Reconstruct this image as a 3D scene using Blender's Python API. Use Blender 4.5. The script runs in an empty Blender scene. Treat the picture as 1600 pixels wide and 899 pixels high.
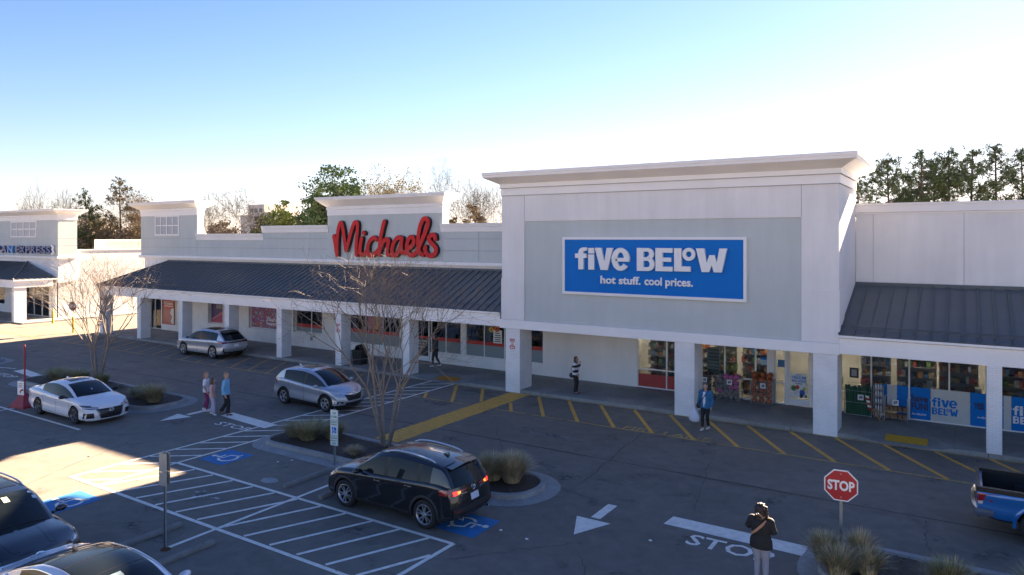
import bpy, bmesh, math, random
from mathutils import Vector, Matrix, noise as mnoise
from mathutils.bvhtree import BVHTree

R = math.radians
random.seed(7)
S = bpy.context.scene
COL = S.collection

# ------------------------------------------------------------------ camera
cam_d = bpy.data.cameras.new('camera')
cam_d.sensor_width = 36.0
cam_d.lens = 24.975
cam_d.shift_y = -0.0484
cam_d.clip_start = 0.1
cam_d.clip_end = 3000
cam = bpy.data.objects.new('camera', cam_d)
COL.objects.link(cam)
cam.location = (3.85, -27.78, 7.15)
cam.rotation_euler = (R(90), 0, math.asin(0.53738))
S.camera = cam

# ------------------------------------------------------------------ sky and sun
SKY_CURVE = ((1.45, 0.042, 1.0), (1.4, 0.0375, 0.86), (1.45, 0.044, 0.72))
SUN_EL, SUN_AZ = R(23.3), R(5.0)          # azimuth measured from +Y towards +X
world = bpy.data.worlds.new('World')
S.world = world
world.use_nodes = True
wn, wl = world.node_tree.nodes, world.node_tree.links
wn.clear()
sky = wn.new('ShaderNodeTexSky')
sky.sky_type = 'NISHITA'
sky.sun_disc = False
sky.sun_elevation = SUN_EL
sky.sun_rotation = SUN_AZ
sky.altitude = 100
sky.air_density = 1.0
sky.dust_density = 0.05
sky.ozone_density = 3.0
# film-like response of the sky colours (power, then shoulder), the same in every direction
sep = wn.new('ShaderNodeSeparateColor')
comb = wn.new('ShaderNodeCombineColor')
wl.new(sky.outputs[0], sep.inputs[0])


def wmath(op, a, b):
    n = wn.new('ShaderNodeMath')
    n.operation = op
    for i, v in enumerate((a, b)):
        if isinstance(v, (int, float)):
            n.inputs[i].default_value = v
        else:
            wl.new(v, n.inputs[i])
    return n.outputs[0]


for i, (p, k, top) in enumerate(SKY_CURVE):
    v = wmath('MULTIPLY', wmath('POWER', sep.outputs[i], p), k)
    wl.new(wmath('DIVIDE', wmath('MULTIPLY', v, top), wmath('ADD', v, top)), comb.inputs[i])
bgd = wn.new('ShaderNodeBackground')
bgd.inputs['Strength'].default_value = 0.15
wo = wn.new('ShaderNodeOutputWorld')
wl.new(comb.outputs[0], bgd.inputs['Color'])
wl.new(bgd.outputs[0], wo.inputs[0])

sun_d = bpy.data.lights.new('sun', 'SUN')
sun_d.energy = 2.0
sun_d.angle = R(0.5)
sun_d.color = (1.0, 0.76, 0.53)
sun = bpy.data.objects.new('sun', sun_d)
COL.objects.link(sun)
sdir = Vector((math.sin(SUN_AZ) * math.cos(SUN_EL), math.cos(SUN_AZ) * math.cos(SUN_EL), math.sin(SUN_EL)))
sun.rotation_euler = sdir.to_track_quat('Z', 'Y').to_euler()
sun.location = (20, 60, 40)

S.view_settings.view_transform = 'Standard'
S.view_settings.look = 'None'
S.view_settings.exposure = 4.75
S.view_settings.gamma = 1.0
S.cycles.max_bounces = 6
S.cycles.transparent_max_bounces = 12
S.cycles.caustics_reflective = False
S.cycles.caustics_refractive = False

# ------------------------------------------------------------------ materials
MATS = {}


def mat(name, col, rough=0.6, metal=0.0, spec=0.5, var=None, bump=None, coat=0.0, emit=None, trans=0.0, var2=None):
    """procedural principled material; var = (noise scale, amount), bump = (scale, strength)"""
    if name in MATS:
        return MATS[name]
    m = bpy.data.materials.new(name)
    m.use_nodes = True
    nt = m.node_tree
    b = nt.nodes['Principled BSDF']
    b.inputs['Base Color'].default_value = (*col, 1)
    b.inputs['Roughness'].default_value = rough
    b.inputs['Metallic'].default_value = metal
    b.inputs['Specular IOR Level'].default_value = spec
    if coat:
        b.inputs['Coat Weight'].default_value = coat
        b.inputs['Coat Roughness'].default_value = 0.04
    if trans:
        b.inputs['Transmission Weight'].default_value = trans
    if emit:
        b.inputs['Emission Color'].default_value = (*emit[0], 1)
        b.inputs['Emission Strength'].default_value = emit[1]
    tc = None
    if var or bump:
        tc = nt.nodes.new('ShaderNodeTexCoord')
    if var:
        cur = None
        for (sc, am) in ([var] if not var2 else [var, var2]):
            n = nt.nodes.new('ShaderNodeTexNoise')
            n.inputs['Scale'].default_value = sc
            n.inputs['Detail'].default_value = 5
            n.inputs['Roughness'].default_value = 0.6
            nt.links.new(tc.outputs['Object'], n.inputs['Vector'])
            mr = nt.nodes.new('ShaderNodeMapRange')
            mr.inputs['From Min'].default_value = 0.25
            mr.inputs['From Max'].default_value = 0.75
            mr.inputs['To Min'].default_value = 1 - am
            mr.inputs['To Max'].default_value = 1 + am
            nt.links.new(n.outputs[0], mr.inputs['Value'])
            mx = nt.nodes.new('ShaderNodeMix')
            mx.data_type = 'RGBA'
            mx.blend_type = 'MULTIPLY'
            mx.inputs['Factor'].default_value = 1
            if cur is None:
                mx.inputs['A'].default_value = (*col, 1)
            else:
                nt.links.new(cur, mx.inputs['A'])
            nt.links.new(mr.outputs[0], mx.inputs['B'])
            cur = mx.outputs['Result']
        nt.links.new(cur, b.inputs['Base Color'])
    if bump:
        n = nt.nodes.new('ShaderNodeTexNoise')
        n.inputs['Scale'].default_value = bump[0]
        n.inputs['Detail'].default_value = 4
        nt.links.new(tc.outputs['Object'], n.inputs['Vector'])
        bp = nt.nodes.new('ShaderNodeBump')
        bp.inputs['Strength'].default_value = bump[1]
        bp.inputs['Distance'].default_value = 0.02
        nt.links.new(n.outputs[0], bp.inputs['Height'])
        nt.links.new(bp.outputs[0], b.inputs['Normal'])
    MATS[name] = m
    return m


def ramp(nt, src, stops):
    r = nt.nodes.new('ShaderNodeValToRGB')
    el = r.color_ramp.elements
    el[0].position, el[0].color = stops[0][0], (*stops[0][1], 1)
    el[1].position, el[1].color = stops[1][0], (*stops[1][1], 1)
    for p, c in stops[2:]:
        e = el.new(p)
        e.color = (*c, 1)
    nt.links.new(src, r.inputs[0])
    return r.outputs[0]


def noise_node(nt, vec, scale, detail=5, rough=0.6, dist=0.0):
    n = nt.nodes.new('ShaderNodeTexNoise')
    n.inputs['Scale'].default_value = scale
    n.inputs['Detail'].default_value = detail
    n.inputs['Roughness'].default_value = rough
    n.inputs['Distortion'].default_value = dist
    nt.links.new(vec, n.inputs['Vector'])
    return n.outputs[0]


def mixc(nt, fac, a, b, mode='MIX'):
    mx = nt.nodes.new('ShaderNodeMix')
    mx.data_type = 'RGBA'
    mx.blend_type = mode
    for key, val in (('Factor', fac), ('A', a), ('B', b)):
        s = mx.inputs[key]
        if isinstance(val, tuple):
            s.default_value = (*val, 1)
        elif isinstance(val, (int, float)):
            s.default_value = val
        else:
            nt.links.new(val, s)
    return mx.outputs['Result']


def fresh(name):
    m = bpy.data.materials.new(name)
    m.use_nodes = True
    nt = m.node_tree
    tc = nt.nodes.new('ShaderNodeTexCoord')
    return m, nt, nt.nodes['Principled BSDF'], tc.outputs['Object']


def bumpn(nt, b, h, strength, dist=0.02):
    bp = nt.nodes.new('ShaderNodeBump')
    bp.inputs['Strength'].default_value = strength
    bp.inputs['Distance'].default_value = dist
    nt.links.new(h, bp.inputs['Height'])
    nt.links.new(bp.outputs[0], b.inputs['Normal'])


def asphalt_mat():
    m, nt, b, v = fresh('asphalt')
    fine = noise_node(nt, v, 90, 3, 0.7)
    mid = noise_node(nt, v, 2.2, 6, 0.65, 0.4)
    big = noise_node(nt, v, 0.16, 5, 0.6, 0.8)
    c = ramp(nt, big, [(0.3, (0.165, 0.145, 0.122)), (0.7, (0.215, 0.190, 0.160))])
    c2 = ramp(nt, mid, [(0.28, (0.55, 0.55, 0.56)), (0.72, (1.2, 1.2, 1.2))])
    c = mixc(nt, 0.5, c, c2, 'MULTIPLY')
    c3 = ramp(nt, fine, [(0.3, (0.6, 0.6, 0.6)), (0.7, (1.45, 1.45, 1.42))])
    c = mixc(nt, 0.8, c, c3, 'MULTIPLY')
    # oil stains
    st = noise_node(nt, v, 0.75, 3, 0.5, 0.2)
    sf = ramp(nt, st, [(0.60, (0, 0, 0)), (0.72, (0.85, 0.85, 0.85))])
    sf2 = mixc(nt, 1.0, sf, ramp(nt, noise_node(nt, v, 7, 4), [(0.4, (0, 0, 0)), (0.6, (1, 1, 1))]), 'MULTIPLY')
    c = mixc(nt, sf2, c, (0.04, 0.039, 0.037))
    nt.links.new(c, b.inputs['Base Color'])
    b.inputs['Roughness'].default_value = 0.82
    b.inputs['Specular IOR Level'].default_value = 0.35
    bumpn(nt, b, fine, 0.5, 0.01)
    return m


def worn_paint(name, col, wear=0.5, scale=14):
    """road paint with worn-through asphalt showing in flecks"""
    m, nt, b, v = fresh(name)
    n1 = noise_node(nt, v, scale, 6, 0.75, 0.3)
    n2 = noise_node(nt, v, 1.1, 4, 0.6)
    s = nt.nodes.new('ShaderNodeMath')
    s.operation = 'MULTIPLY_ADD'
    nt.links.new(n2, s.inputs[0])
    s.inputs[1].default_value = 0.6
    nt.links.new(n1, s.inputs[2])
    lo = 0.55 + wear * 0.28
    f = ramp(nt, s.outputs[0], [(lo - 0.06, (1, 1, 1)), (lo + 0.06, (0, 0, 0))])
    inv = nt.nodes.new('ShaderNodeInvert')
    nt.links.new(f, inv.inputs['Color'])
    tone = ramp(nt, noise_node(nt, v, 5, 4), [(0.3, tuple(c * 0.82 for c in col)), (0.7, tuple(min(c * 1.08, 1) for c in col))])
    c = mixc(nt, inv.outputs[0], (0.07, 0.07, 0.072), tone)
    nt.links.new(c, b.inputs['Base Color'])
    b.inputs['Roughness'].default_value = 0.75
    MATS[name] = m
    return m


def stucco_mat(name, col, streak=0.06):
    m, nt, b, v = fresh(name)
    mp = nt.nodes.new('ShaderNodeMapping')
    mp.inputs['Scale'].default_value = (1.6, 1.6, 0.18)
    nt.links.new(v, mp.inputs['Vector'])
    st = noise_node(nt, mp.outputs[0], 1.3, 5, 0.65)
    bl = noise_node(nt, v, 0.5, 4, 0.55)
    c1 = ramp(nt, st, [(0.25, tuple(c * (1 - streak * 1.6) for c in col)), (0.7, col)])
    c2 = ramp(nt, bl, [(0.3, (1 - streak,) * 3), (0.7, (1 + streak * 0.5,) * 3)])
    c = mixc(nt, 1.0, c1, c2, 'MULTIPLY')
    nt.links.new(c, b.inputs['Base Color'])
    b.inputs['Roughness'].default_value = 0.85
    b.inputs['Specular IOR Level'].default_value = 0.25
    bumpn(nt, b, noise_node(nt, v, 60, 3), 0.12, 0.01)
    MATS[name] = m
    return m


def brick_mat(name, col):
    """painted brick: courses show only as relief under the paint"""
    m, nt, b, v = fresh(name)
    sx = nt.nodes.new('ShaderNodeSeparateXYZ')
    nt.links.new(v, sx.inputs[0])
    ad = nt.nodes.new('ShaderNodeMath')
    ad.operation = 'ADD'
    nt.links.new(sx.outputs[0], ad.inputs[0])
    nt.links.new(sx.outputs[1], ad.inputs[1])
    cb = nt.nodes.new('ShaderNodeCombineXYZ')
    nt.links.new(ad.outputs[0], cb.inputs[0])
    nt.links.new(sx.outputs[2], cb.inputs[1])
    br = nt.nodes.new('ShaderNodeTexBrick')
    br.inputs['Scale'].default_value = 1.0
    br.inputs['Brick Width'].default_value = 0.21
    br.inputs['Row Height'].default_value = 0.075
    br.inputs['Mortar Size'].default_value = 0.008
    br.inputs['Mortar Smooth'].default_value = 0.3
    br.inputs['Color1'].default_value = (*col, 1)
    br.inputs['Color2'].default_value = (*[c * 0.96 for c in col], 1)
    br.inputs['Mortar'].default_value = (*[c * 0.86 for c in col], 1)
    nt.links.new(cb.outputs[0], br.inputs['Vector'])
    d = ramp(nt, noise_node(nt, v, 1.4, 5, 0.6), [(0.3, (0.9, 0.9, 0.9)), (0.65, (1.03, 1.03, 1.03))])
    c = mixc(nt, 1.0, br.outputs[0], d, 'MULTIPLY')
    nt.links.new(c, b.inputs['Base Color'])
    b.inputs['Roughness'].default_value = 0.7
    inv = nt.nodes.new('ShaderNodeMath')
    inv.operation = 'SUBTRACT'
    inv.inputs[0].default_value = 1
    nt.links.new(br.outputs['Fac'], inv.inputs[1])
    bumpn(nt, b, inv.outputs[0], 0.5, 0.008)
    MATS[name] = m
    return m


def concrete_mat(name, col):
    m, nt, b, v = fresh(name)
    n1 = noise_node(nt, v, 0.55, 6, 0.65, 0.5)
    n2 = noise_node(nt, v, 6, 5, 0.7)
    n3 = noise_node(nt, v, 70, 2)
    c = ramp(nt, n1, [(0.28, tuple(k * 0.62 for k in col)), (0.62, col), (0.85, tuple(k * 1.15 for k in col))])
    c = mixc(nt, 0.7, c, ramp(nt, n2, [(0.3, (0.75, 0.74, 0.72)), (0.7, (1.12, 1.12, 1.12))]), 'MULTIPLY')
    c = mixc(nt, 0.6, c, ramp(nt, n3, [(0.3, (0.8, 0.8, 0.8)), (0.7, (1.15, 1.15, 1.15))]), 'MULTIPLY')
    nt.links.new(c, b.inputs['Base Color'])
    b.inputs['Roughness'].default_value = 0.85
    bumpn(nt, b, n3, 0.25, 0.01)
    MATS[name] = m
    return m


def glass_mat(name, tint=(0.82, 0.85, 0.85), refl=1.0):
    m = bpy.data.materials.new(name)
    m.use_nodes = True
    nt = m.node_tree
    nt.nodes.remove(nt.nodes['Principled BSDF'])
    out = [n for n in nt.nodes if n.type == 'OUTPUT_MATERIAL'][0]
    t = nt.nodes.new('ShaderNodeBsdfTransparent')
    t.inputs[0].default_value = (*tint, 1)
    g = nt.nodes.new('ShaderNodeBsdfGlossy')
    g.inputs['Roughness'].default_value = 0.02
    g.inputs['Color'].default_value = (refl, refl, refl, 1)
    f = nt.nodes.new('ShaderNodeFresnel')
    f.inputs['IOR'].default_value = 1.6
    x = nt.nodes.new('ShaderNodeMixShader')
    nt.links.new(f.outputs[0], x.inputs[0])
    nt.links.new(t.outputs[0], x.inputs[1])
    nt.links.new(g.outputs[0], x.inputs[2])
    nt.links.new(x.outputs[0], out.inputs[0])
    MATS[name] = m
    return m


# ------------------------------------------------------------------ mesh builder
class MB:
    def __init__(self):
        self.v, self.f, self.m = [], [], []

    def face(self, pts, m=0):
        n = len(self.v)
        self.v += [tuple(p) for p in pts]
        self.f.append(tuple(range(n, n + len(pts))))
        self.m.append(m)

    def box(self, x0, x1, y0, y1, z0, z1, m=0):
        n = len(self.v)
        self.v += [(x0, y0, z0), (x1, y0, z0), (x1, y1, z0), (x0, y1, z0), (x0, y0, z1), (x1, y0, z1), (x1, y1, z1), (x0, y1, z1)]
        for q in ((0, 3, 2, 1), (4, 5, 6, 7), (0, 1, 5, 4), (1, 2, 6, 5), (2, 3, 7, 6), (3, 0, 4, 7)):
            self.f.append(tuple(n + k for k in q))
            self.m.append(m)
        return self

    def prism(self, poly, axis, lo, hi, m=0):
        """extrude a 2-D outline along an axis; the outline's pair of coordinates are the other two axes in order"""
        def P(a, b, c):
            return {'x': (c, a, b), 'y': (a, c, b), 'z': (a, b, c)}[axis]
        ar = sum(poly[i][0] * poly[(i + 1) % len(poly)][1] - poly[(i + 1) % len(poly)][0] * poly[i][1] for i in range(len(poly)))
        if (ar < 0) != (axis == 'y'):
            poly = poly[::-1]
        n, k = len(self.v), len(poly)
        self.v += [P(a, b, lo) for a, b in poly] + [P(a, b, hi) for a, b in poly]
        self.f.append(tuple(n + i for i in range(k))[::-1])
        self.f.append(tuple(n + k + i for i in range(k)))
        self.m += [m, m]
        for i in range(k):
            j = (i + 1) % k
            self.f.append((n + i, n + j, n + k + j, n + k + i))
            self.m.append(m)
        return self

    def grid(self, rows, m=0, close_u=False):
        n, nr, nc = len(self.v), len(rows), len(rows[0])
        for r in rows:
            self.v += [tuple(p) for p in r]
        for i in range(nr - 1):
            for j in range(nc if close_u else nc - 1):
                k = (j + 1) % nc
                self.f.append((n + i * nc + j, n + i * nc + k, n + (i + 1) * nc + k, n + (i + 1) * nc + j))
                self.m.append(m)
        return n

    def tube(self, pts, rad, n=6, m=0, cap=True):
        pts = [Vector(p) for p in pts]
        if not isinstance(rad, (list, tuple)):
            rad = [rad] * len(pts)
        rows, prev = [], None
        for i, p in enumerate(pts):
            a = pts[max(i - 1, 0)]
            b = pts[min(i + 1, len(pts) - 1)]
            d = (b - a)
            d = d.normalized() if d.length > 1e-9 else Vector((0, 0, 1))
            if prev is None:
                u = d.orthogonal().normalized()
            else:
                u = prev - d * prev.dot(d)
                u = u.normalized() if u.length > 1e-6 else d.orthogonal().normalized()
            prev = u
            w = d.cross(u)
            rows.append([p + (u * math.cos(2 * math.pi * k / n) + w * math.sin(2 * math.pi * k / n)) * rad[i] for k in range(n)])
        b = self.grid(rows, m, True)
        if cap:
            self.f.append(tuple(b + k for k in range(n))[::-1])
            e = b + (len(rows) - 1) * n
            self.f.append(tuple(e + k for k in range(n)))
            self.m += [m, m]
        return self

    def lathe(self, prof, n=20, axis='z', c=(0, 0, 0), m=0):
        """prof: list of (radius, height)"""
        rows = []
        for r, h in prof:
            row = []
            for k in range(n):
                a = 2 * math.pi * k / n
                x, y = r * math.cos(a), r * math.sin(a)
                p = {'z': (x, y, h), 'y': (x, h, -y), 'x': (h, x, y)}[axis]
                row.append((p[0] + c[0], p[1] + c[1], p[2] + c[2]))
            rows.append(row)
        self.grid(rows, m, True)
        return self

    def xf(self, M, start=0):
        for i in range(start, len(self.v)):
            self.v[i] = tuple(M @ Vector(self.v[i]))
        return self

    def ball(self, c, r, n=10, k=6, m=0):
        rx, ry, rz = r if isinstance(r, (tuple, list)) else (r, r, r)
        rows = []
        for i in range(k + 1):
            a = math.pi * i / k
            s = max(math.sin(a), 0.02)
            rows.append([(c[0] + rx * s * math.cos(2 * math.pi * j / n), c[1] + ry * s * math.sin(2 * math.pi * j / n), c[2] - rz * math.cos(a)) for j in range(n)])
        self.grid(rows, m, True)
        return self


def wpos(o):
    p = Vector((0, 0, 0))
    while o is not None:
        p += o.location
        o = o.parent
    return p


def build(name, mb, mats, parent=None, origin=None, local=False, smooth=None, bevel=0.0):
    """link a mesh object; vertices are world coordinates unless local"""
    if not isinstance(mats, (list, tuple)):
        mats = [mats]
    me = bpy.data.meshes.new(name)
    off = Vector((0, 0, 0))
    if not local:
        if parent is not None:
            off = wpos(parent)
        if origin is not None:
            off = Vector(origin)
    vs = [(a - off.x, b - off.y, c - off.z) for a, b, c in mb.v]
    me.from_pydata(vs, [], mb.f)
    for q in mats:
        me.materials.append(q)
    if len(mats) > 1:
        me.polygons.foreach_set('material_index', mb.m)
    if smooth is not None:
        me.polygons.foreach_set('use_smooth', [True] * len(me.polygons))
        if smooth < 180:
            me.set_sharp_from_angle(angle=R(smooth))
    me.update()
    o = bpy.data.objects.new(name, me)
    COL.objects.link(o)
    if parent is not None:
        o.parent = parent
    elif origin is not None:
        o.location = origin
    if bevel:
        md = o.modifiers.new('bevel', 'BEVEL')
        md.width = bevel
        md.segments = 2
        md.limit_method = 'ANGLE'
    return o


def tag(o, label=None, cat=None, group=None, kind=None):
    if label:
        o['label'] = label
    if cat:
        o['category'] = cat
    if group:
        o['group'] = group
    if kind:
        o['kind'] = kind
    return o


def thing(name, label, cat, loc=(0, 0, 0), rotz=0.0, group=None):
    o = bpy.data.objects.new(name, None)
    o.empty_display_size = 0.3
    COL.objects.link(o)
    o.location = loc
    o.rotation_euler = (0, 0, rotz)
    return tag(o, label, cat, group)


def share(src, loc, parent=None, rot=None, scale=None):
    c = src.copy()
    COL.objects.link(c)
    if parent is not None:
        c.parent = parent
    c.location = loc
    if rot is not None:
        c.rotation_euler = rot
    if scale is not None:
        c.scale = scale
    return c


def copy_thing(root, loc, rotz=0.0, label=None, scale=None):
    def rec(o, p):
        c = o.copy()
        COL.objects.link(c)
        if p is not None:
            c.parent = p
        for ch in list(o.children):
            rec(ch, c)
        return c
    r = rec(root, None)
    r.location = loc
    r.rotation_euler = (0, 0, rotz)
    if scale:
        r.scale = (scale,) * 3
    if label:
        r['label'] = label
    return r


def text_mb(s, size, depth, fat=0.0, mb=None, M=None, m=0, xs=1.0, spacing=1.0, res=3):
    """lettering in the built-in face, centred on the origin, facing -Y, as geometry"""
    cu = bpy.data.curves.new('lettering', 'FONT')
    cu.body = s
    cu.size = size
    cu.extrude = depth / 2
    cu.offset = fat
    cu.align_x, cu.align_y = 'CENTER', 'CENTER'
    cu.space_character = spacing
    cu.resolution_u = res
    o = bpy.data.objects.new('lettering', cu)
    COL.objects.link(o)
    dg = bpy.context.evaluated_depsgraph_get()
    me = bpy.data.meshes.new_from_object(o.evaluated_get(dg))
    bpy.data.objects.remove(o)
    bpy.data.curves.remove(cu)
    mb = mb or MB()
    n = len(mb.v)
    T = (M or Matrix()) @ Matrix.Rotation(R(90), 4, 'X') @ Matrix.Diagonal((xs, 1, 1, 1))
    mb.v += [tuple(T @ v.co) for v in me.vertices]
    for p in me.polygons:
        mb.f.append(tuple(n + k for k in p.vertices))
        mb.m.append(m)
    bpy.data.meshes.remove(me)
    return mb


def arc(cx, cy, r, a0, a1, n, ry=None):
    ry = r if ry is None else ry
    return [(cx + r * math.cos(R(a0 + (a1 - a0) * i / n)), cy + ry * math.sin(R(a0 + (a1 - a0) * i / n))) for i in range(n + 1)]


def ribbon(pts, w, closed=False):
    """outline of a stroke with round ends: list of quads + end fans as one outline polygon"""
    L, Rr = [], []
    n = len(pts)
    for i in range(n):
        a = pts[(i - 1) % n] if closed else pts[max(i - 1, 0)]
        b = pts[(i + 1) % n] if closed else pts[min(i + 1, n - 1)]
        dx, dy = b[0] - a[0], b[1] - a[1]
        l = math.hypot(dx, dy) or 1
        nx, ny = -dy / l, dx / l
        ww = w[i] if isinstance(w, (list, tuple)) else w
        L.append((pts[i][0] + nx * ww / 2, pts[i][1] + ny * ww / 2))
        Rr.append((pts[i][0] - nx * ww / 2, pts[i][1] - ny * ww / 2))
    return L, Rr


def smooth_path(pts, k=5, closed=False):
    """Catmull-Rom through 2-D or 3-D points"""
    n = len(pts)
    out = []
    rng = n if closed else n - 1
    for i in range(rng):
        p = [pts[(i + d) % n] if closed else pts[min(max(i + d, 0), n - 1)] for d in (-1, 0, 1, 2)]
        for j in range(k):
            t = j / k
            out.append(tuple(0.5 * (2 * p[1][c] + (p[2][c] - p[0][c]) * t + (2 * p[0][c] - 5 * p[1][c] + 4 * p[2][c] - p[3][c]) * t * t + (3 * p[1][c] - p[0][c] - 3 * p[2][c] + p[3][c]) * t ** 3) for c in range(len(p[0]))))
    if not closed:
        out.append(tuple(pts[-1]))
    return out


STROKE_LIFT = [0.0]


def stroke(mb, pts, w, depth, T, m=0, caps=True):
    """thick 2-D stroke (x, z) extruded by depth, placed by matrix T (facing -Y)"""
    L, Rr = ribbon(pts, w)
    n = len(mb.v)
    rows = []
    STROKE_LIFT[0] = (STROKE_LIFT[0] + 0.0013) % 0.006
    for i, (a, b) in enumerate(zip(L, Rr)):
        y = STROKE_LIFT[0] + 0.00035 * i
        rows.append([(a[0], y, a[1]), (b[0], y, b[1]), (b[0], depth, b[1]), (a[0], depth, a[1])])
    base = mb.grid(rows, m, True)
    k = len(rows) - 1
    mb.f.append((base + 3, base + 2, base + 1, base))
    mb.f.append((base + 4 * k, base + 4 * k + 1, base + 4 * k + 2, base + 4 * k + 3))
    mb.m += [m, m]
    if caps:
        for (p, ww) in ((pts[0], w[0] if isinstance(w, (list, tuple)) else w), (pts[-1], w[-1] if isinstance(w, (list, tuple)) else w)):
            c = arc(p[0], p[1], ww / 2 * 0.995, 0, 360, 12)[:-1]
            STROKE_LIFT[0] = (STROKE_LIFT[0] + 0.0011) % 0.006
            mb.prism(c, 'y', STROKE_LIFT[0] + 0.0004, depth - 0.0006, m)
    mb.xf(T, n)
    return mb


# common paints
WHITE = stucco_mat('white_stucco', (0.85, 0.835, 0.82), 0.06)
TRIM = mat('white_trim', (0.86, 0.845, 0.83), 0.55, var=(0.8, 0.05))
BRICKW = brick_mat('white_painted_brick', (0.85, 0.835, 0.82))
GREYP = stucco_mat('grey_stucco', (0.57, 0.61, 0.60), 0.05)
CONC = concrete_mat('concrete', (0.33, 0.32, 0.30))
KERBM = concrete_mat('kerb_concrete', (0.36, 0.355, 0.34))
ALU = mat('window_aluminium', (0.74, 0.75, 0.76), 0.4, var=(3, 0.04))
GLASS = glass_mat('storefront_glass', (0.80, 0.84, 0.84))
BLACK = mat('black_plastic', (0.012, 0.012, 0.013), 0.45)
GALV = mat('galvanised_steel', (0.36, 0.40, 0.41), 0.45, 0.6, var=(9, 0.12))
WPAINT = worn_paint('white_road_paint', (0.86, 0.80, 0.70), 0.15)
YPAINT = worn_paint('yellow_road_paint', (0.72, 0.385, 0.07), 0.3)
YFADE = worn_paint('faded_yellow_road_paint', (0.56, 0.35, 0.10), 0.62)
BPAINT = worn_paint('blue_road_paint', (0.03, 0.19, 0.45), 0.25)
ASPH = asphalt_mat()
# ------------------------------------------------------------------ ground
lot = MB()
lot.face([(-700, -300, 0), (500, -300, 0), (500, 900, 0), (-700, 900, 0)])
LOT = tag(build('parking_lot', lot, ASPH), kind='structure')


GP = [0]


def ground_poly(name, polys, m, z=0.004):
    mb = MB()
    GP[0] = (GP[0] + 1) % 61            # every sheet lies at its own height
    z += GP[0] * 0.00006
    for p in polys:
        ar = sum(p[i][0] * p[(i + 1) % len(p)][1] - p[(i + 1) % len(p)][0] * p[i][1] for i in range(len(p)))
        mb.face([(x, y, z) for x, y in (p if ar > 0 else p[::-1])])
    cx = sum(p[0] for p in polys[0]) / len(polys[0])
    cy = sum(p[1] for p in polys[0]) / len(polys[0])
    o = build(name, mb, m, LOT)
    return o


def seg(a, b, w):
    dx, dy = b[0] - a[0], b[1] - a[1]
    l = math.hypot(dx, dy)
    nx, ny = -dy / l * w / 2, dx / l * w / 2
    return [(a[0] + nx, a[1] + ny), (b[0] + nx, b[1] + ny), (b[0] - nx, b[1] - ny), (a[0] - nx, a[1] - ny)]


# accessible loading zone: frame and hatching
W = 0.115
FR = 0.008
for a, b in [((-18.76, -16.93), (-2.0, -17.02)), ((-17.28, -14.46), (-6.25, -14.53)), ((-6.22, -14.50), (-6.26, -16.98)),
             ((-18.70, -16.90), (-18.62, 0.02)), ((-17.26, -16.86), (-17.22, 0.02)),
             ((-11.65, -18.25), (-11.65, -13.1)), ((-11.65, -22.4), (-11.65, -20.2)),
             ((-30.9, -14.08), (-23.95, -14.12)), ((-29.8, -14.2), (-29.75, -12.6)), ((-29.8, -20), (-29.8, -14.0)),
             ((-41.5, -10.0), (-39.9, -9.6)), ((-6.1, -19.7), (-11.6, -19.7)), ((-11.7, -19.62), (-17.2, -19.62))]:
    ground_poly('painted_line', [seg(a, b, W)], WPAINT, FR)
x = -17.22
k = 0
while x < -6.4:
    a = (x, -16.87)
    b = (x + 1.03, -14.56)
    if b[0] > -6.3:
        t = (-6.3 - a[0]) / (b[0] - a[0])
        b = (-6.3, a[1] + (b[1] - a[1]) * t)
    ground_poly('hatch_stripe', [seg(a, b, 0.105)], WPAINT)
    x += 0.928
for i in range(19):
    y = -16.35 + 0.905 * i
    if y > -0.8:
        break
    a, b = (-18.62, y), (-17.3, y + 0.98)
    if i == 0:
        pass
    ground_poly('hatch_stripe', [seg(a, b, 0.10)], WPAINT)
ground_poly('hatch_stripe', [seg((-18.0, -16.85), (-17.3, -16.28), 0.10)], WPAINT)


def wheelchair_symbol(cx, cy, ang, sx=1.2, sy=1.2):
    M = Matrix.Translation((cx, cy, 0)) @ Matrix.Rotation(ang, 4, 'Z')
    def T(p):
        q = M @ Vector((p[0], p[1], 0))
        return (q.x, q.y)
    sq = [(-sx / 2, -sy / 2), (sx / 2, -sy / 2), (sx / 2, sy / 2), (-sx / 2, sy / 2)]
    ground_poly('accessible_bay_square', [[T(p) for p in sq]], BPAINT)
    polys = []
    for path, w in (([(-0.10, 0.36), (-0.10, 0.02), (0.18, 0.02), (0.30, -0.32), (0.40, -0.30)], 0.085),
                    ([(-0.10, 0.2), (0.14, 0.2)], 0.07),
                    (arc(-0.03, -0.14, 0.30, 120, 345, 16), 0.085),
                    (arc(-0.11, 0.47, 0.045, 0, 360, 10), 0.09)):
        L, Rr = ribbon(path, w)
        for i in range(len(L) - 1):
            polys.append([T(L[i]), T(L[i + 1]), T(Rr[i + 1]), T(Rr[i])])
    ground_poly('accessible_symbol', polys, WPAINT, 0.009)


wheelchair_symbol(-16.45, -13.25, R(90))
wheelchair_symbol(-6.62, -13.42, R(-90))
wheelchair_symbol(-16.65, -18.0, R(90))

# arrows and stop bars
def arrow(cx, cy):
    ground_poly('painted_arrow', [[(cx - 0.47, cy + 0.02), (cx, cy - 1.05), (cx + 0.47, cy + 0.02)]], WPAINT)
    ground_poly('painted_arrow', [[(cx - 0.13, cy + 0.14), (cx + 0.13, cy + 0.14), (cx + 0.13, cy + 1.2), (cx - 0.13, cy + 1.2)]], WPAINT)


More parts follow.
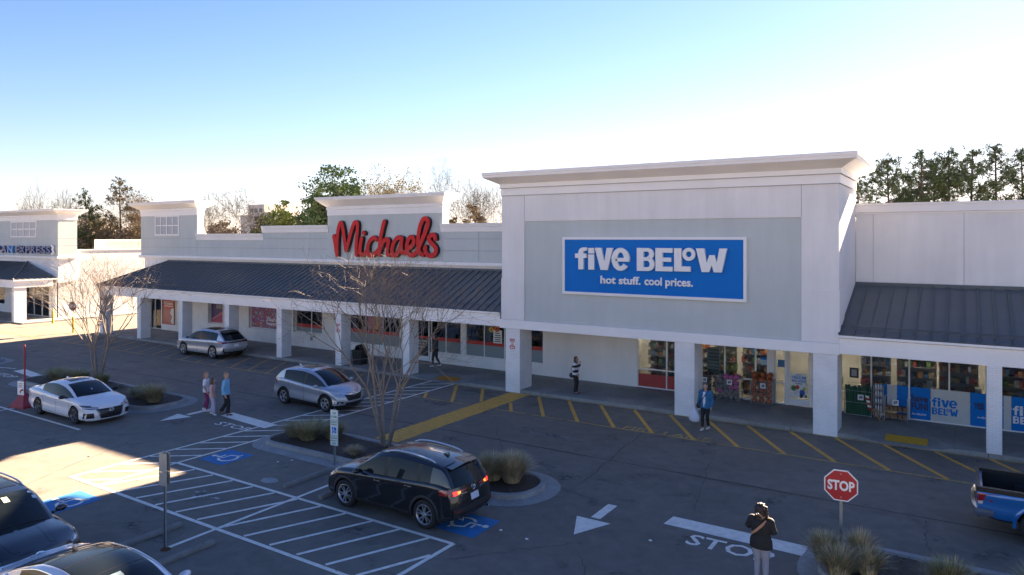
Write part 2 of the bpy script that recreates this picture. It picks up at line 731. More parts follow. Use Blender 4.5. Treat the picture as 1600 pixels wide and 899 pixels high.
arrow(-4.09, -11.5)
arrow(-22.65, -10.75)
ground_poly('stop_bar', [[(-2.5, -10.76), (0.78, -10.82), (0.80, -10.22), (-2.45, -10.18)]], WPAINT)
ground_poly('stop_bar', [[(-21.4, -9.98), (-18.3, -10.3), (-18.3, -9.7), (-21.4, -9.4)]], WPAINT)
ground_poly('stop_bar', [[(-39.25, -10.0), (-36.4, -10.3), (-36.3, -9.75), (-39.3, -9.4)]], WPAINT)


def ground_text(s, cx, cy, w, h, m, fat=0.0, name='pavement_lettering', rot=0.0):
    mb = text_mb(s, 1.0, 0.0, fat, res=2)
    xs = [p[0] for p in mb.v]
    zs = [p[2] for p in mb.v]
    x0, x1, z0, z1 = min(xs), max(xs), min(zs), max(zs)
    c, sn = math.cos(rot), math.sin(rot)
    out = []
    for p in mb.v:
        a = ((p[0] - x0) / (x1 - x0) - 0.5) * w
        b = ((p[2] - z0) / (z1 - z0) - 0.5) * h
        out.append((cx + a * c - b * sn, cy + a * sn + b * c, 0.0045))
    mb.v = out
    return build(name, mb, m, LOT)


ground_text('STOP', -0.72, -11.28, 1.95, 0.62, WPAINT, 0.012)
ground_text('STOP', -19.55, -10.72, 1.9, 0.42, WPAINT, 0.01)
ground_text('STOP', -38.2, -10.75, 1.9, 0.45, WPAINT, 0.01)
ground_text('FIRE LANE', -5.35, -2.86, 3.3, 0.46, YFADE, 0.004)

# fire lane hatching along the kerb
ground_poly('fire_lane_edge_line', [seg((-60, -3.14), (-18.8, -3.12), 0.09)], YFADE)
ground_poly('fire_lane_edge_line', [seg((-17.1, -3.12), (-14.0, -3.12), 0.09)], YFADE)
ground_poly('fire_lane_edge_line', [seg((-12.75, -3.13), (16, -3.2), 0.09)], YFADE)
ground_poly('kerb_edge_line', [seg((-17.1, -0.09), (18, -0.09), 0.10)], YFADE)
for i in range(-30, 14):
    x0 = -12.32 + 1.535 * i
    a, b = (x0, -0.16), (x0 + 1.93, -3.1)
    wd = 0.15
    mm = YPAINT if x0 > -20 else YFADE
    # keep the crosswalk strip and the access aisle clear
    pts = []
    for (lo, hi) in ((-99, -18.75), (-17.12, -13.95), (-12.78, 99)):
        t0 = max(0.0, (lo - a[0]) / 1.93)
        t1 = min(1.0, (hi - a[0]) / 1.93)
        if t1 - t0 > 0.08:
            p = (a[0] + 1.93 * t0, a[1] - 2.94 * t0)
            q = (a[0] + 1.93 * t1, a[1] - 2.94 * t1)
            ground_poly('fire_lane_stripe', [seg(p, q, wd if x0 > -20 else 0.11)], mm)
# broad yellow crossing strip from island to column
mb = MB()
n = 34
for i in range(n):
    y0 = -9.0 + 8.96 * i / n
    y1 = y0 + 8.96 / n - 0.012
    dx0, dx1 = random.uniform(-0.03, 0.03), random.uniform(-0.03, 0.03)
    ground_poly('crossing_strip', [[(-13.92 + dx0, y0), (-12.84 + dx1, y0), (-12.84 + dx1, y1), (-13.92 + dx0, y1)]], YPAINT)

# resurfacing seam, cracks, patch
SEAM = mat('seam_tar', (0.018, 0.018, 0.019), 0.6)


def wiggle(a, b, w, amp, n):
    rnd = random.Random(hash((a, b)) % 1000)
    L, Q = [], []
    dx, dy = b[0] - a[0], b[1] - a[1]
    l = math.hypot(dx, dy)
    nx, ny = -dy / l, dx / l
    o = 0
    for i in range(n + 1):
        t = i / n
        o = o * 0.7 + rnd.uniform(-amp, amp)
        ww = w * rnd.uniform(0.4, 1.2) / 2
        L.append((a[0] + dx * t + nx * (o + ww), a[1] + dy * t + ny * (o + ww)))
        Q.append((a[0] + dx * t + nx * (o - ww), a[1] + dy * t + ny * (o - ww)))
    return [[L[i], L[i + 1], Q[i + 1], Q[i]] for i in range(n)]


for i, (a, b, w, am) in enumerate([((-60, -6.75), (20, -6.82), 0.07, 0.02), ((-5.6, -9.3), (-6.1, -3.3), 0.03, 0.05), ((-14.6, -18.6), (-13.2, -17.3), 0.02, 0.05),
                                   ((-3.0, -6.9), (0.5, -6.9), 0.02, 0.04), ((3.2, -9.3), (3.0, -7.0), 0.02, 0.05), ((-32, -6.2), (-20, -8.2), 0.02, 0.06), ((-8.6, -9.3), (-4.6, -10.2), 0.025, 0.05), ((-3.5, -13.5), (-1.0, -16.5), 0.02, 0.06), ((-30, -16), (-24, -15.2), 0.025, 0.06), ((-21, -13.5), (-19.2, -18), 0.02, 0.05), ((-5.8, -15.2), (-3.9, -12.9), 0.018, 0.05), ((-12, -4.2), (-8.5, -8.9), 0.018, 0.05), ((-3.2, -4), (-2.2, -9.6), 0.018, 0.05), ((-27, -4), (-23, -7.9), 0.02, 0.05), ((4, -3.6), (6.5, -8.8), 0.018, 0.04), ((-40, -12.5), (-31, -12.2), 0.03, 0.05)]):
    ground_poly('asphalt_crack', wiggle(a, b, w, am, 40), SEAM, 0.003)
PATCH = concrete_mat('patch_concrete', (0.40, 0.40, 0.39))
pp = [(-13.42 + 0.30 * math.cos(R(t)) * (1 + 0.1 * math.sin(3 * t)), -13.97 + 0.22 * math.sin(R(t))) for t in range(0, 360, 24)]
ground_poly('utility_cover', [pp], PATCH, 0.006)
SPILL = worn_paint('dried_spill', (0.42, 0.41, 0.38), 0.8, 5)
rs_ = random.Random(3)
pp = []
for t in range(0, 360, 9):
    k = 0.6 + 0.4 * math.sin(R(3 * t + 40)) + 0.25 * math.sin(R(7 * t)) + rs_.uniform(-0.12, 0.12)
    pp.append((-14.0 + 0.55 * math.cos(R(t)) * k, -15.75 + 0.26 * math.sin(R(t)) * k))
ground_poly('dried_spill', [pp], SPILL, 0.0025)
pp = [(-8.8 + 0.9 * math.cos(R(t)) * (1 + 0.3 * math.sin(R(2 * t))), -5.3 + 0.16 * math.sin(R(t))) for t in range(0, 360, 12)]
ground_poly('dried_spill', [pp], worn_paint('faint_spill', (0.2, 0.2, 0.19), 0.95, 6), 0.0025)
LITTER = mat('litter_white', (0.7, 0.7, 0.7), 0.8)
for (x, y) in ((-14.6, -12.7), (-14.35, -12.35), (-20.3, -15.6), (-8.2, -10.6), (-4.9, -13.4), (-3.2, -14.9), (-5.7, -13.3), (-2.4, -11.9)):
    m_ = MB()
    m_.ball((x, y, 0.02), (0.05, 0.035, 0.02), 7, 4)
    tag(build('litter_scrap', m_, LITTER, origin=(x, y, 0)), 'small white scrap of litter lying on the asphalt', 'litter', 'scraps of litter on the asphalt')

# ------------------------------------------------------------------ raised islands
MULCH = concrete_mat('mulch', (0.085, 0.06, 0.045))


def rounded_rect(x0, x1, y0, y1, r0, r1, n=8):
    """rounded at the left end by r0 and at the right by r1"""
    p = []
    for cx, cy, r, a0 in ((x1 - r1, y0 + r1, r1, -90), (x1 - r1, y1 - r1, r1, 0), (x0 + r0, y1 - r0, r0, 90), (x0 + r0, y0 + r0, r0, 180)):
        p += arc(cx, cy, r, a0, a0 + 90, n)
    return p


def inset(p, d):
    n = len(p)
    out = []
    for i in range(n):
        a, b = p[i - 1], p[(i + 1) % n]
        dx, dy = b[0] - a[0], b[1] - a[1]
        l = math.hypot(dx, dy) or 1
        out.append((p[i][0] - dy / l * d, p[i][1] + dx / l * d))
    return out


def island(outline, apron=0.42):
    root = thing('traffic_island', None, None, (outline[0][0], outline[0][1], 0))
    root['kind'] = 'structure'
    ker, kin = inset(outline, apron), inset(outline, apron + 0.17)
    n = len(outline)
    # kerb in lengths with joints between them
    per = 0
    cuts = [0]
    for i in range(n):
        a, b = outline[i], outline[(i + 1) % n]
        per += math.hypot(b[0] - a[0], b[1] - a[1])
    # subdivide outline evenly
    def even(poly, cnt):
        L = [0]
        for i in range(len(poly)):
            a, b = poly[i], poly[(i + 1) % len(poly)]
            L.append(L[-1] + math.hypot(b[0] - a[0], b[1] - a[1]))
        out = []
        j = 0
        for k in range(cnt):
            s = L[-1] * k / cnt
            while L[j + 1] < s:
                j += 1
            a, b = poly[j], poly[(j + 1) % len(poly)]
            t = (s - L[j]) / max(L[j + 1] - L[j], 1e-9)
            out.append((a[0] + (b[0] - a[0]) * t, a[1] + (b[1] - a[1]) * t))
        return out
    N = max(8, int(per / 2.4)) * 6
    e = even(outline, N)
    ro = [e, inset(e, apron), inset(e, apron + 0.03), inset(e, apron + 0.16), inset(e, apron + 0.18)]
    zz = [0.006, 0.03, 0.15, 0.165, 0.10]
    for s in range(0, N, 6):
        mb = MB()
        rows = []
        for k in range(7):
            i = (s + k) % N
            t = 0
            if k == 0 or k == 6:
                # 8 mm joint
                j = (i + 1) % N if k == 0 else (i - 1) % N
                rows.append([(q[i][0] + (q[j][0] - q[i][0]) * 0.012, q[i][1] + (q[j][1] - q[i][1]) * 0.012, z) for q, z in zip(ro, zz)])
            else:
                rows.append([(q[i][0], q[i][1], z) for q, z in zip(ro, zz)])
        mb.grid([r[::-1] for r in rows])
        build('kerb', mb, KERBM, root)
    bed = inset(e, apron + 0.16)
    cx = sum(p[0] for p in bed) / N
    cy = sum(p[1] for p in bed) / N
    mb = MB()
    rows = []
    for r in range(9):
        t = 1 - r / 8
        rows.append([(cx + (p[0] - cx) * t, cy + (p[1] - cy) * t, 0.11 + 0.07 * (1 - t ** 2) + 0.02 * mnoise.noise(Vector((p[0] * t * 3, p[1] * 3, 0)))) for p in bed])
    mb.grid(rows, 0, True)
    o = build('mulch_bed', mb, MULCH, root, smooth=180)
    # bark chips
    ch = MB()
    rnd = random.Random(int(cx * 10))
    for _ in range(900):
        t = math.sqrt(rnd.random()) * 0.98
        p = bed[rnd.randrange(N)]
        x, y = cx + (p[0] - cx) * t + rnd.uniform(-.1, .1), cy + (p[1] - cy) * t + rnd.uniform(-.1, .1)
        z = 0.13 + 0.07 * (1 - t ** 2)
        a = rnd.uniform(0, 6.28)
        l, w = rnd.uniform(0.02, 0.055), rnd.uniform(0.008, 0.018)
        ca, sa = math.cos(a), math.sin(a)
        tl = rnd.uniform(-0.02, 0.02)
        ch.face([(x - ca * l - sa * w, y - sa * l + ca * w, z + tl), (x - ca * l + sa * w, y - sa * l - ca * w, z + tl), (x + ca * l + sa * w, y + sa * l - ca * w, z - tl + 0.01), (x + ca * l - sa * w, y + sa * l + ca * w, z - tl + 0.01)])
    c = build('bark_chips', ch, mat('bark_chip', (0.11, 0.08, 0.06), 0.9, var=(6, 0.5)), root)
    c['kind'] = 'stuff'
    return root


island(rounded_rect(-17.35, -5.72, -12.15, -9.1, 1.1, 1.45))
island(rounded_rect(-36.3, -24.0, -11.85, -8.55, 1.2, 1.45))
island(rounded_rect(0.74, 12.5, -12.6, -9.35, 1.4, 1.2))
island(rounded_rect(-54.0, -42.1, -11.6, -8.3, 1.2, 1.4))

# ------------------------------------------------------------------ pavement in front of the shops
SW = thing('sidewalk', None, None, (-20, 1.7, 0))
SW['kind'] = 'structure'
RAMPS = [(-18.05, 1.9), (2.12, 1.5)]          # centre, width of the dropped kerb


def slab(x0, x1, y0=0.0, y1=3.6):
    mb = MB()
    mb.box(x0 + 0.006, x1 - 0.006, y0, y1, -0.05, 0.15)
    return build('paving_slab', mb, CONC, SW, bevel=0.012)


cuts = []
x = -50.4
while x < 18:
    nx = x + 3.05
    segs = [(x, min(nx, 18))]
    for c, w in RAMPS:
        out = []
        for a, b in segs:
            l, r = c - w / 2 - 0.7, c + w / 2 + 0.7
            if b <= l or a >= r:
                out.append((a, b))
            else:
                if a < l - 0.2:
                    out.append((a, l))
                if b > r + 0.2:
                    out.append((r, b))
                elif b > r:
                    pass
        segs = out
    for a, b in segs:
        slab(a, b)
    cuts.append(x)
    x = nx
PADM = mat('tactile_yellow', (0.66, 0.36, 0.03), 0.7, var=(5, 0.12))
PADO = mat('tactile_orange', (0.50, 0.22, 0.03), 0.75, var=(5, 0.15))
for (c, w), pm in zip(RAMPS, (PADO, PADM)):
    mb = MB()
    l, r = c - w / 2 - 0.7, c + w / 2 + 0.7
    # fill any slab gap beside the ramp and the level landing behind it
    mb.box(l, r, 1.55, 3.6, -0.05, 0.149)
    a, b = c - w / 2, c + w / 2
    mb.face([(a, 0.0, 0.012), (b, 0.0, 0.012), (b, 1.55, 0.149), (a, 1.55, 0.149)])
    mb.face([(l, 0, 0.149), (a, 0, 0.012), (a, 1.55, 0.149)])
    mb.face([(b, 0, 0.012), (r, 0, 0.149), (b, 1.55, 0.149)])
    mb.face([(l, 0, 0.149), (a, 1.55, 0.149), (l, 1.55, 0.149)])
    mb.face([(r, 0, 0.149), (r, 1.55, 0.149), (b, 1.55, 0.149)])
    mb.face([(l, 0, -0.05), (a, 0, -0.05), (a, 0, 0.012), (l, 0, 0.149)])
    mb.face([(b, 0, -0.05), (r, 0, -0.05), (r, 0, 0.149), (b, 0, 0.012)])
    mb.face([(a, 0, -0.05), (b, 0, -0.05), (b, 0, 0.012), (a, 0, 0.012)])
    build('kerb_ramp', mb, CONC, SW)
    pd = MB()
    pw = 1.3 / 2
    def pz(y):
        return 0.012 + y * (0.137 / 1.55)
    y0, y1 = 0.28, 1.0
    pd.face([(c - pw, y0, pz(y0) + 0.012), (c + pw, y0, pz(y0) + 0.012), (c + pw, y1, pz(y1) + 0.012), (c - pw, y1, pz(y1) + 0.012)])
    for i in range(22):
        for j in range(12):
            xx = c - pw + (i + 0.5) * 2 * pw / 22
            yy = y0 + (j + 0.5) * (y1 - y0) / 12
            z = pz(yy) + 0.012
            h = 0.013
            pd.face([(xx - h, yy - h, z), (xx + h, yy - h, z), (xx + h * .6, yy - h * .3, z + 0.006), (xx - h * .6, yy - h * .3, z + 0.006)])
            pd.face([(xx - h * .6, yy - h * .3, z + 0.006), (xx + h * .6, yy - h * .3, z + 0.006), (xx + h, yy + h, z), (xx - h, yy + h, z)])
    build('tactile_pad', pd, pm, SW)
# ------------------------------------------------------------------ buildings
ROOFM = mat('dark_metal_roof', (0.095, 0.112, 0.122), 0.5, 0.0, 0.4, var=(0.7, 0.14))
ROOFE = mat('flat_roof_membrane', (0.42, 0.40, 0.38), 0.9, var=(0.3, 0.1))
SOFF = mat('soffit_white', (0.66, 0.65, 0.63), 0.8)
DARKIN = mat('shop_interior', (0.46, 0.42, 0.37), 0.85, var=(0.9, 0.35))
REDB = mat('red_band_film', (0.42, 0.025, 0.022), 0.35)
FROST = mat('frosted_film', (0.20, 0.26, 0.28), 0.4)
LAV = mat('blind_pane', (0.36, 0.39, 0.44), 0.35)


def ring_loft(mb, rect, prof, m=0):
    x0, x1, y0, y1 = rect
    rows = []
    for d, z in prof:
        rows.append([(x0 - d, y0 - d, z), (x1 + d, y0 - d, z), (x1 + d, y1 + d, z), (x0 - d, y1 + d, z)])
    n = mb.grid(rows, m, True)
    e = n + 4 * (len(rows) - 1)
    mb.f.append((e, e + 1, e + 2, e + 3))
    mb.f.append((n + 3, n + 2, n + 1, n))
    mb.m += [m, m]
    return mb


def wall_with_openings(mb, x0, x1, z0, z1, y0, y1, ops, m=0):
    cur = x0
    for a, b, lo, hi in sorted(ops):
        if a > cur + 0.001:
            mb.box(cur, a, y0, y1, z0, z1, m)
        if lo > z0 + 0.01:
            mb.box(a, b, y0, y1, z0, lo, m)
        if hi < z1 - 0.01:
            mb.box(a, b, y0, y1, hi, z1, m)
        cur = b
    if cur < x1 - 0.001:
        mb.box(cur, x1, y0, y1, z0, z1, m)


def shop_window(par, x0, x1, z0, z1, y, mull=(), trans=(), bar=0.055, name='window', frame=None, bands=True, red=None):
    """aluminium frame with one pane of glass per bay; the panes and films are its sub-parts"""
    mb = MB()
    d = 0.09
    mb.box(x0, x1, y - d / 2, y + d / 2, z0, z0 + bar)
    mb.box(x0, x1, y - d / 2, y + d / 2, z1 - bar, z1)
    xs = [x0] + list(mull) + [x1]
    for i, xx in enumerate(xs):
        a = xx if i == 0 else (xx - bar if i == len(xs) - 1 else xx - bar / 2)
        mb.box(a, a + bar, y - d / 2, y + d / 2, z0 + bar, z1 - bar)
    for i in range(len(xs) - 1):
        a = xs[i] + (bar if i == 0 else bar / 2)
        b = xs[i + 1] - (bar if i == len(xs) - 2 else bar / 2)
        for t in trans:
            mb.box(a, b, y - d / 2 + 0.004, y + d / 2 - 0.004, t - bar / 2, t + bar / 2)
    w = build(name, mb, frame or ALU, par)
    for i in range(len(xs) - 1):
        a = xs[i] + (bar if i == 0 else bar / 2)
        b = xs[i + 1] - (bar if i == len(xs) - 2 else bar / 2)
        g = MB()
        g.box(a - 0.01, b + 0.01, y - 0.005, y + 0.005, z0 + bar - 0.01, z1 - bar + 0.01)
        build('pane', g, GLASS, w)
        if red:
            rt, rb = red
            f = MB()
            f.box(a, b, y - 0.013, y - 0.009, rb, rt)
            build('red_film', f, REDB, w)
            f = MB()
            f.box(a, b, y - 0.013, y - 0.009, z0 + bar, rb - 0.002)
            build('frosted_film', f, FROST, w)
    return w


def roof_panels(par, x0, x1, ye, ze, yt, zt, step=0.455, hip_left=None, mname='roof_panel'):
    """standing-seam sheets, one object each; full-length ones share a mesh"""
    L = math.hypot(yt - ye, zt - ze)
    ty, tz = (yt - ye) / L, (zt - ze) / L
    ny, nz = -tz, ty
    base = wpos(par)
    proto = None
    n = int(round((x1 - x0) / step))
    step = (x1 - x0) / n

    def sheet(xa, la, lb):
        """la, lb: sheet length at its left and right edges, from the eave up"""
        mb = MB()
        def P(dx, s, h):
            return (xa + dx, ye + ty * s + ny * h, ze + tz * s + nz * h)
        mb.face([P(0, 0, 0), P(step, 0, 0), P(step, lb, 0), P(0, la, 0)])
        mb.face([P(0, 0, -0.03), P(step, 0, -0.03), P(step, 0, 0), P(0, 0, 0)])
        w, h = 0.022, 0.05
        mb.face([P(-w, 0, h), P(w, 0, h), P(w, la, h), P(-w, la, h)])
        mb.face([P(-w, 0, 0), P(-w, 0, h), P(-w, la, h), P(-w, la, 0)])
        mb.face([P(w, 0, h), P(w, 0, 0), P(w, la, 0), P(w, la, h)])
        mb.face([P(-w, 0, 0), P(w, 0, 0), P(w, 0, h), P(-w, 0, h)])
        return mb
    for i in range(n):
        xa = x0 + i * step
        la = lb = L
        if hip_left is not None:
            la = min(L, max(0.02, (xa - x0) / hip_left * L))
            lb = min(L, (xa + step - x0) / hip_left * L)
        if la >= L - 1e-6:
            if proto is None:
                proto = build(mname, sheet(xa, L, L), ROOFM, par)
                px = xa
            else:
                share(proto, (xa - px, 0, 0), par)
        else:
            build(mname, sheet(xa, la, lb), ROOFM, par)


# ---- large sign-fronted store in the middle of the picture
ST = thing('store_building', 'tall white stucco shop front with big grey panel and deep flared cornice over three columns', 'building', (-7.2, 2, 0))
mb = MB()
mb.box(-14.41, -13.18, 0, 4.6, 3.36, 9.11)           # left of the grey panel
mb.box(-1.22, 0.05, 0, 4.6, 3.36, 9.11)              # right of it
mb.box(-13.18, -1.22, 0, 4.6, 7.915, 9.11)           # above
mb.box(-13.18, -1.22, 0.06, 4.6, 3.36, 7.915)        # core behind the panel
mb.box(-14.41, 0.05, 0.001, 4.6, 9.11, 9.9)
build('wall', mb, WHITE, ST)
mb = MB()
mb.box(-13.175, -1.225, 0.045, 0.09, 3.365, 7.91)
build('sign_panel', mb, GREYP, ST)
for a, b in ((-14.435, -13.185), (-1.215, 0.075)):
    mb = MB()
    mb.box(a, b, -0.03, 1.2, 3.362, 5.26)
    build('pilaster', mb, WHITE, ST, bevel=0.01)
# vertical control joints as shallow dark reveals
JO = mat('control_joint', (0.30, 0.31, 0.33), 0.9)
for xx in (-13.18, -1.22):
    mb = MB()
    mb.box(xx - 0.008, xx + 0.008, -0.004, 0.02, 7.93, 9.10)
    build('control_joint', mb, JO, ST)
mb = MB()
mb.box(-14.52, 0.07, -0.05, 1.15, 2.95, 3.355)
build('beam', mb, TRIM, ST, bevel=0.012)
mb = MB()
mb.box(-14.40, 0.04, 1.16, 3.7, 2.98, 3.35)
build('soffit', mb, SOFF, ST)
mb = MB()
ring_loft(mb, (-14.41, 0.05, 0, 4.6), [(-0.2, 9.105), (0.035, 9.105), (0.035, 9.455), (0.085, 9.465), (0.085, 9.655), (0.11, 9.66), (0.64, 9.93), (0.655, 9.935), (0.655, 10.045), (0.69, 10.05), (0.69, 10.17), (0.1, 10.2)])
build('cornice', mb, TRIM, ST)
mb = MB()
ring_loft(mb, (-14.41, 0.05, 0, 4.6), [(0.0, 9.10), (0.042, 9.10), (0.042, 9.122), (0.0, 9.122)])
ring_loft(mb, (-14.41, 0.05, 0, 4.6), [(0.02, 9.45), (0.092, 9.45), (0.092, 9.47), (0.02, 9.47)])
build('cornice_reveal', mb, JO, ST)
for a, b in ((-14.2, -13.42), (-6.05, -5.23), (-0.82, 0.0)):
    mb = MB()
    mb.box(a, b, -0.015, 1.06, 0.0, 2.955)
    build('column', mb, BRICKW, ST, bevel=0.012)
mb = MB()
ops = [(-9.15, -6.2, 0.15, 2.97), (-6.2, -1.0, 0.15, 2.97)]
wall_with_openings(mb, -14.24, -1.0, 0.15, 2.98, 3.55, 3.78, ops)
mb.box(-14.41, 18, 4.7, 40, 3.3, 8.0)
mb.box(-14.41, -14.2, 3.8, 40, 0.0, 3.3)
mb.box(17.8, 18, 3.55, 40, 0.0, 3.3)
mb.box(-14.2, 17.8, 39.8, 40, 0, 3.3)
build('shop_wall', mb, WHITE, ST)
shop_window(ST, -9.15, -6.2, 0.15, 2.97, 3.62, [-7.71], [1.03])
shop_window(ST, -6.2, -3.2, 0.15, 2.97, 3.62, [-5.05, -3.73], [1.05])
mb = MB()
mb.box(-3.2, -2.94, 3.52, 3.72, 0.15, 2.97)
build('door_post', mb, ALU, ST)
shop_window(ST, -2.94, -2.48, 0.15, 2.97, 3.62, [], [1.05])


def glazed_door(par, x0, x1, z0, z1, y, handle_side=1, name='door'):
    mb = MB()
    d = 0.06
    s = 0.075
    mb.box(x0, x0 + s, y - d / 2, y + d / 2, z0, z1)
    mb.box(x1 - s, x1, y - d / 2, y + d / 2, z0, z1)
    mb.box(x0 + s, x1 - s, y - d / 2, y + d / 2, z0, z0 + 0.27)
    mb.box(x0 + s, x1 - s, y - d / 2, y + d / 2, z1 - s, z1)
    w = build(name, mb, ALU, par)
    g = MB()
    g.box(x0 + s - 0.01, x1 - s + 0.01, y - 0.005, y + 0.005, z0 + 0.26, z1 - s + 0.01)
    build('pane', g, GLASS, w)
    h = MB()
    hx = x1 - s / 2 if handle_side > 0 else x0 + s / 2
    sg = -1 if handle_side > 0 else 1
    h.tube([(hx, y - 0.03, z0 + 1.15), (hx, y - 0.09, z0 + 1.15), (hx + sg * 0.13, y - 0.09, z0 + 1.12), (hx + sg * 0.13, y - 0.09, z0 + 0.88), (hx, y - 0.09, z0 + 0.85), (hx, y - 0.03, z0 + 0.85)], 0.014, 6)
    build('handle', h, GALV, w, smooth=50)
    return w


glazed_door(ST, -2.40, -1.52, 0.16, 2.9, 3.62, 1)
glazed_door(ST, -1.50, -0.62, 0.16, 2.9, 3.62, -1)
mb = MB()
mb.box(-2.48, -2.405, 3.55, 3.7, 0.15, 2.97)
mb.box(-2.405, -0.6, 3.55, 3.7, 2.905, 2.97)
mb.box(-0.615, -0.5, 3.55, 3.7, 0.15, 2.905)
build('door_frame', mb, ALU, ST)
# red lower film in the left window, seen in the photo as a solid red sheet
mb = MB()
for a, b in ((-9.09, -8.42), (-8.41, -7.745), (-7.675, -6.9), (-6.89, -6.26)):
    mb.box(a, b, 3.600, 3.608, 0.21, 0.80)
build('red_film', mb, mat('red_window_film', (0.40, 0.05, 0.045), 0.4, var=(2, 0.15)), ST)
mb = MB()
mb.box(-14.3, 17.8, 9.0, 9.2, 0.0, 3.3)
mb.box(-9.6, -9.55, 3.85, 8.95, 0.14, 3.29)
build('interior_wall', mb, DARKIN, ST)
mb = MB()
mb.box(-14.2, 17.7, 3.6, 12, 0.08, 0.14)
build('interior_floor', mb, mat('shop_floor', (0.22, 0.19, 0.16), 0.4, var=(1.2, 0.2)), ST)

# ---- lower wing on the right
WG = thing('store_wing', 'flat white parapet wall with dark metal awning roof beside the tall shop front', 'building', (8, 3, 0))
mb = MB()
xs = [0.06, 0.70, 3.83, 6.95, 10.1, 13.2, 18]
for a, b in zip(xs[:-1], xs[1:]):
    w_ = MB()
    w_.box(a + 0.006, b - 0.006, 4.6, 4.68, 5.0, 8.12)
    build('wall_panel', w_, WHITE, WG)
mb.box(0.055, 18, 4.69, 5.0, 3.3, 8.3)
build('backing_wall', mb, JO, WG)
mb = MB()
mb.prism([(4.55, 8.12), (4.55, 8.17), (4.50, 8.20), (4.50, 8.47), (4.46, 8.48), (4.46, 8.56), (5.1, 8.56), (5.1, 8.12)], 'x', 0.052, 18)
build('parapet_cap', mb, TRIM, WG)
roof_panels(WG, 0.06, 17.8, -0.12, 3.70, 4.6, 5.24, 0.462)
mb = MB()
mb.box(0.06, 18, 4.48, 4.6, 5.2, 5.34)
build('roof_flashing', mb, ROOFM, WG)
for s in (0.42, 0.52):
    mb = MB()
    yy, zz = -0.12 + 4.72 * s * 0.2, 3.70 + 1.54 * s * 0.2
    mb.tube([(0.08, yy, zz + 0.11), (17.8, yy, zz + 0.11)], 0.016, 6)
    for i in range(38):
        mb.box(0.06 + 0.462 * i - 0.02, 0.06 + 0.462 * i + 0.02, yy - 0.02, yy + 0.02, zz + 0.02, zz + 0.12)
    build('snow_guard', mb, ROOFM, WG)


def eave_beam(par, x0, x1, cols, z0=3.0):
    mb = MB()
    mb.box(x0, x1, -0.0, 0.42, z0, 3.56)
    build('beam', mb, TRIM, par)
    mb = MB()
    mb.prism([(-0.02, 3.56), (-0.13, 3.60), (-0.13, 3.672), (0.45, 3.672), (0.45, 3.56)], 'x', x0, x1)
    build('fascia', mb, TRIM, par)
    edges = [x0] + [c for ab in cols for c in ab] + [x1]
    for a, b in zip(edges[0::2], edges[1::2]):
        if b - a < 1:
            continue
        p = MB()
        p.prism([(a + 0.02, z0 + 0.004), (a + 0.16, z0 + 0.30), (b - 0.16, z0 + 0.30), (b - 0.02, z0 + 0.004)], 'y', -0.012, 0.05)
        build('beam_panel', p, TRIM, par)


cols = [(4.45, 4.87), (9.3, 9.72), (14.2, 14.62)]
eave_beam(WG, 0.06, 18, cols)
for a, b in cols:
    mb = MB()
    mb.box(a, b, -0.01, 0.9, 0.15, 3.001)
    build('column', mb, BRICKW, WG, bevel=0.012)
mb = MB()
mb.box(0.06, 18, 0.43, 4.6, 3.05, 3.25)
build('soffit', mb, SOFF, WG)
ms = [0.73 + 1.315 * i for i in range(0, 13)]
shop_window(WG, -0.5, 17.4, 0.15, 2.97, 3.62, ms, [0.97])
mb = MB()
mb.box(-0.5, 17.8, 3.56, 3.8, 2.975, 3.04)
build('window_head', mb, TRIM, WG)

# ---- long store with the red script sign
MI = thing('craft_store_building', 'long grey panelled shop front with white parapets, two raised towers and dark sloping awning roof', 'building', (-32, 3, 0))
JX = [-50.6, -48.2, -45.7, -43.31, -40.85, -38.3, -35.98, -33.6, -31.45, -29.8, -20.72, -18.25, -14.42]


def top_at(x):
    if x < -43.31:
        return 8.83
    if x < -35.98:
        return 7.0
    if x < -29.8:
        return 7.5
    if x < -20.72:
        return 8.56
    return 7.5


for a, b in zip(JX[:-1], JX[1:]):
    t = top_at((a + b) / 2)
    zs = [5.84, 6.45, 7.1, t] if t > 7.2 else [5.84, 6.45, t]
    if a == -29.8:
        zs = [5.84, t]
    for z0, z1 in zip(zs[:-1], zs[1:]):
        g = 0.008
        p = MB()
        p.box(a + g, b - g, 3.55, 3.62, z0 + g, z1 - (0 if z1 == t else g))
        build('wall_panel', p, GREYP, MI)
mb = MB()
mb.box(-50.58, -43.33, 3.63, 4.03, 5.6, 9.0)
mb.box(-43.33, -36.0, 3.63, 3.99, 5.6, 7.2)
mb.box(-36.0, -29.82, 3.63, 3.99, 5.6, 7.7)
mb.box(-29.82, -20.74, 3.63, 4.06, 5.6, 8.8)
mb.box(-20.74, -14.42, 3.63, 3.99, 5.6, 7.7)
build('backing_wall', mb, JO, MI)
for x0, x1, zt in ((-50.6, -43.31, 8.83), (-29.8, -20.72, 8.56)):
    mb = MB()
    mb.box(x1 - 0.02, x1 + 0.004, 3.552, 4.08, 7.0, zt)
    build('tower_return', mb, WHITE, MI)
    mb = MB()
    mb.box(x0 - 0.004, x0 + 0.02, 3.552, 4.08, 5.84, zt)
    build('tower_return', mb, WHITE, MI)
    mb = MB()
    # curved foot of the return
    mb.prism([(4.08, 8.0), (4.08, 7.46), (4.30, 7.46), (4.15, 7.62)], 'x', x1 - 0.3, x1 + 0.004)
    build('tower_foot', mb, WHITE, MI)
mb = MB()
ring_loft(mb, (-50.6, -43.31, 3.55, 4.08), [(-0.3, 8.82), (0.03, 8.82), (0.03, 9.18), (0.07, 9.2), (0.07, 9.34), (0.1, 9.35), (0.62, 9.66), (0.64, 9.70), (0.64, 9.78), (0.68, 9.79), (0.68, 9.87), (0, 9.9)])
build('cornice', mb, TRIM, MI)
mb = MB()
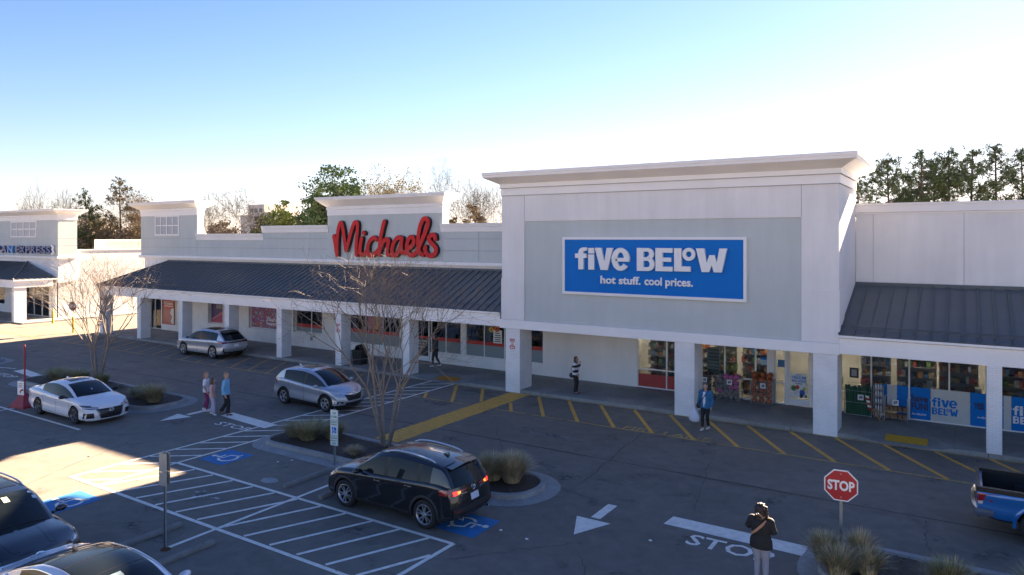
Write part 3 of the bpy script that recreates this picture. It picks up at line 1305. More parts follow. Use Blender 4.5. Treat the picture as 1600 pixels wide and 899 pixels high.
ring_loft(mb, (-29.8, -20.72, 3.55, 4.08), [(-0.3, 8.55), (0.03, 8.55), (0.03, 8.90), (0.07, 8.92), (0.07, 9.10), (0.1, 9.11), (0.5, 9.46), (0.54, 9.48), (0.54, 9.56), (0.58, 9.57), (0.58, 9.67), (0, 9.7)])
build('cornice', mb, TRIM, MI)
for x0, x1, z0, z1 in ((-43.38, -35.9, 6.99, 7.45), (-36.05, -29.72, 7.49, 7.96), (-20.80, -14.44, 7.48, 7.95)):
    mb = MB()
    h = z1 - z0
    mb.prism([(3.52, z0), (3.50, z0 + 0.02), (3.47, z0 + h * 0.55), (3.44, z0 + h * 0.6), (3.42, z1 - 0.08), (3.39, z1 - 0.07), (3.39, z1), (4.1, z1), (4.1, z0)], 'x', x0 + (0.002 if x0 == -36.05 else 0), x1)
    build('parapet_cap', mb, TRIM, MI)
mb = MB()
mb.prism([(3.62, 5.60), (3.46, 5.60), (3.42, 5.66), (3.42, 5.80), (3.46, 5.838), (3.62, 5.838)], 'x', -50.72, -14.42)
build('lower_trim', mb, TRIM, MI)
mb = MB()
mb.box(-50.1, -14.42, 3.58, 3.9, 3.1, 5.6)
mb.box(-50.1, -14.42, 4.1, 40, 3.2, 6.9)
mb.box(-50.1, -49.9, 3.8, 40, 0.0, 3.2)
mb.box(-49.9, -14.42, 39.8, 40, 0.0, 3.2)
build('upper_wall', mb, WHITE, MI)
# false window on the left tower
mb = MB()
x0, x1, z0, z1 = -48.62, -45.5, 7.33, 8.84
b = 0.10
mb.box(x0, x1, 3.49, 3.56, z0, z0 + b)
mb.box(x0, x1, 3.49, 3.56, z1 - b, z1 - 0.03)
for k in range(5):
    xx = x0 + (x1 - x0 - b) * k / 4
    mb.box(xx, xx + b * (1 if k in (0, 2, 4) else 0.6), 3.495, 3.559, z0 + b, z1 - b)
mb.box(x0 + b, x1 - b, 3.50, 3.558, (z0 + z1) / 2 - 0.035, (z0 + z1) / 2 + 0.035)
fw = build('window', mb, TRIM, MI)
g = MB()
for k in range(4):
    xx = x0 + (x1 - x0 - b) * k / 4
    g.box(xx + b * 0.5, xx + (x1 - x0 - b) / 4 + b * 0.2, 3.53, 3.549, z0 + b * 0.5, z1 - b * 0.5)
build('pane', g, LAV, fw)

roof_panels(MI, -49.95, -14.44, -0.12, 3.70, 3.57, 5.42, 0.455, hip_left=3.2)
mb = MB()
mb.face([(-49.95, -0.12, 3.70), (-46.75, 3.57, 5.42), (-49.95, 3.57, 3.70)])
mb.tube([(-49.95, -0.12, 3.74), (-46.75, 3.57, 5.46)], 0.05, 6)
build('hip_end', mb, ROOFM, MI)
mb = MB()
mb.box(-46.9, -14.44, 3.46, 3.58, 5.38, 5.5)
build('roof_flashing', mb, ROOFM, MI)
mb = MB()
yy, zz = -0.12 + 3.69 * 0.1, 3.70 + 1.72 * 0.1
mb.tube([(-49.0, yy, zz + 0.09), (-14.5, yy, zz + 0.09)], 0.018, 6)
build('snow_guard', mb, ROOFM, MI)
cols = [(-20.5 - 4.88 * i, -20.5 - 4.88 * i + 0.44) for i in range(6, -1, -1)]
eave_beam(MI, -49.9, -14.53, cols)
mb = MB()
mb.box(-49.9, -49.48, 0.43, 3.6, 3.0, 3.66)
build('beam', mb, TRIM, MI)
for a, b in cols:
    mb = MB()
    mb.box(a, b, -0.01, 0.72, 0.15, 3.001)
    build('column', mb, BRICKW, MI, bevel=0.012)
mb = MB()
mb.box(-49.47, -14.53, 0.43, 3.57, 3.02, 3.09)
build('soffit', mb, SOFF, MI)
ops = [(-49.5, -45.85, 0.15, 2.5), (-42.02, -40.36, 1.04, 2.5), (-37.49, -34.5, 1.0, 2.52), (-32.99, -30.32, 1.04, 2.53), (-28.09, -23.88, 0.72, 2.53), (-22.7, -21.62, 0.15, 2.55), (-21.62, -14.26, 0.70, 2.55)]
mb = MB()
wall_with_openings(mb, -49.9, -14.24, 0.15, 3.02, 3.55, 3.90, ops)
build('shop_wall', mb, BRICKW, MI)
RED = (1.57, 1.375)
w1 = shop_window(MI, -49.5, -48.05, 0.15, 2.5, 3.74, [-48.9], [])
mb = MB()
mb.box(-48.05, -45.85, 3.66, 3.85, 0.15, 0.52)
build('base_wall', mb, BRICKW, MI)
w1 = shop_window(MI, -48.05, -45.85, 0.52, 2.5, 3.74, [-46.3], [])
w2 = shop_window(MI, -42.02, -40.36, 1.04, 2.5, 3.80, [], [])
w3 = shop_window(MI, -37.49, -34.5, 1.0, 2.52, 3.80, [-36.0], [])
shop_window(MI, -32.99, -30.32, 1.04, 2.53, 3.80, [-31.5], [], red=(1.6, 1.37))
shop_window(MI, -28.09, -23.88, 0.72, 2.53, 3.74, [-26.7, -25.3], [], red=(1.6, 1.4))
shop_window(MI, -21.62, -19.48, 0.70, 2.55, 3.70, [-20.55], [], red=RED)
mb = MB()
mb.box(-19.48, -19.2, 3.63, 3.8, 0.70, 2.55)
build('window_post', mb, ALU, MI)
shop_window(MI, -19.2, -14.26, 0.70, 2.55, 3.70, [-17.95, -16.65, -15.4], [], red=RED)
glazed_door(MI, -22.68, -21.75, 0.16, 2.5, 3.70, 1)
mb = MB()
mb.box(-49.8, -14.5, 9.0, 9.2, 0, 3.1)
build('interior_wall', mb, DARKIN, MI)
mb = MB()
mb.box(-49.8, -14.45, 3.6, 9.0, 0.08, 0.14)
build('interior_floor', mb, MATS['shop_floor'], MI)

# ---- restaurant building beyond the passage on the left
JE = thing('restaurant_building', 'grey tower fronted restaurant with hipped porch and long sunlit white side wall', 'building', (-70, 6, 0))
XR = -63.3
mb = MB()
for z0, z1 in ((5.55, 6.45), (6.45, 7.1), (7.1, 8.75)):
    p = MB()
    p.box(-90, XR, 3.4, 5.0, z0 + 0.008, z1 - 0.008)
    build('wall_panel', p, GREYP, JE)
mb = MB()
mb.box(-89.9, XR - 0.06, 3.46, 4.9, 3.2, 9.2)
mb.box(-89, XR - 0.55, 5.0, 44, 0, 5.5)
build('wall', mb, WHITE, JE)
mb = MB()
mb.box(XR - 0.55, XR - 0.40, 3.5, 44, 0, 6.02)
mb.box(XR - 0.62, XR - 0.34, 5.02, 44, 6.02, 6.12)
build('side_wall', mb, stucco_mat('cream_stucco', (0.74, 0.72, 0.69), 0.02), JE)
mb = MB()
ring_loft(mb, (-90, XR, 3.4, 5.0), [(-0.3, 8.74), (0.03, 8.74), (0.03, 9.08), (0.07, 9.1), (0.07, 9.22), (0.1, 9.23), (0.6, 9.5), (0.62, 9.52), (0.62, 9.6), (0.66, 9.61), (0.66, 9.69), (0, 9.7)])
build('cornice', mb, TRIM, JE)
mb = MB()
ring_loft(mb, (-90, XR, 3.4, 5.0), [(-0.2, 5.3), (0.08, 5.3), (0.1, 5.35), (0.1, 5.5), (0.0, 5.549)])
build('lower_trim', mb, TRIM, JE)
mb = MB()
x0, x1, z0, z1 = -72.1, -67.1, 7.2, 8.72
b = 0.13
mb.box(x0, x1, 3.33, 3.41, z0, z0 + b)
mb.box(x0, x1, 3.33, 3.41, z1 - b, z1)
for k in range(5):
    xx = x0 + (x1 - x0 - b) * k / 4
    mb.box(xx, xx + b * (1 if k in (0, 2, 4) else 0.7), 3.335, 3.409, z0 + b, z1 - b)
mb.box(x0 + b, x1 - b, 3.34, 3.408, (z0 + z1) / 2 - 0.05, (z0 + z1) / 2 + 0.05)
fw = build('window', mb, TRIM, JE)
g = MB()
for k in range(4):
    xx = x0 + (x1 - x0 - b) * k / 4
    g.box(xx + b * 0.5, xx + (x1 - x0 - b) / 4 + b * 0.2, 3.37, 3.399, z0 + b * 0.5, z1 - b * 0.5)
build('pane', g, LAV, fw)
# porch: hipped metal roof, beam, columns
HX = -68.9
roof_panels(JE, -90, HX, -0.12, 3.62, 3.4, 4.95, 0.46)
mb = MB()
n = 12
stepx = (XR - HX) / n
L = 3.52
for i in range(n):
    # front triangle beside the hip
    a, b2 = i / n, (i + 1) / n
    la, lb = 1 - a, 1 - b2
    xa, xb = HX + (XR - HX) * a, HX + (XR - HX) * b2
    p = MB()
    p.face([(xa, -0.12, 3.62), (xb, -0.12, 3.62), (xb, -0.12 + 3.52 * lb, 3.62 + 1.33 * lb), (xa, -0.12 + 3.52 * la, 3.62 + 1.33 * la)])
    p.box(xa - 0.02, xa + 0.02, -0.12, -0.10, 3.62, 3.66)
    p.tube([(xa, -0.12, 3.645), (xa, -0.12 + 3.52 * la, 3.645 + 1.33 * la)], 0.025, 4)
    build('roof_panel', p, ROOFM, JE)
# right slope facing the passage
n = 8
for i in range(n):
    a, b2 = i / n, (i + 1) / n
    ya, yb = -0.12 + 3.52 * a, -0.12 + 3.52 * b2
    p = MB()
    def hp(t):
        return (XR + (HX - XR) * t, -0.12 + 3.52 * t, 3.62 + 1.33 * t)
    p.face([(XR, ya, 3.62), (XR, yb, 3.62), hp(b2), hp(a)])
    p.tube([(XR, ya, 3.645), (hp(a)[0], hp(a)[1], hp(a)[2] + 0.025)], 0.025, 4)
    build('roof_panel', p, ROOFM, JE)
mb = MB()
mb.tube([(XR, -0.12, 3.66), (HX, 3.4, 5.0)], 0.06, 6)
build('hip_ridge', mb, ROOFM, JE)
mb = MB()
mb.box(-90, XR - 0.02, 0.0, 0.5, 2.95, 3.52)
mb.box(XR - 0.52, XR - 0.02, 0.5, 3.0, 2.95, 3.52)
mb.box(-90, XR + 0.08, -0.10, 0.6, 3.521, 3.61)
mb.box(XR - 0.6, XR + 0.08, 0.6, 3.4, 3.521, 3.61)
build('beam', mb, TRIM, JE)
for a in (XR - 0.5, XR - 7.2, XR - 14, XR - 21):
    mb = MB()
    mb.box(a, a + 0.42, 0.02, 0.95, 0.1, 2.951)
    build('column', mb, BRICKW, JE)
mb = MB()
ops = [(-69.3, -64.9, 0.1, 2.75), (-80, -73.5, 0.8, 2.6)]
wall_with_openings(mb, -90, XR - 0.40, 0.1, 3.2, 3.4, 3.6, ops)
mb.box(-90, XR - 0.5, 0.55, 3.4, 2.97, 3.2)
build('shop_wall', mb, WHITE, JE)
shop_window(JE, -69.3, -66.3, 0.1, 2.75, 3.5, [-67.8], [2.1])
shop_window(JE, -66.3, -64.9, 0.1, 2.75, 3.5, [], [2.1])
shop_window(JE, -80, -73.5, 0.8, 2.6, 3.5, [-77.8, -75.6], [])
mb = MB()
mb.box(-90, XR - 0.7, 5.0, 5.1, 0, 3.2)
build('interior_wall', mb, DARKIN, JE)
jp = MB()
jp.box(-92, XR + 1.6, -0.05, 3.5, 0.0, 0.11)
jp.box(XR - 0.4, XR + 1.6, 3.5, 44, 0.0, 0.11)
build('paving_slab', jp, CONC, SW)
# plant on the roof of the restaurant
ACM = mat('rooftop_unit_beige', (0.62, 0.57, 0.50), 0.6, var=(1.5, 0.08))


def roof_unit(x, y, z, sx, sy, sz, label):
    t = thing('rooftop_unit', label, 'air conditioner', (x, y, z), 0, 'rooftop units on the restaurant')
    mb = MB()
    mb.box(x - sx / 2, x + sx / 2, y - sy / 2, y + sy / 2, z + 0.12, z + sz)
    build('casing', mb, ACM, t, bevel=0.03)
    mb = MB()
    for i in range(3):
        yy = y - sy / 2 + sy * (i + 0.5) / 3
        mb.box(x + sx / 2, x + sx / 2 + 0.02, yy - sy / 7, yy + sy / 7, z + 0.25, z + sz - 0.15)
    build('side_panel', mb, mat('unit_panel', (0.55, 0.44, 0.33), 0.6), t)
    mb = MB()
    mb.box(x - sx / 2 + 0.1, x + sx / 2 - 0.1, y - sy / 2 + 0.1, y + sy / 2 - 0.1, z, z + 0.119)
    build('kerb_frame', mb, GALV, t)


roof_unit(-66.5, 11.0, 5.5, 2.2, 4.6, 1.5, 'long beige rooftop unit with square side panels behind the restaurant tower')
roof_unit(-66.0, 15.0, 5.5, 1.2, 1.4, 1.2, 'small beige rooftop unit beside the long one on the restaurant')
roof_unit(-66.2, 21.5, 5.5, 1.8, 3.4, 2.0, 'tall beige rooftop unit against the left edge of the craft store tower')
mb = MB()
mb.tube([(-66.0, 18.5, 5.5), (-66.0, 18.5, 6.6)], 0.07, 8)
tag(build('vent_pipe', mb, GALV, origin=(-66.0, 18.5, 5.5)), 'thin roof vent pipe standing between the rooftop units', 'pipe')
# ------------------------------------------------------------------ vehicles
CGLASS = mat('car_glass', (0.010, 0.014, 0.016), 0.03, 0.0, 0.3)
TYRE = mat('tyre_rubber', (0.016, 0.016, 0.017), 0.8)
CHROME = mat('chrome_trim', (0.75, 0.76, 0.78), 0.12, 1.0)
ALLOY = mat('alloy_silver', (0.62, 0.63, 0.65), 0.28, 0.9)
ALLOYD = mat('alloy_dark', (0.10, 0.10, 0.11), 0.35, 0.8)
CLAD = mat('grey_cladding', (0.022, 0.022, 0.023), 0.6)
LINER = mat('wheel_well', (0.006, 0.006, 0.006), 0.9)
LAMP = mat('headlamp_glass', (0.55, 0.58, 0.62), 0.08, 0.35, 0.8, coat=0.8)
LAMPD = mat('headlamp_dark', (0.10, 0.11, 0.12), 0.1, 0.3, 0.8, coat=0.8)
TAILR = mat('tail_lamp_red', (0.26, 0.008, 0.012), 0.12, 0.0, 0.7, coat=0.8)
TAILON = mat('tail_lamp_lit', (0.6, 0.02, 0.015), 0.2, emit=((1.0, 0.03, 0.02), 0.12))
TAILW = mat('tail_lamp_clear', (0.7, 0.62, 0.55), 0.1, 0.2, 0.8, coat=0.8)
AMBER = mat('tail_lamp_amber', (0.7, 0.22, 0.04), 0.2, emit=((1.0, 0.3, 0.05), 0.08))
GRILLE = mat('grille_black', (0.008, 0.008, 0.009), 0.35)
PLATE = mat('number_plate', (0.55, 0.62, 0.72), 0.5)


def paint(name, col, metal=0.0, rough=0.3):
    return mat(name, col, rough, metal, 0.5, coat=1.0, var=(40, 0.05) if metal else None)


def pch(tab):
    """monotone cubic through a table"""
    xs = [t[0] for t in tab]
    ys = [t[1] for t in tab]
    n = len(xs)
    d = [(ys[i + 1] - ys[i]) / (xs[i + 1] - xs[i]) for i in range(n - 1)]
    m = [d[0]] + [0 if d[i - 1] * d[i] <= 0 else 2 * d[i - 1] * d[i] / (d[i - 1] + d[i]) for i in range(1, n - 1)] + [d[-1]]

    def f(x):
        if x <= xs[0]:
            return ys[0]
        if x >= xs[-1]:
            return ys[-1]
        i = max(k for k in range(n - 1) if xs[k] <= x)
        h = xs[i + 1] - xs[i]
        t = (x - xs[i]) / h
        return (2 * t ** 3 - 3 * t * t + 1) * ys[i] + (t ** 3 - 2 * t * t + t) * h * m[i] + (-2 * t ** 3 + 3 * t * t) * ys[i + 1] + (t ** 3 - t * t) * h * m[i + 1]
    return f


def car_body_mesh(c):
    """closed loft of the lower body with wheel wells cut out"""
    L, Wh = c['L'], c['W'] / 2
    zsh, ztop = pch(c['zsh']), pch(c['ztop'])
    wt = pch([(-L / 2, c.get('wr', 0.93)), (-L / 2 + 0.5, 0.985), (0, 1.0), (L / 2 - 0.8, 0.985), (L / 2, c.get('wf', 0.90))])
    rkf, rkr = pch(c['rakef']), pch(c['raker'])
    zf = c.get('zf', 0.2)
    pf, pr = c.get('pf', 0.28), c.get('pr', 0.16)
    fz = pch(c.get('floor', [(-L / 2, zf + 0.10), (-L / 2 + 0.5, zf), (L / 2 - 0.5, zf), (L / 2, zf + 0.03)]))
    xs = [-L / 2 + L * i / 40 for i in range(41)] + list(c['doors'])
    xs = sorted(xs)
    xs = [x for i, x in enumerate(xs) if i == 0 or x - xs[i - 1] > 0.02 or x in c['doors']]
    sp = c.get('side', (0.93, 0.985, 0.997, 0.985, 1.0, 0.985, 0.945))
    K = 2

    def half(x):
        w, s, t, f = Wh * wt(x), zsh(x), ztop(x), fz(x)
        hgt = s - f
        p = [(0.0, f), (0.80 * w, f), (sp[0] * w, f + 0.03), (sp[1] * w, f + 0.16 * hgt), (sp[2] * w, f + 0.36 * hgt), (sp[3] * w, f + 0.58 * hgt),
             (sp[4] * w, s - 0.17 * hgt), (sp[5] * w, s - 0.05 * hgt), (sp[6] * w, s + 0.012), (0.85 * w, s + 0.45 * (t - s) + 0.012), (0.5 * w, s + 0.88 * (t - s) + 0.012), (0.0, t + 0.012)]
        return smooth_path(p, K)
    nh = len(half(0))
    xfs, xrs = L / 2 - 0.6, -L / 2 + 0.5

    def place(x0, y, z):
        a = min(abs(y) / Wh, 1.0)
        if x0 > xfs:
            t = (x0 - xfs) / (L / 2 - xfs)
            e = L / 2 - pf * a ** 2.4 - rkf(z)
            return (xfs + t * (e - xfs), y, z)
        if x0 < xrs:
            t = (xrs - x0) / (xrs + L / 2)
            e = -L / 2 + pr * a ** 3 + rkr(z)
            return (xrs + t * (e - xrs), y, z)
        return (x0, y, z)
    mb = MB()
    rows = []
    for x in xs:
        h = half(x)
        ring = [(y, z) for y, z in h] + [(-y, z) for y, z in h[-2:0:-1]]
        rows.append([place(x, y, z) for y, z in ring])
    n = len(rows[0])
    base = mb.grid(rows, 0, True)
    # end caps as ladders between matching right and left points
    for end in (0, len(rows) - 1):
        x = xs[end]
        h = half(x)
        b = base + end * n
        m = 8
        lad = []
        for k in range(1, nh - 1):
            y, z = h[k]
            row = [b + k]
            for j in range(1, m):
                yy = y * (1 - 2 * j / m)
                mb.v.append(place(x, yy, z))
                row.append(len(mb.v) - 1)
            row.append(b + n - k)
            lad.append(row)
        fl = (end == 0)
        def add(q):
            mb.f.append(tuple(q) if not fl else tuple(q)[::-1])
            mb.m.append(0)
        for r0, r1 in zip(lad[:-1], lad[1:]):
            for j in range(m):
                add((r0[j], r0[j + 1], r1[j + 1], r1[j])[::-1])
        for j in range(m):
            add((b, lad[0][j + 1], lad[0][j])[::-1])
            add((b + nh - 1, lad[-1][j], lad[-1][j + 1])[::-1])
    me = bpy.data.meshes.new('body')
    me.from_pydata(mb.v, [], mb.f)
    bm = bmesh.new()
    bm.from_mesh(me)
    bmesh.ops.recalc_face_normals(bm, faces=bm.faces)
    bm.to_mesh(me)
    bm.free()
    full = me.copy()
    o = bpy.data.objects.new('body', me)
    COL.objects.link(o)
    cut = MB()
    for ax in c['axles']:
        for s in (1, -1):
            ra = c['ra']
            prof = [(0.001, 0), (ra, 0), (ra, 0.5), (0.001, 0.5)]
            y0 = Wh - 0.30 if s > 0 else -Wh + 0.30 - 0.5
            cut.lathe(prof, 36, 'y', (ax, y0, c['r'] + 0.01))
    cm = bpy.data.meshes.new('cut')
    cm.from_pydata(cut.v, [], cut.f)
    bm = bmesh.new()
    bm.from_mesh(cm)
    bmesh.ops.remove_doubles(bm, verts=bm.verts, dist=0.003)
    bmesh.ops.recalc_face_normals(bm, faces=bm.faces)
    bm.to_mesh(cm)
    bm.free()
    co = bpy.data.objects.new('cut', cm)
    COL.objects.link(co)
    md = o.modifiers.new('b', 'BOOLEAN')
    md.object = co
    md.operation = 'DIFFERENCE'
    md.solver = 'EXACT'
    dg = bpy.context.evaluated_depsgraph_get()
    res = bpy.data.meshes.new_from_object(o.evaluated_get(dg))
    bpy.data.objects.remove(o)
    bpy.data.objects.remove(co)
    return res, full


def cabin_grid(c):
    """greenhouse: rows of half sections; returns station list and points (x index, s index)"""
    zsh = pch(c['zsh'])
    zr = pch(sorted(c['roof']))
    xf, xrf, xrr, xb = c['xf'], c['xrf'], c['xrr'], c['xb']
    Wh = c['W'] / 2
    N = 46
    xs = sorted(set([round(xb + (xf - xb) * i / N, 4) for i in range(N + 1)] + [xrf, xrr] + [p for ab in c['bpil'] for p in ab] + list(c.get('dpil', []))))
    G = []
    tum = c.get('tum', 0.30)
    wbt = pch([(xb, c.get('wbr', 0.80)), (xrr, 0.875), (0, 0.915), (xrf, 0.91), (xf, c.get('wbf', 0.84))])
    for x in xs:
        zb = zsh(x) - 0.03
        zt = max(zr(x), zb + 0.02)
        h = zt - zb
        wb = Wh * wbt(x)
        w1 = wb - tum * h
        crown = 0.05 * min(1, h / 0.3)
        gl = c.get('glass_top', 0.80)
        P = [(wb, zb), (wb - tum * h * 0.42 + 0.012, zb + h * 0.42), (wb - tum * h * gl + 0.004, zb + h * gl), (w1 - 0.015, zb + h * 0.92 - crown * 0.4), (w1 - 0.07, zt - crown * 0.85), (w1 * 0.80, zt - crown * 0.58), (w1 * 0.4, zt - crown * 0.14), (0.0, zt)]
        row = []
        if x > xrf:
            ph = (x - xrf) / (xf - xrf)
            bow = 0.05 + 0.16 * ph
        elif x < xrr:
            ph = (xrr - x) / (xrr - xb)
            bow = -(0.03 + c.get('bowr', 0.10) * ph)
        else:
            bow = 0.05 * max(0, 1 - (xrf - x) / 0.5) - 0.03 * max(0, 1 - (x - xrr) / 0.5)
        full = [(-y, z) for y, z in P] + [(y, z) for y, z in P[-2::-1]]
        for y, z in full:
            a = min(1, abs(y) / wb)
            row.append((x + bow * (1 - a * a), y, z))
        G.append(row)
    return xs, G


def add_part(name, mesh_or_mb, mats, par, smooth=40):
    return build(name, mesh_or_mb, mats, par, local=True, smooth=smooth)


def sub_mesh(res, pick):
    """split off the faces for which pick(face centre, normal) is true"""
    mb = MB()
    used = {}
    idx = []
    for p in res.polygons:
        if pick(p.center, p.normal):
            f = []
            for v in p.vertices:
                if v not in used:
                    used[v] = len(mb.v)
                    mb.v.append(tuple(res.vertices[v].co))
                f.append(used[v])
            mb.f.append(tuple(f))
            mb.m.append(0)
            idx.append(p.index)
    return mb, set(idx)


class Car:
    def __init__(self, c, root, body_m, roof_m=None, clad=None, wheel_style='ten', alloy=None, bp=BLACK):
        self.c, self.root = c, root
        L, Wh = c['L'], c['W'] / 2
        res, full = car_body_mesh(c)
        zsh = pch(c['zsh'])
        ra = c['ra']
        self.paint = body_m
        taken = set()
        dl = c['doors']

        def well(ct):
            for ax in c['axles']:
                if math.hypot(ct.x - ax, ct.z - c['r'] - 0.01) < ra + 0.002 and abs(ct.y) > Wh - 0.31 and abs(ct.y) < Wh + 0.1:
                    return True
            return False
        for ax in c['axles']:
            for s in (1, -1):
                mbw, ids = sub_mesh(res, lambda ct, nn: well(ct) and s * ct.y > 0 and abs(ct.x - ax) < 0.8)
                taken |= ids
                add_part('wheel_well', mbw, LINER, root, None)
        fl = c.get('zf', 0.2)
        zc = c.get('zclad', fl + 0.11)
        # doors and bonnet as panels of their own
        for k in range(len(dl) - 1):
            for s in (1, -1):
                mbd, ids = sub_mesh(res, lambda ct, nn: dl[k] < ct.x < dl[k + 1] and s * nn.y > 0.45 and zc + 0.05 < ct.z < zsh(ct.x) + 0.02)
                ids2 = ids - taken
                mbd, ids = sub_mesh_ids(res, ids2)
                taken |= ids
                d = add_part('door', mbd, body_m, root)
                hx, hz = dl[k] + 0.17, zsh(dl[k] + 0.2) - 0.13 * (zsh(0) - fl)
                h = MB()
                h.tube([(hx - 0.10, s * (Wh + 0.004), hz), (hx - 0.07, s * (Wh + 0.022), hz + 0.004), (hx + 0.07, s * (Wh + 0.022), hz + 0.008), (hx + 0.10, s * (Wh + 0.004), hz + 0.008)], 0.014, 6)
                add_part('handle', h, c.get('handle_m', body_m), d)
        xf = c['xf']
        mbh, ids = sub_mesh(res, lambda ct, nn: nn.z > 0.55 and ct.x > xf - 0.15 and abs(ct.y) < Wh * 0.83 and ct.z > zsh(ct.x) - 0.05)
        ids -= taken
        mbh, ids = sub_mesh_ids(res, ids)
        taken |= ids
        self.hood = add_part('bonnet', mbh, body_m, root, 60)
        mbc, ids = sub_mesh(res, lambda ct, nn: ct.z < zc or nn.z < -0.7)
        ids -= taken
        mbc, ids = sub_mesh_ids(res, ids)
        taken |= ids
        add_part('lower_cladding', mbc, clad or CLAD, root, 60)
        rest = set(p.index for p in res.polygons) - taken
        mbb, _ = sub_mesh_ids(res, rest)
        self.body = add_part('body', mbb, body_m, root, 45)
        # greenhouse
        xs, G = cabin_grid(c)
        self.G, self.gx = G, xs
        nj = len(G[0]) - 1
        reg = {}

        def put(key, i, j):
            reg.setdefault(key, []).append((i, j))
        xrf, xrr = c['xrf'], c['xrr']
        dp = c.get('dpil', [])
        for i in range(len(xs) - 1):
            xm = (xs[i] + xs[i + 1]) / 2
            for j in range(nj):
                side = j < 2 or j >= nj - 2
                mid = 4 <= j < nj - 4
                if side:
                    sgn = 'r' if j < 2 else 'l'
                    blk = [k for k, (a, b) in enumerate(c['bpil']) if a < xm < b]
                    if len(dp) and xm < dp[0]:
                        put(('rear_pillar', sgn), i, j)
                    elif blk:
                        put(('door_pillar', sgn, blk[0]), i, j)
                    else:
                        k = sum(1 for a, b in c['bpil'] if xm > b)
                        put(('side_window', sgn, k), i, j)
                elif not mid:
                    put('roof_frame', i, j)
                elif xm > xrf:
                    put('windscreen', i, j)
                elif xm < xrr:
                    put('rear_window', i, j)
                else:
                    put('roof', i, j)
        rm = roof_m or body_m
        for key, cells in reg.items():
            mb = MB()
            used = {}
            for i, j in cells:
                f = []
                for a, b in ((i, j), (i + 1, j), (i + 1, j + 1), (i, j + 1)):
                    if (a, b) not in used:
                        used[(a, b)] = len(mb.v)
                        mb.v.append(G[a][b])
                    f.append(used[(a, b)])
                mb.f.append(tuple(f))
                mb.m.append(0)
            nm = key if isinstance(key, str) else key[0]
            m = {'windscreen': CGLASS, 'rear_window': CGLASS, 'side_window': CGLASS, 'door_pillar': bp, 'roof': rm, 'roof_frame': body_m, 'rear_pillar': body_m}[nm]
            o = add_part(nm, mb, m, root, 180)
            if nm == 'roof':
                self.roof = o
        # belt moulding
        for s in (0, nj):
            mb = MB()
            mb.tube([G[i][s] for i in range(2, len(xs) - 2)], 0.012, 5)
            add_part('belt_moulding', mb, c.get('belt_m', BLACK), root)
        # shut lines
        mb = MB()
        zl = zc + 0.05
        for s in (1, -1):
            for x in dl:
                pts = []
                for t in range(9):
                    z = zl + (zsh(x) - 0.02 - zl) * t / 8
                    pts.append((x, s * 3, z))
                self._bv = None
                mb2 = pts
                line = []
                for p in pts:
                    h = self.hit(res, Vector(p), Vector((0, -s, 0)))
                    if h:
                        line.append(h[0])
                if len(line) > 2:
                    mb.tube(line, 0.006, 4)
            line = []
            for t in range(25):
                x = dl[0] + (dl[-1] - dl[0]) * t / 24
                h = self.hit(res, Vector((x, s * 3, zl)), Vector((0, -s, 0)))
                if h and not well(h[0]):
                    line.append(h[0])
            if len(line) > 2:
                mb.tube(line, 0.006, 4)
        sl = add_part('shut_line', mb, LINER, root, None)
        sl['kind'] = 'stuff'
        # surfaces for projecting lamps, badges and trim
        vs = [v.co.copy() for v in full.vertices]
        fs = [tuple(p.vertices) for p in full.polygons]
        b = len(vs)
        for r in G:
            vs += [Vector(p) for p in r]
        w = nj + 1
        for i in range(len(xs) - 1):
            for j in range(nj):
                fs.append((b + i * w + j, b + (i + 1) * w + j, b + (i + 1) * w + j + 1, b + i * w + j + 1))
        self.bv = BVHTree.FromPolygons(vs, fs)
        if c.get('flare'):
            for ax in c['axles']:
                for s in (1, -1):
                    rows = []
                    for t in range(-12, 193, 8):
                        row = []
                        for q, off in ((ra - 0.006, -0.03), (ra - 0.006, 0.012), (ra + c['flare'] * 0.6, 0.016), (ra + c['flare'], 0.004), (ra + c['flare'], -0.02)):
                            x, z = ax + q * math.cos(R(t)), c['r'] + 0.01 + q * math.sin(R(t))
                            loc = self.bv.ray_cast(Vector((x, s * 3, max(z, fl + 0.06))), Vector((0, -s, 0)))[0]
                            y = loc.y if loc else s * Wh * 0.95
                            if abs(y) < Wh * 0.8:
                                y = s * Wh * 0.93
                            row.append((x, y + s * off, z))
                        rows.append(row if s > 0 else row[::-1])
                    mb = MB()
                    mb.grid(rows)
                    add_part('arch_moulding', mb, c.get('flare_m', CLAD), root, 50)
        for ax in c['axles']:
            for s in (1, -1):
                self.wheel(ax, s, wheel_style, alloy or ALLOY)

    def hit(self, res, o, d):
        if getattr(self, '_rb', None) is None:
            self._rb = BVHTree.FromPolygons([v.co.copy() for v in res.vertices], [tuple(p.vertices) for p in res.polygons])
        h = self._rb.ray_cast(o, d)
        return h if h[0] is not None else None

    def wheel(self, ax, s, style, alloy):
        c = self.c
        r, tw = c['r'], c.get('tw', 0.225)
        y0 = s * (c['W'] / 2 - 0.02)
        e = bpy.data.objects.new('wheel', None)
        hub = MB()
        rr = r * c.get('rimf', 0.69)
        hub.lathe([(0.001, -0.10), (rr * 0.62, -0.10), (rr * 0.62, -0.075), (0.06, -0.06), (0.001, -0.06)], 18, 'y')
        hub.lathe([(rr * 0.97, -0.19), (rr * 0.94, -0.10), (rr * 0.95, -0.02)], 24, 'y')
        w = build('wheel', hub, LINER, self.root, local=True, smooth=40)
        w.location = (ax, y0, r)
        w.rotation_euler = (0, R(random.uniform(0, 60)), 0 if s > 0 else math.pi)
        t = MB()
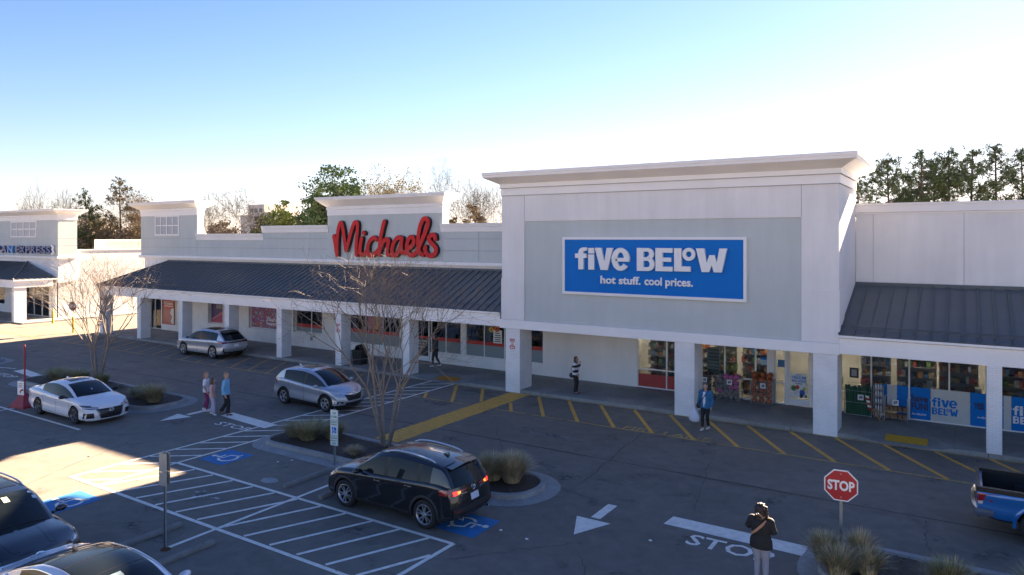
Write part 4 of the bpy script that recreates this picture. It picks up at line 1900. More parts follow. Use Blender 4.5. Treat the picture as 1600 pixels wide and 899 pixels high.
        t.lathe([(rr * 0.98, -tw + 0.01), (rr * 1.10, -tw), (r * 0.94, -tw + 0.006), (r, -tw + 0.035), (r, -0.035), (r * 0.965, -0.012), (r * 0.92, -0.002), (rr * 1.10, 0.004), (rr * 1.0, -0.006)], 32, 'y')
        build('tyre', t, TYRE, w, local=True, smooth=50)
        m = MB()
        m.lathe([(rr * 0.88, -0.05), (rr * 0.92, -0.012), (rr * 0.965, 0.002), (rr * 1.0, 0.0), (rr * 1.01, -0.012)], 32, 'y')
        n = {'ten': 10, 'five': 5, 'twin': 5, 'six': 6, 'fan': 7}[style]
        for k in range(n):
            a = 2 * math.pi * k / n
            def arm(a, w0, w1, dp=0.0):
                st = len(m.v)
                m.prism([(0.03, -w0 / 2), (rr * 0.93, -w1 / 2), (rr * 0.93, w1 / 2), (0.03, w0 / 2)], 'y', -0.045, -0.012 + dp)
                m.xf(Matrix.Rotation(a, 4, 'Y'), st)
            if style == 'ten':
                arm(a + (0.09 if k % 2 else -0.09), 0.035, 0.026)
            elif style == 'five':
                arm(a, 0.075, 0.06)
            elif style == 'twin':
                arm(a - 0.17, 0.05, 0.035)
                arm(a + 0.17, 0.05, 0.035)
            else:
                arm(a, 0.05, 0.05)
        m.lathe([(0.001, 0.0), (0.045, 0.0), (0.06, -0.02), (0.06, -0.04)], 14, 'y')
        build('rim', m, alloy, w, local=True, smooth=35)

    def patch(self, name, top, bot, plane, m, off=0.006, nx=10, ny=4, par=None, mirror=False, skirt=0.02, smooth=50, label=None):
        """a lamp, trim or badge panel that follows the body; outlines in the plane's two coordinates"""
        def rs(p, n):
            L = [0]
            for a, b in zip(p[:-1], p[1:]):
                L.append(L[-1] + math.hypot(b[0] - a[0], b[1] - a[1]))
            out, j = [], 0
            for k in range(n + 1):
                s = L[-1] * k / n
                while j < len(L) - 2 and L[j + 1] < s:
                    j += 1
                t = (s - L[j]) / max(L[j + 1] - L[j], 1e-9)
                out.append((p[j][0] + (p[j + 1][0] - p[j][0]) * t, p[j][1] + (p[j + 1][1] - p[j][1]) * t))
            return out
        objs = []
        for mir in ((1, -1) if mirror else (1,)):
            T, B = rs(top, nx), rs(bot, nx)
            rows = []
            for i in range(ny + 1):
                t = i / ny
                row = []
                for a, b in zip(T, B):
                    u, v = a[0] + (b[0] - a[0]) * t, a[1] + (b[1] - a[1]) * t
                    if plane == 'front':
                        o, d = Vector((6, u * mir, v)), Vector((-1, 0, 0))
                    elif plane == 'rear':
                        o, d = Vector((-6, u * mir, v)), Vector((1, 0, 0))
                    elif plane == 'side':
                        o, d = Vector((u, 4 * mir, v)), Vector((0, -mir, 0))
                    elif plane == 'top':
                        o, d = Vector((u, v * mir, 5)), Vector((0, 0, -1))
                    else:                                  # a slanting corner direction
                        o = Vector((u[0], u[1], v))
                    h = self.bv.ray_cast(o, d)
                    tries = 0
                    while tries < 40 and (h[0] is None or (plane in ('front', 'rear') and abs(h[0].x) < self.c['L'] / 2 - 0.5)):
                        tries += 1
                        if plane == 'side':
                            o.x *= 0.985
                        elif plane in ('front', 'rear'):
                            o.y *= 0.97
                        else:
                            o.y *= 0.97
                        h = self.bv.ray_cast(o, d)
                    nn = h[1] if h[1].dot(d) < 0 else -h[1]
                    row.append((h[0] + nn * off, h[0] - nn * skirt))
                rows.append(row)
            mb = MB()
            ext = [[rows[0][0][1]] + [p[1] for p in rows[0]] + [rows[0][-1][1]]]
            for r in rows:
                ext.append([r[0][1]] + [p[0] for p in r] + [r[-1][1]])
            ext.append([rows[-1][0][1]] + [p[1] for p in rows[-1]] + [rows[-1][-1][1]])
            mb.grid(ext)
            bm = bmesh.new()
            o_ = add_part(name, mb, m, par or self.root, smooth)
            bm.from_mesh(o_.data)
            bmesh.ops.recalc_face_normals(bm, faces=bm.faces)
            # make sure the panel faces outward
            ctr = sum((f.calc_center_median() for f in bm.faces), Vector()) / len(bm.faces)
            bm.to_mesh(o_.data)
            bm.free()
            if label:
                o_['label'] = label
            objs.append(o_)
        return objs

    def mirrors(self, x, z, m, cap=None):
        Wh = self.c['W'] / 2
        for s in (1, -1):
            mb = MB()
            mb.ball((x, s * (Wh + 0.10), z), (0.075, 0.125, 0.075), 12, 8)
            mb.tube([(x + 0.02, s * (Wh * 0.9), z - 0.05), (x, s * (Wh + 0.03), z - 0.03)], 0.03, 6)
            o = add_part('door_mirror', mb, m, self.root, 180)
            g = MB()
            g.ball((x - 0.055, s * (Wh + 0.10), z), (0.03, 0.10, 0.058), 10, 6)
            add_part('mirror_glass', g, CGLASS, o, 180)

    def rails(self, y, x0, x1, m, h=0.05):
        for s in (1, -1):
            pts = []
            for t in range(13):
                x = x0 + (x1 - x0) * t / 12
                hh = self.bv.ray_cast(Vector((x, s * y, 4)), Vector((0, 0, -1)))[0]
                k = math.sin(math.pi * min(1, max(0, t / 12))) ** 0.35
                pts.append((x, s * y, hh.z + h * k))
            mb = MB()
            mb.tube(pts, 0.02, 6)
            add_part('roof_rail', mb, m, self.root, 60)

    def fin(self, x, m):
        z = self.bv.ray_cast(Vector((x, 0, 4)), Vector((0, 0, -1)))[0].z
        mb = MB()
        mb.grid([[(x + 0.12, -0.01, z), (x + 0.12, 0.01, z)], [(x + 0.02, -0.025, z + 0.035), (x + 0.02, 0.025, z + 0.035)], [(x - 0.07, -0.01, z + 0.075), (x - 0.07, 0.01, z + 0.075)], [(x - 0.09, -0.03, z), (x - 0.09, 0.03, z)]])
        mb.face([(x + 0.12, -0.01, z), (x + 0.02, -0.025, z + 0.035), (x - 0.07, -0.01, z + 0.075), (x - 0.09, -0.03, z)])
        mb.face([(x + 0.12, 0.01, z), (x + 0.02, 0.025, z + 0.035), (x - 0.07, 0.01, z + 0.075), (x - 0.09, 0.03, z)])
        add_part('aerial_fin', mb, m, self.root, None)

    def oval(self, name, plane, u, v, ru, rv, w, m, bar=None, off=0.012):
        """oval badge ring standing off the panel"""
        pts = []
        for t in range(0, 361, 20):
            a, b = u + ru * math.cos(R(t)), v + rv * math.sin(R(t))
            o, d = (Vector((6, a, b)), Vector((-1, 0, 0))) if plane == 'front' else (Vector((-6, a, b)), Vector((1, 0, 0)))
            h = self.bv.ray_cast(o, d)
            pts.append(h[0] - d * off)
        mb = MB()
        mb.tube(pts, w, 5)
        for br in (bar or []):
            line = []
            for (a, b) in br:
                o, d = (Vector((6, u + a, v + b)), Vector((-1, 0, 0))) if plane == 'front' else (Vector((-6, u + a, v + b)), Vector((1, 0, 0)))
                line.append(self.bv.ray_cast(o, d)[0] - d * off)
            mb.tube(line, w, 5)
        return add_part(name, mb, m, self.root, 60)


def sub_mesh_ids(res, ids):
    mb = MB()
    used = {}
    for i in ids:
        p = res.polygons[i]
        f = []
        for v in p.vertices:
            if v not in used:
                used[v] = len(mb.v)
                mb.v.append(tuple(res.vertices[v].co))
            f.append(used[v])
        mb.f.append(tuple(f))
        mb.m.append(0)
    return mb, set(ids)


# ---- black SUV with its brake lights on, seen from behind
def black_suv():
    t = thing('parked_car', 'black SUV with silver roof rails and glowing tail lights beside the hatched bay', 'car', (-8.68, -13.35, 0), R(180), 'cars in the lot')
    c = dict(L=4.55, W=1.84, r=0.36, ra=0.405, axles=(1.36, -1.34), zf=0.22, zclad=0.36, flare=0.06, tum=0.33,
             zsh=[(-2.3, 1.06), (-1.6, 1.13), (-0.6, 1.08), (0.7, 1.01), (1.3, 0.98), (1.9, 0.90), (2.3, 0.74)],
             ztop=[(-2.3, 1.06), (0.4, 1.05), (0.9, 1.10), (1.4, 1.06), (1.9, 0.97), (2.3, 0.80)],
             rakef=[(0.2, 0.10), (0.45, 0.0), (0.65, 0.02), (0.85, 0.14), (1.0, 0.25)], raker=[(0.2, 0.16), (0.5, 0.0), (0.7, 0.03), (0.9, 0.08), (1.1, 0.14)],
             doors=(-1.02, 0.02, 1.02), xf=1.12, xrf=0.28, xrr=-1.72, xb=-2.08, bpil=[(-1.14, -1.05), (-0.10, 0.04)], dpil=[-1.46], glass_top=0.78,
             roof=[(1.12, 1.04), (0.7, 1.36), (0.28, 1.60), (-0.3, 1.665), (-1.2, 1.62), (-1.72, 1.55), (-1.86, 1.42), (-2.08, 1.06)])
    p = paint('black_paint', (0.006, 0.006, 0.007), 0.0, 0.25)
    k = Car(c, t, p, clad=CLAD, wheel_style='ten')
    k.rails(0.56, 0.15, -1.45, ALLOY, 0.06)
    k.fin(-1.35, p)
    k.mirrors(0.80, 1.10, p)
    # rear spoiler, lamps, plate, badge, wiper
    mb = MB()
    mb.grid([[(-1.60, -0.58, 1.535), (-1.62, 0, 1.585), (-1.60, 0.58, 1.535)], [(-1.93, -0.54, 1.465), (-1.98, 0, 1.525), (-1.93, 0.54, 1.465)], [(-1.91, -0.54, 1.44), (-1.95, 0, 1.495), (-1.91, 0.54, 1.44)], [(-1.70, -0.52, 1.40), (-1.72, 0, 1.45), (-1.70, 0.52, 1.40)]])
    add_part('spoiler', mb, p, t, 60)
    k.patch('tail_lamp', [(0.42, 0.98), (0.66, 1.03), (0.90, 1.06)], [(0.42, 0.95), (0.66, 0.88), (0.90, 0.93)], 'rear', TAILR, 0.012, 14, 5, mirror=True)
    k.patch('tail_lamp_bulb', [(0.60, 0.985), (0.72, 0.995)], [(0.60, 0.91), (0.72, 0.90)], 'rear', TAILON, 0.018, 6, 4, mirror=True)
    k.patch('turn_lamp', [(0.48, 0.975), (0.585, 0.985)], [(0.50, 0.925), (0.585, 0.91)], 'rear', AMBER, 0.018, 6, 4, mirror=True)
    k.patch('tail_lamp', [(-1.92, 1.04), (-2.2, 1.0)], [(-2.0, 0.98), (-2.2, 0.93)], 'side', TAILR, 0.012, 8, 4, mirror=True)
    k.patch('plate_recess', [(-0.34, 0.90), (0.34, 0.90)], [(-0.30, 0.66), (0.30, 0.66)], 'rear', p, 0.004, 6, 3)
    pl = k.patch('number_plate', [(-0.155, 0.83), (0.155, 0.83)], [(-0.155, 0.68), (0.155, 0.68)], 'rear', PLATE, 0.014, 4, 3)[0]
    mbt = text_mb('LP 5047', 0.085, 0.004, 0.002, M=Matrix.Translation((-2.275, 0, 0.755)) @ Matrix.Rotation(R(-90), 4, 'Z'))
    k.oval('badge', 'rear', 0, 0.965, 0.075, 0.06, 0.009, CHROME, [[(-0.06, 0.03), (-0.02, 0.01), (0, -0.02), (0.02, 0.01), (0.06, 0.03)]])
    k.patch('badge_lettering', [(0.26, 0.905), (0.46, 0.915)], [(0.26, 0.885), (0.46, 0.895)], 'rear', CHROME, 0.008, 4, 1)
    k.patch('badge_lettering', [(-0.46, 0.915), (-0.28, 0.905)], [(-0.46, 0.895), (-0.28, 0.885)], 'rear', CHROME, 0.008, 4, 1)
    k.patch('rear_bumper', [(-0.80, 0.60), (0.80, 0.60)], [(-0.78, 0.36), (0.78, 0.36)], 'rear', CLAD, 0.02, 16, 3)
    k.patch('bumper_trim', [(-0.62, 0.47), (0.62, 0.47)], [(-0.60, 0.44), (0.60, 0.44)], 'rear', p, 0.03, 12, 1)
    k.patch('reflector', [(0.60, 0.55), (0.78, 0.56)], [(0.60, 0.53), (0.78, 0.54)], 'rear', TAILR, 0.026, 4, 1, mirror=True)
    mb = MB()
    mb.tube([(-2.06, 0.02, 1.12), (-2.10, 0.10, 1.12), (-2.03, 0.42, 1.13)], 0.010, 5)
    add_part('rear_wiper', mb, BLACK, t)
    mb = MB()
    for s in (1, -1):
        mb.lathe([(0.03, -2.26), (0.035, -2.27), (0.035, -2.1)], 10, 'x', (0, s * 0.55, 0.33))
    add_part('exhaust', mb, CHROME, t, 60)
    # front end, turned away from the camera
    k.patch('headlamp', [(0.45, 0.82), (0.85, 0.90)], [(0.45, 0.75), (0.85, 0.76)], 'front', LAMP, 0.008, 8, 4, mirror=True)
    k.patch('headlamp', [(1.85, 0.90), (2.15, 0.84)], [(1.95, 0.80), (2.15, 0.76)], 'side', LAMP, 0.01, 8, 4, mirror=True)
    k.patch('grille', [(-0.5, 0.78), (0.5, 0.78)], [(-0.38, 0.45), (0.38, 0.45)], 'front', GRILLE, 0.006, 8, 4)
    k.patch('sticker', [(-0.52, 1.47), (-0.30, 1.48)], [(-0.52, 1.43), (-0.30, 1.44)], 'rear', PLATE, 0.008, 3, 2)
    return k


black_suv()


# ---- silver compact SUV heading right
def silver_compact():
    t = thing('moving_car', 'silver compact SUV with sunroof and black grille driving over the white hatching', 'car', (-19.58, -6.42, 0), R(-1.5), 'cars in the lot')
    c = dict(L=4.30, W=1.77, r=0.335, ra=0.375, axles=(1.29, -1.32), zf=0.20, zclad=0.31, flare=0.05, tum=0.34, pf=0.34,
             zsh=[(-2.15, 1.04), (-1.5, 1.10), (-0.5, 1.03), (0.6, 0.95), (1.2, 0.92), (1.8, 0.84), (2.15, 0.70)],
             ztop=[(-2.15, 1.05), (0.5, 0.98), (1.0, 1.05), (1.4, 1.02), (1.8, 0.93), (2.15, 0.78)],
             rakef=[(0.2, 0.12), (0.4, 0.0), (0.6, 0.02), (0.8, 0.14), (1.0, 0.25)], raker=[(0.2, 0.14), (0.5, 0.0), (0.75, 0.05), (1.0, 0.14)],
             doors=(-0.95, 0.0, 0.98), xf=1.22, xrf=0.22, xrr=-1.55, xb=-2.0, bpil=[(-0.08, 0.03)], dpil=[-1.38],
             side=(0.93, 0.99, 0.99, 0.965, 1.0, 0.985, 0.945),
             roof=[(1.22, 1.0), (0.75, 1.32), (0.22, 1.54), (-0.35, 1.605), (-1.1, 1.56), (-1.55, 1.47), (-1.75, 1.34), (-2.0, 1.06)])
    p = paint('silver_blue_paint', (0.42, 0.45, 0.50), 0.55, 0.32)
    k = Car(c, t, p, wheel_style='five')
    k.mirrors(0.88, 1.02, p)
    k.fin(-1.2, p)
    k.patch('sunroof', [(-0.05, 0.40), (-0.05, -0.40)], [(-0.62, 0.42), (-0.62, -0.42)], 'top', CGLASS, 0.006, 8, 5)
    k.patch('headlamp', [(0.44, 0.755), (0.66, 0.80), (0.86, 0.86)], [(0.44, 0.70), (0.66, 0.69), (0.86, 0.74)], 'front', LAMP, 0.008, 10, 4, mirror=True)
    k.patch('headlamp', [(1.52, 0.88), (1.98, 0.82)], [(1.70, 0.78), (1.98, 0.74)], 'side', LAMP, 0.01, 8, 4, mirror=True)
    k.patch('grille', [(-0.46, 0.72), (0.46, 0.72)], [(-0.34, 0.47), (0.34, 0.47)], 'front', GRILLE, 0.008, 10, 4)
    k.patch('grille_bar', [(-0.62, 0.765), (-0.2, 0.73), (0.2, 0.73), (0.62, 0.765)], [(-0.62, 0.73), (-0.2, 0.685), (0.2, 0.685), (0.62, 0.73)], 'front', CHROME, 0.018, 14, 2)
    k.oval('badge', 'front', 0, 0.71, 0.055, 0.045, 0.008, CHROME, [[(-0.03, 0.035), (-0.022, -0.035)], [(0.03, 0.035), (0.022, -0.035)], [(-0.025, 0), (0.025, 0)]], 0.03)
    k.patch('fog_lamp', [(0.52, 0.45), (0.80, 0.47)], [(0.54, 0.38), (0.80, 0.38)], 'front', GRILLE, 0.008, 6, 3, mirror=True)
    k.patch('fog_lamp_glass', [(0.62, 0.43), (0.70, 0.435)], [(0.62, 0.39), (0.70, 0.39)], 'front', LAMP, 0.014, 4, 3, mirror=True)
    k.patch('bumper_grille', [(-0.45, 0.40), (0.45, 0.40)], [(-0.42, 0.29), (0.42, 0.29)], 'front', GRILLE, 0.008, 8, 2)
    k.patch('tail_lamp', [(-2.12, 1.02), (-1.75, 1.06)], [(-2.12, 0.90), (-1.85, 0.97)], 'side', TAILR, 0.012, 8, 4, mirror=True)
    k.patch('tail_lamp', [(0.55, 1.0), (0.88, 1.02)], [(0.55, 0.88), (0.88, 0.86)], 'rear', TAILR, 0.012, 8, 4, mirror=True)
    k.patch('side_crease', [(-1.0, 0.74), (0.9, 0.60)], [(-1.0, 0.725), (0.9, 0.585)], 'side', p, 0.006, 14, 1, mirror=True)
    k.patch('fog_lamp_trim', [(0.5, 0.375), (0.82, 0.375)], [(0.52, 0.36), (0.82, 0.36)], 'front', CHROME, 0.012, 6, 1, mirror=True)
    mb = MB()
    for y0 in (-0.35, 0.2):
        line = []
        for i in range(6):
            h = k.bv.ray_cast(Vector((1.26 - 0.06 * i / 5, y0 + 0.09 * i, 4)), Vector((0, 0, -1)))[0]
            line.append((h.x, h.y, h.z + 0.015))
        mb.tube(line, 0.008, 4)
    add_part('wiper', mb, BLACK, t)
    return k


silver_compact()


# ---- silver SUV standing in the fire lane, seen from behind
def silver_suv():
    t = thing('parked_car', 'silver SUV with full-width tail light standing in the fire lane by a column', 'car', (-35.05, -0.98, 0), R(180), 'cars in the lot')
    c = dict(L=4.89, W=1.92, r=0.385, ra=0.43, axles=(1.45, -1.42), zf=0.22, zclad=0.30, tum=0.36,
             zsh=[(-2.45, 1.06), (-1.7, 1.10), (-0.6, 1.07), (0.8, 1.02), (1.4, 0.99), (2.0, 0.92), (2.45, 0.76)],
             ztop=[(-2.45, 1.08), (0.5, 1.06), (1.0, 1.11), (1.5, 1.08), (2.0, 1.0), (2.45, 0.84)],
             rakef=[(0.2, 0.10), (0.45, 0.0), (0.7, 0.02), (0.9, 0.16), (1.05, 0.25)], raker=[(0.2, 0.20), (0.45, 0.06), (0.62, 0.0), (0.85, 0.05), (1.1, 0.16)],
             doors=(-1.06, 0.05, 1.10), xf=1.22, xrf=0.38, xrr=-1.66, xb=-2.25, bpil=[(-1.0, -0.92), (-0.05, 0.07)], dpil=[-1.70],
             side=(0.94, 0.99, 0.985, 0.965, 1.0, 0.99, 0.95),
             roof=[(1.22, 1.05), (0.8, 1.38), (0.38, 1.60), (-0.2, 1.695), (-1.0, 1.67), (-1.66, 1.57), (-1.95, 1.36), (-2.25, 1.10)])
    p = paint('silver_paint', (0.50, 0.52, 0.55), 0.55, 0.3)
    k = Car(c, t, p, wheel_style='twin')
    k.mirrors(0.88, 1.14, p)
    k.fin(-1.45, p)
    k.patch('sunroof', [(0.25, 0.50), (0.25, -0.50)], [(-1.1, 0.50), (-1.1, -0.50)], 'top', CGLASS, 0.005, 8, 6)
    k.patch('light_bar', [(-0.62, 0.995), (0.62, 0.995)], [(-0.62, 0.935), (0.62, 0.935)], 'rear', mat('light_bar_dark', (0.05, 0.004, 0.006), 0.15, coat=0.8), 0.012, 16, 3)
    k.patch('tail_lamp', [(0.60, 1.0), (0.94, 1.04)], [(0.60, 0.93), (0.94, 0.91)], 'rear', TAILR, 0.012, 10, 4, mirror=True)
    k.patch('tail_lamp', [(-1.85, 1.05), (-2.3, 1.02)], [(-2.0, 0.99), (-2.3, 0.93)], 'side', TAILR, 0.012, 10, 4, mirror=True)
    k.patch('number_plate', [(-0.155, 0.86), (0.155, 0.86)], [(-0.155, 0.71), (0.155, 0.71)], 'rear', mat('white_plate', (0.75, 0.76, 0.78), 0.5), 0.014, 4, 3)
    k.patch('rear_diffuser', [(-0.80, 0.50), (-0.4, 0.44), (0.4, 0.44), (0.80, 0.50)], [(-0.74, 0.28), (-0.4, 0.27), (0.4, 0.27), (0.74, 0.28)], 'rear', CLAD, 0.012, 14, 3)
    k.patch('exhaust_trim', [(0.45, 0.40), (0.68, 0.41)], [(0.45, 0.35), (0.68, 0.36)], 'rear', CHROME, 0.022, 5, 2, mirror=True)
    k.patch('air_vent', [(0.80, 0.66), (0.86, 0.68)], [(0.78, 0.46), (0.84, 0.48)], 'rear', BLACK, 0.008, 3, 5, mirror=True)
    k.patch('badge', [(-0.06, 1.04), (0.06, 1.04)], [(-0.06, 1.0), (0.06, 1.0)], 'rear', CHROME, 0.012, 4, 2)
    k.patch('headlamp', [(0.5, 0.84), (0.88, 0.92)], [(0.5, 0.76), (0.88, 0.80)], 'front', LAMP, 0.008, 8, 4, mirror=True)
    k.patch('grille', [(-0.55, 0.74), (0.55, 0.74)], [(-0.65, 0.36), (0.65, 0.36)], 'front', GRILLE, 0.008, 8, 4)
    mb = MB()
    mb.grid([[(-1.5, -0.56, 1.585), (-1.5, 0, 1.63), (-1.5, 0.56, 1.585)], [(-1.95, -0.54, 1.50), (-2.0, 0, 1.54), (-1.95, 0.54, 1.50)], [(-1.92, -0.54, 1.47), (-1.97, 0, 1.505), (-1.92, 0.54, 1.47)], [(-1.72, -0.5, 1.45), (-1.72, 0, 1.5), (-1.72, 0.5, 1.45)]])
    add_part('spoiler', mb, BLACK, t, 60)
    return k


silver_suv()


# ---- white sedan by the island
def white_sedan():
    t = thing('parked_car', 'white sedan with dark wheels and black grille parked beside the grassy island', 'car', (-26.42, -12.93, 0), R(0), 'cars in the lot')
    c = dict(L=4.90, W=1.85, r=0.335, ra=0.37, axles=(1.42, -1.405), zf=0.17, zclad=0.235, tum=0.40, pf=0.36, pr=0.2,
             zsh=[(-2.45, 0.94), (-1.7, 0.98), (-0.6, 0.94), (0.6, 0.90), (1.2, 0.88), (1.9, 0.80), (2.45, 0.66)],
             ztop=[(-2.45, 1.0), (-1.9, 1.05), (-1.4, 1.03), (0.6, 0.92), (1.1, 0.985), (1.6, 0.93), (2.0, 0.86), (2.45, 0.70)],
             rakef=[(0.17, 0.10), (0.35, 0.0), (0.55, 0.03), (0.7, 0.12), (0.95, 0.3)], raker=[(0.2, 0.14), (0.5, 0.0), (0.75, 0.03), (1.05, 0.05)],
             doors=(-0.98, 0.05, 1.05), xf=1.20, xrf=0.28, xrr=-0.95, xb=-1.78, bpil=[(-0.02, 0.09)], dpil=[-1.28], tw=0.215,
             side=(0.94, 0.985, 0.99, 0.965, 1.0, 0.985, 0.945), belt_m=BLACK,
             roof=[(1.20, 0.94), (0.75, 1.20), (0.28, 1.38), (-0.3, 1.445), (-0.95, 1.37), (-1.35, 1.22), (-1.78, 1.02)])
    p = paint('pearl_white_paint', (0.74, 0.75, 0.78), 0.0, 0.25)
    k = Car(c, t, p, clad=p, wheel_style='twin', alloy=mat('alloy_smoked', (0.22, 0.22, 0.23), 0.3, 0.8))
    k.mirrors(0.80, 0.98, BLACK)
    k.fin(-0.85, p)
    k.patch('sunroof', [(0.10, 0.36), (0.10, -0.36)], [(-0.48, 0.38), (-0.48, -0.38)], 'top', CGLASS, 0.006, 8, 5)
    k.patch('headlamp', [(0.42, 0.655), (0.66, 0.70), (0.88, 0.76)], [(0.44, 0.60), (0.66, 0.60), (0.88, 0.64)], 'front', LAMPD, 0.010, 10, 4, mirror=True)
    k.patch('headlamp_strip', [(0.44, 0.63), (0.86, 0.70)], [(0.45, 0.605), (0.86, 0.655)], 'front', LAMP, 0.016, 8, 2, mirror=True)
    k.patch('headlamp', [(1.78, 0.78), (2.16, 0.72)], [(1.95, 0.70), (2.16, 0.64)], 'side', LAMPD, 0.012, 8, 4, mirror=True)
    k.patch('grille', [(-0.46, 0.60), (0.46, 0.60)], [(-0.34, 0.24), (0.34, 0.24)], 'front', GRILLE, 0.010, 12, 5)
    k.patch('grille_surround', [(0.45, 0.60), (0.52, 0.60)], [(0.33, 0.24), (0.37, 0.23)], 'front', LAMPD, 0.014, 2, 6, mirror=True)
    k.patch('air_inlet', [(0.60, 0.47), (0.84, 0.47)], [(0.58, 0.28), (0.86, 0.28)], 'front', GRILLE, 0.010, 5, 4, mirror=True)
    k.patch('chin_spoiler', [(-0.80, 0.235), (0.80, 0.235)], [(-0.78, 0.20), (0.78, 0.20)], 'front', p, 0.03, 16, 1)
    k.oval('badge', 'front', 0, 0.53, 0.075, 0.055, 0.010, CHROME, [[(-0.09, 0), (0.09, 0)]], 0.02)
    k.patch('tag', [(1.02, 0.02), (1.02, -0.02)], [(0.94, 0.02), (0.94, -0.02)], 'top', PLATE, 0.006, 2, 2)
    k.patch('tail_lamp', [(0.45, 0.90), (0.88, 0.92)], [(0.45, 0.80), (0.88, 0.78)], 'rear', TAILR, 0.01, 8, 3, mirror=True)
    for z in (0.34, 0.42, 0.50):
        k.patch('grille_slat', [(-0.38, z), (0.38, z)], [(-0.38, z - 0.012), (0.38, z - 0.012)], 'front', LAMPD, 0.016, 8, 1)
    mb = MB()
    for y0 in (-0.5, 0.05):
        line = []
        for i in range(7):
            h = k.bv.ray_cast(Vector((1.24 - 0.03 * i / 6, y0 + 0.09 * i, 4)), Vector((0, 0, -1)))[0]
            line.append((h.x, h.y, h.z + 0.012))
        mb.tube(line, 0.008, 4)
    add_part('wiper', mb, BLACK, t)
    return k


white_sedan()


# ---- dark SUV with its nose towards the camera, lower left
def dark_suv():
    t = thing('parked_car', 'dark navy SUV at the lower left with chrome-edged grille and oval badge', 'car', (-14.05, -20.92, 0), R(0), 'cars in the lot')
    c = dict(L=4.95, W=1.93, r=0.38, ra=0.43, axles=(1.47, -1.38), zf=0.22, zclad=0.32, flare=0.05, tum=0.30, pf=0.30,
             zsh=[(-2.48, 1.10), (-1.7, 1.12), (-0.6, 1.09), (0.8, 1.05), (1.4, 1.02), (2.0, 0.96), (2.48, 0.82)],
             ztop=[(-2.48, 1.12), (0.5, 1.08), (1.05, 1.15), (1.5, 1.12), (2.0, 1.05), (2.48, 0.92)],
             rakef=[(0.2, 0.12), (0.45, 0.0), (0.7, 0.01), (0.88, 0.08), (1.1, 0.2)], raker=[(0.2, 0.16), (0.5, 0.0), (0.8, 0.04), (1.15, 0.12)],
             doors=(-1.05, 0.08, 1.12), xf=1.30, xrf=0.42, xrr=-1.95, xb=-2.3, bpil=[(-1.12, -1.02), (-0.02, 0.10)], dpil=[-2.0],
             roof=[(1.30, 1.09), (0.85, 1.44), (0.42, 1.66), (-0.2, 1.73), (-1.2, 1.71), (-1.95, 1.62), (-2.1, 1.45), (-2.3, 1.12)])
    p = paint('dark_navy_paint', (0.010, 0.012, 0.018), 0.2, 0.25)
    k = Car(c, t, p, wheel_style='fan')
    k.mirrors(0.98, 1.17, p)
    k.rails(0.62, 0.25, -1.7, ALLOY, 0.06)
    k.patch('sunroof', [(0.20, 0.50), (0.20, -0.50)], [(-1.2, 0.50), (-1.2, -0.50)], 'top', CGLASS, 0.006, 8, 6)
    k.patch('grille', [(-0.60, 0.80), (-0.1, 0.86), (0.1, 0.86), (0.60, 0.80)], [(-0.72, 0.46), (-0.2, 0.44), (0.2, 0.44), (0.72, 0.46)], 'front', GRILLE, 0.008, 14, 5)
    k.patch('grille_trim', [(-0.64, 0.835), (-0.12, 0.885), (0.12, 0.885), (0.64, 0.835)], [(-0.64, 0.805), (-0.12, 0.855), (0.12, 0.855), (0.64, 0.805)], 'front', CHROME, 0.022, 16, 1)
    k.patch('grille_trim', [(-0.76, 0.455), (0.76, 0.455)], [(-0.76, 0.43), (0.76, 0.43)], 'front', CHROME, 0.022, 16, 1)
    k.patch('grille_trim', [(0.62, 0.835), (0.655, 0.835)], [(0.74, 0.43), (0.775, 0.43)], 'front', CHROME, 0.022, 1, 8, mirror=True)
    for z in (0.52, 0.60, 0.68, 0.75):
        k.patch('grille_slat', [(-0.62, z), (0.62, z)], [(-0.62, z - 0.018), (0.62, z - 0.018)], 'front', CLAD, 0.02, 10, 1)
    k.oval('badge', 'front', 0, 0.845, 0.105, 0.072, 0.012, CHROME, [arc(0, 0, 0.035, 0, 360, 10, 0.06), arc(0, 0.035, 0.07, 0, 360, 10, 0.022)], 0.03)
    k.patch('headlamp', [(0.62, 0.90), (0.78, 0.93), (0.93, 0.96)], [(0.66, 0.82), (0.78, 0.82), (0.93, 0.85)], 'front', LAMPD, 0.008, 8, 4, mirror=True)
    k.patch('headlamp_strip', [(0.64, 0.875), (0.90, 0.93)], [(0.66, 0.855), (0.90, 0.905)], 'front', LAMP, 0.014, 8, 1, mirror=True)
    k.patch('fog_lamp', [(0.74, 0.62), (0.90, 0.64)], [(0.74, 0.52), (0.90, 0.54)], 'front', GRILLE, 0.008, 4, 3, mirror=True)
    k.patch('bonnet_crease', [(1.45, 0.50), (2.0, 0.43), (2.22, 0.40)], [(1.45, 0.34), (2.0, 0.29), (2.22, 0.27)], 'top', p, 0.007, 14, 2, mirror=True)
    k.patch('permit_tag', [(0.78, 0.15), (0.78, 0.03)], [(0.62, 0.14), (0.62, 0.03)], 'top', mat('permit_card', (0.62, 0.65, 0.5), 0.6), 0.008, 2, 2)
    k.patch('screen_sticker', [(0.62, 0.62), (0.62, 0.56)], [(0.56, 0.61), (0.56, 0.555)], 'top', PLATE, 0.006, 2, 2)
    k.patch('screen_sticker', [(0.78, 0.66), (0.78, 0.58)], [(0.70, 0.65), (0.70, 0.58)], 'top', PLATE, 0.006, 2, 2)
    mb = MB()
    for y0 in (-0.55, 0.05):
        line = []
        for i in range(7):
            h = k.bv.ray_cast(Vector((1.36 - 0.04 * i / 6, y0 + 0.09 * i, 4)), Vector((0, 0, -1)))[0]
            line.append((h.x, h.y, h.z + 0.012))
        mb.tube(line, 0.009, 4)
    add_part('wiper', mb, BLACK, t)
    return k


dark_suv()


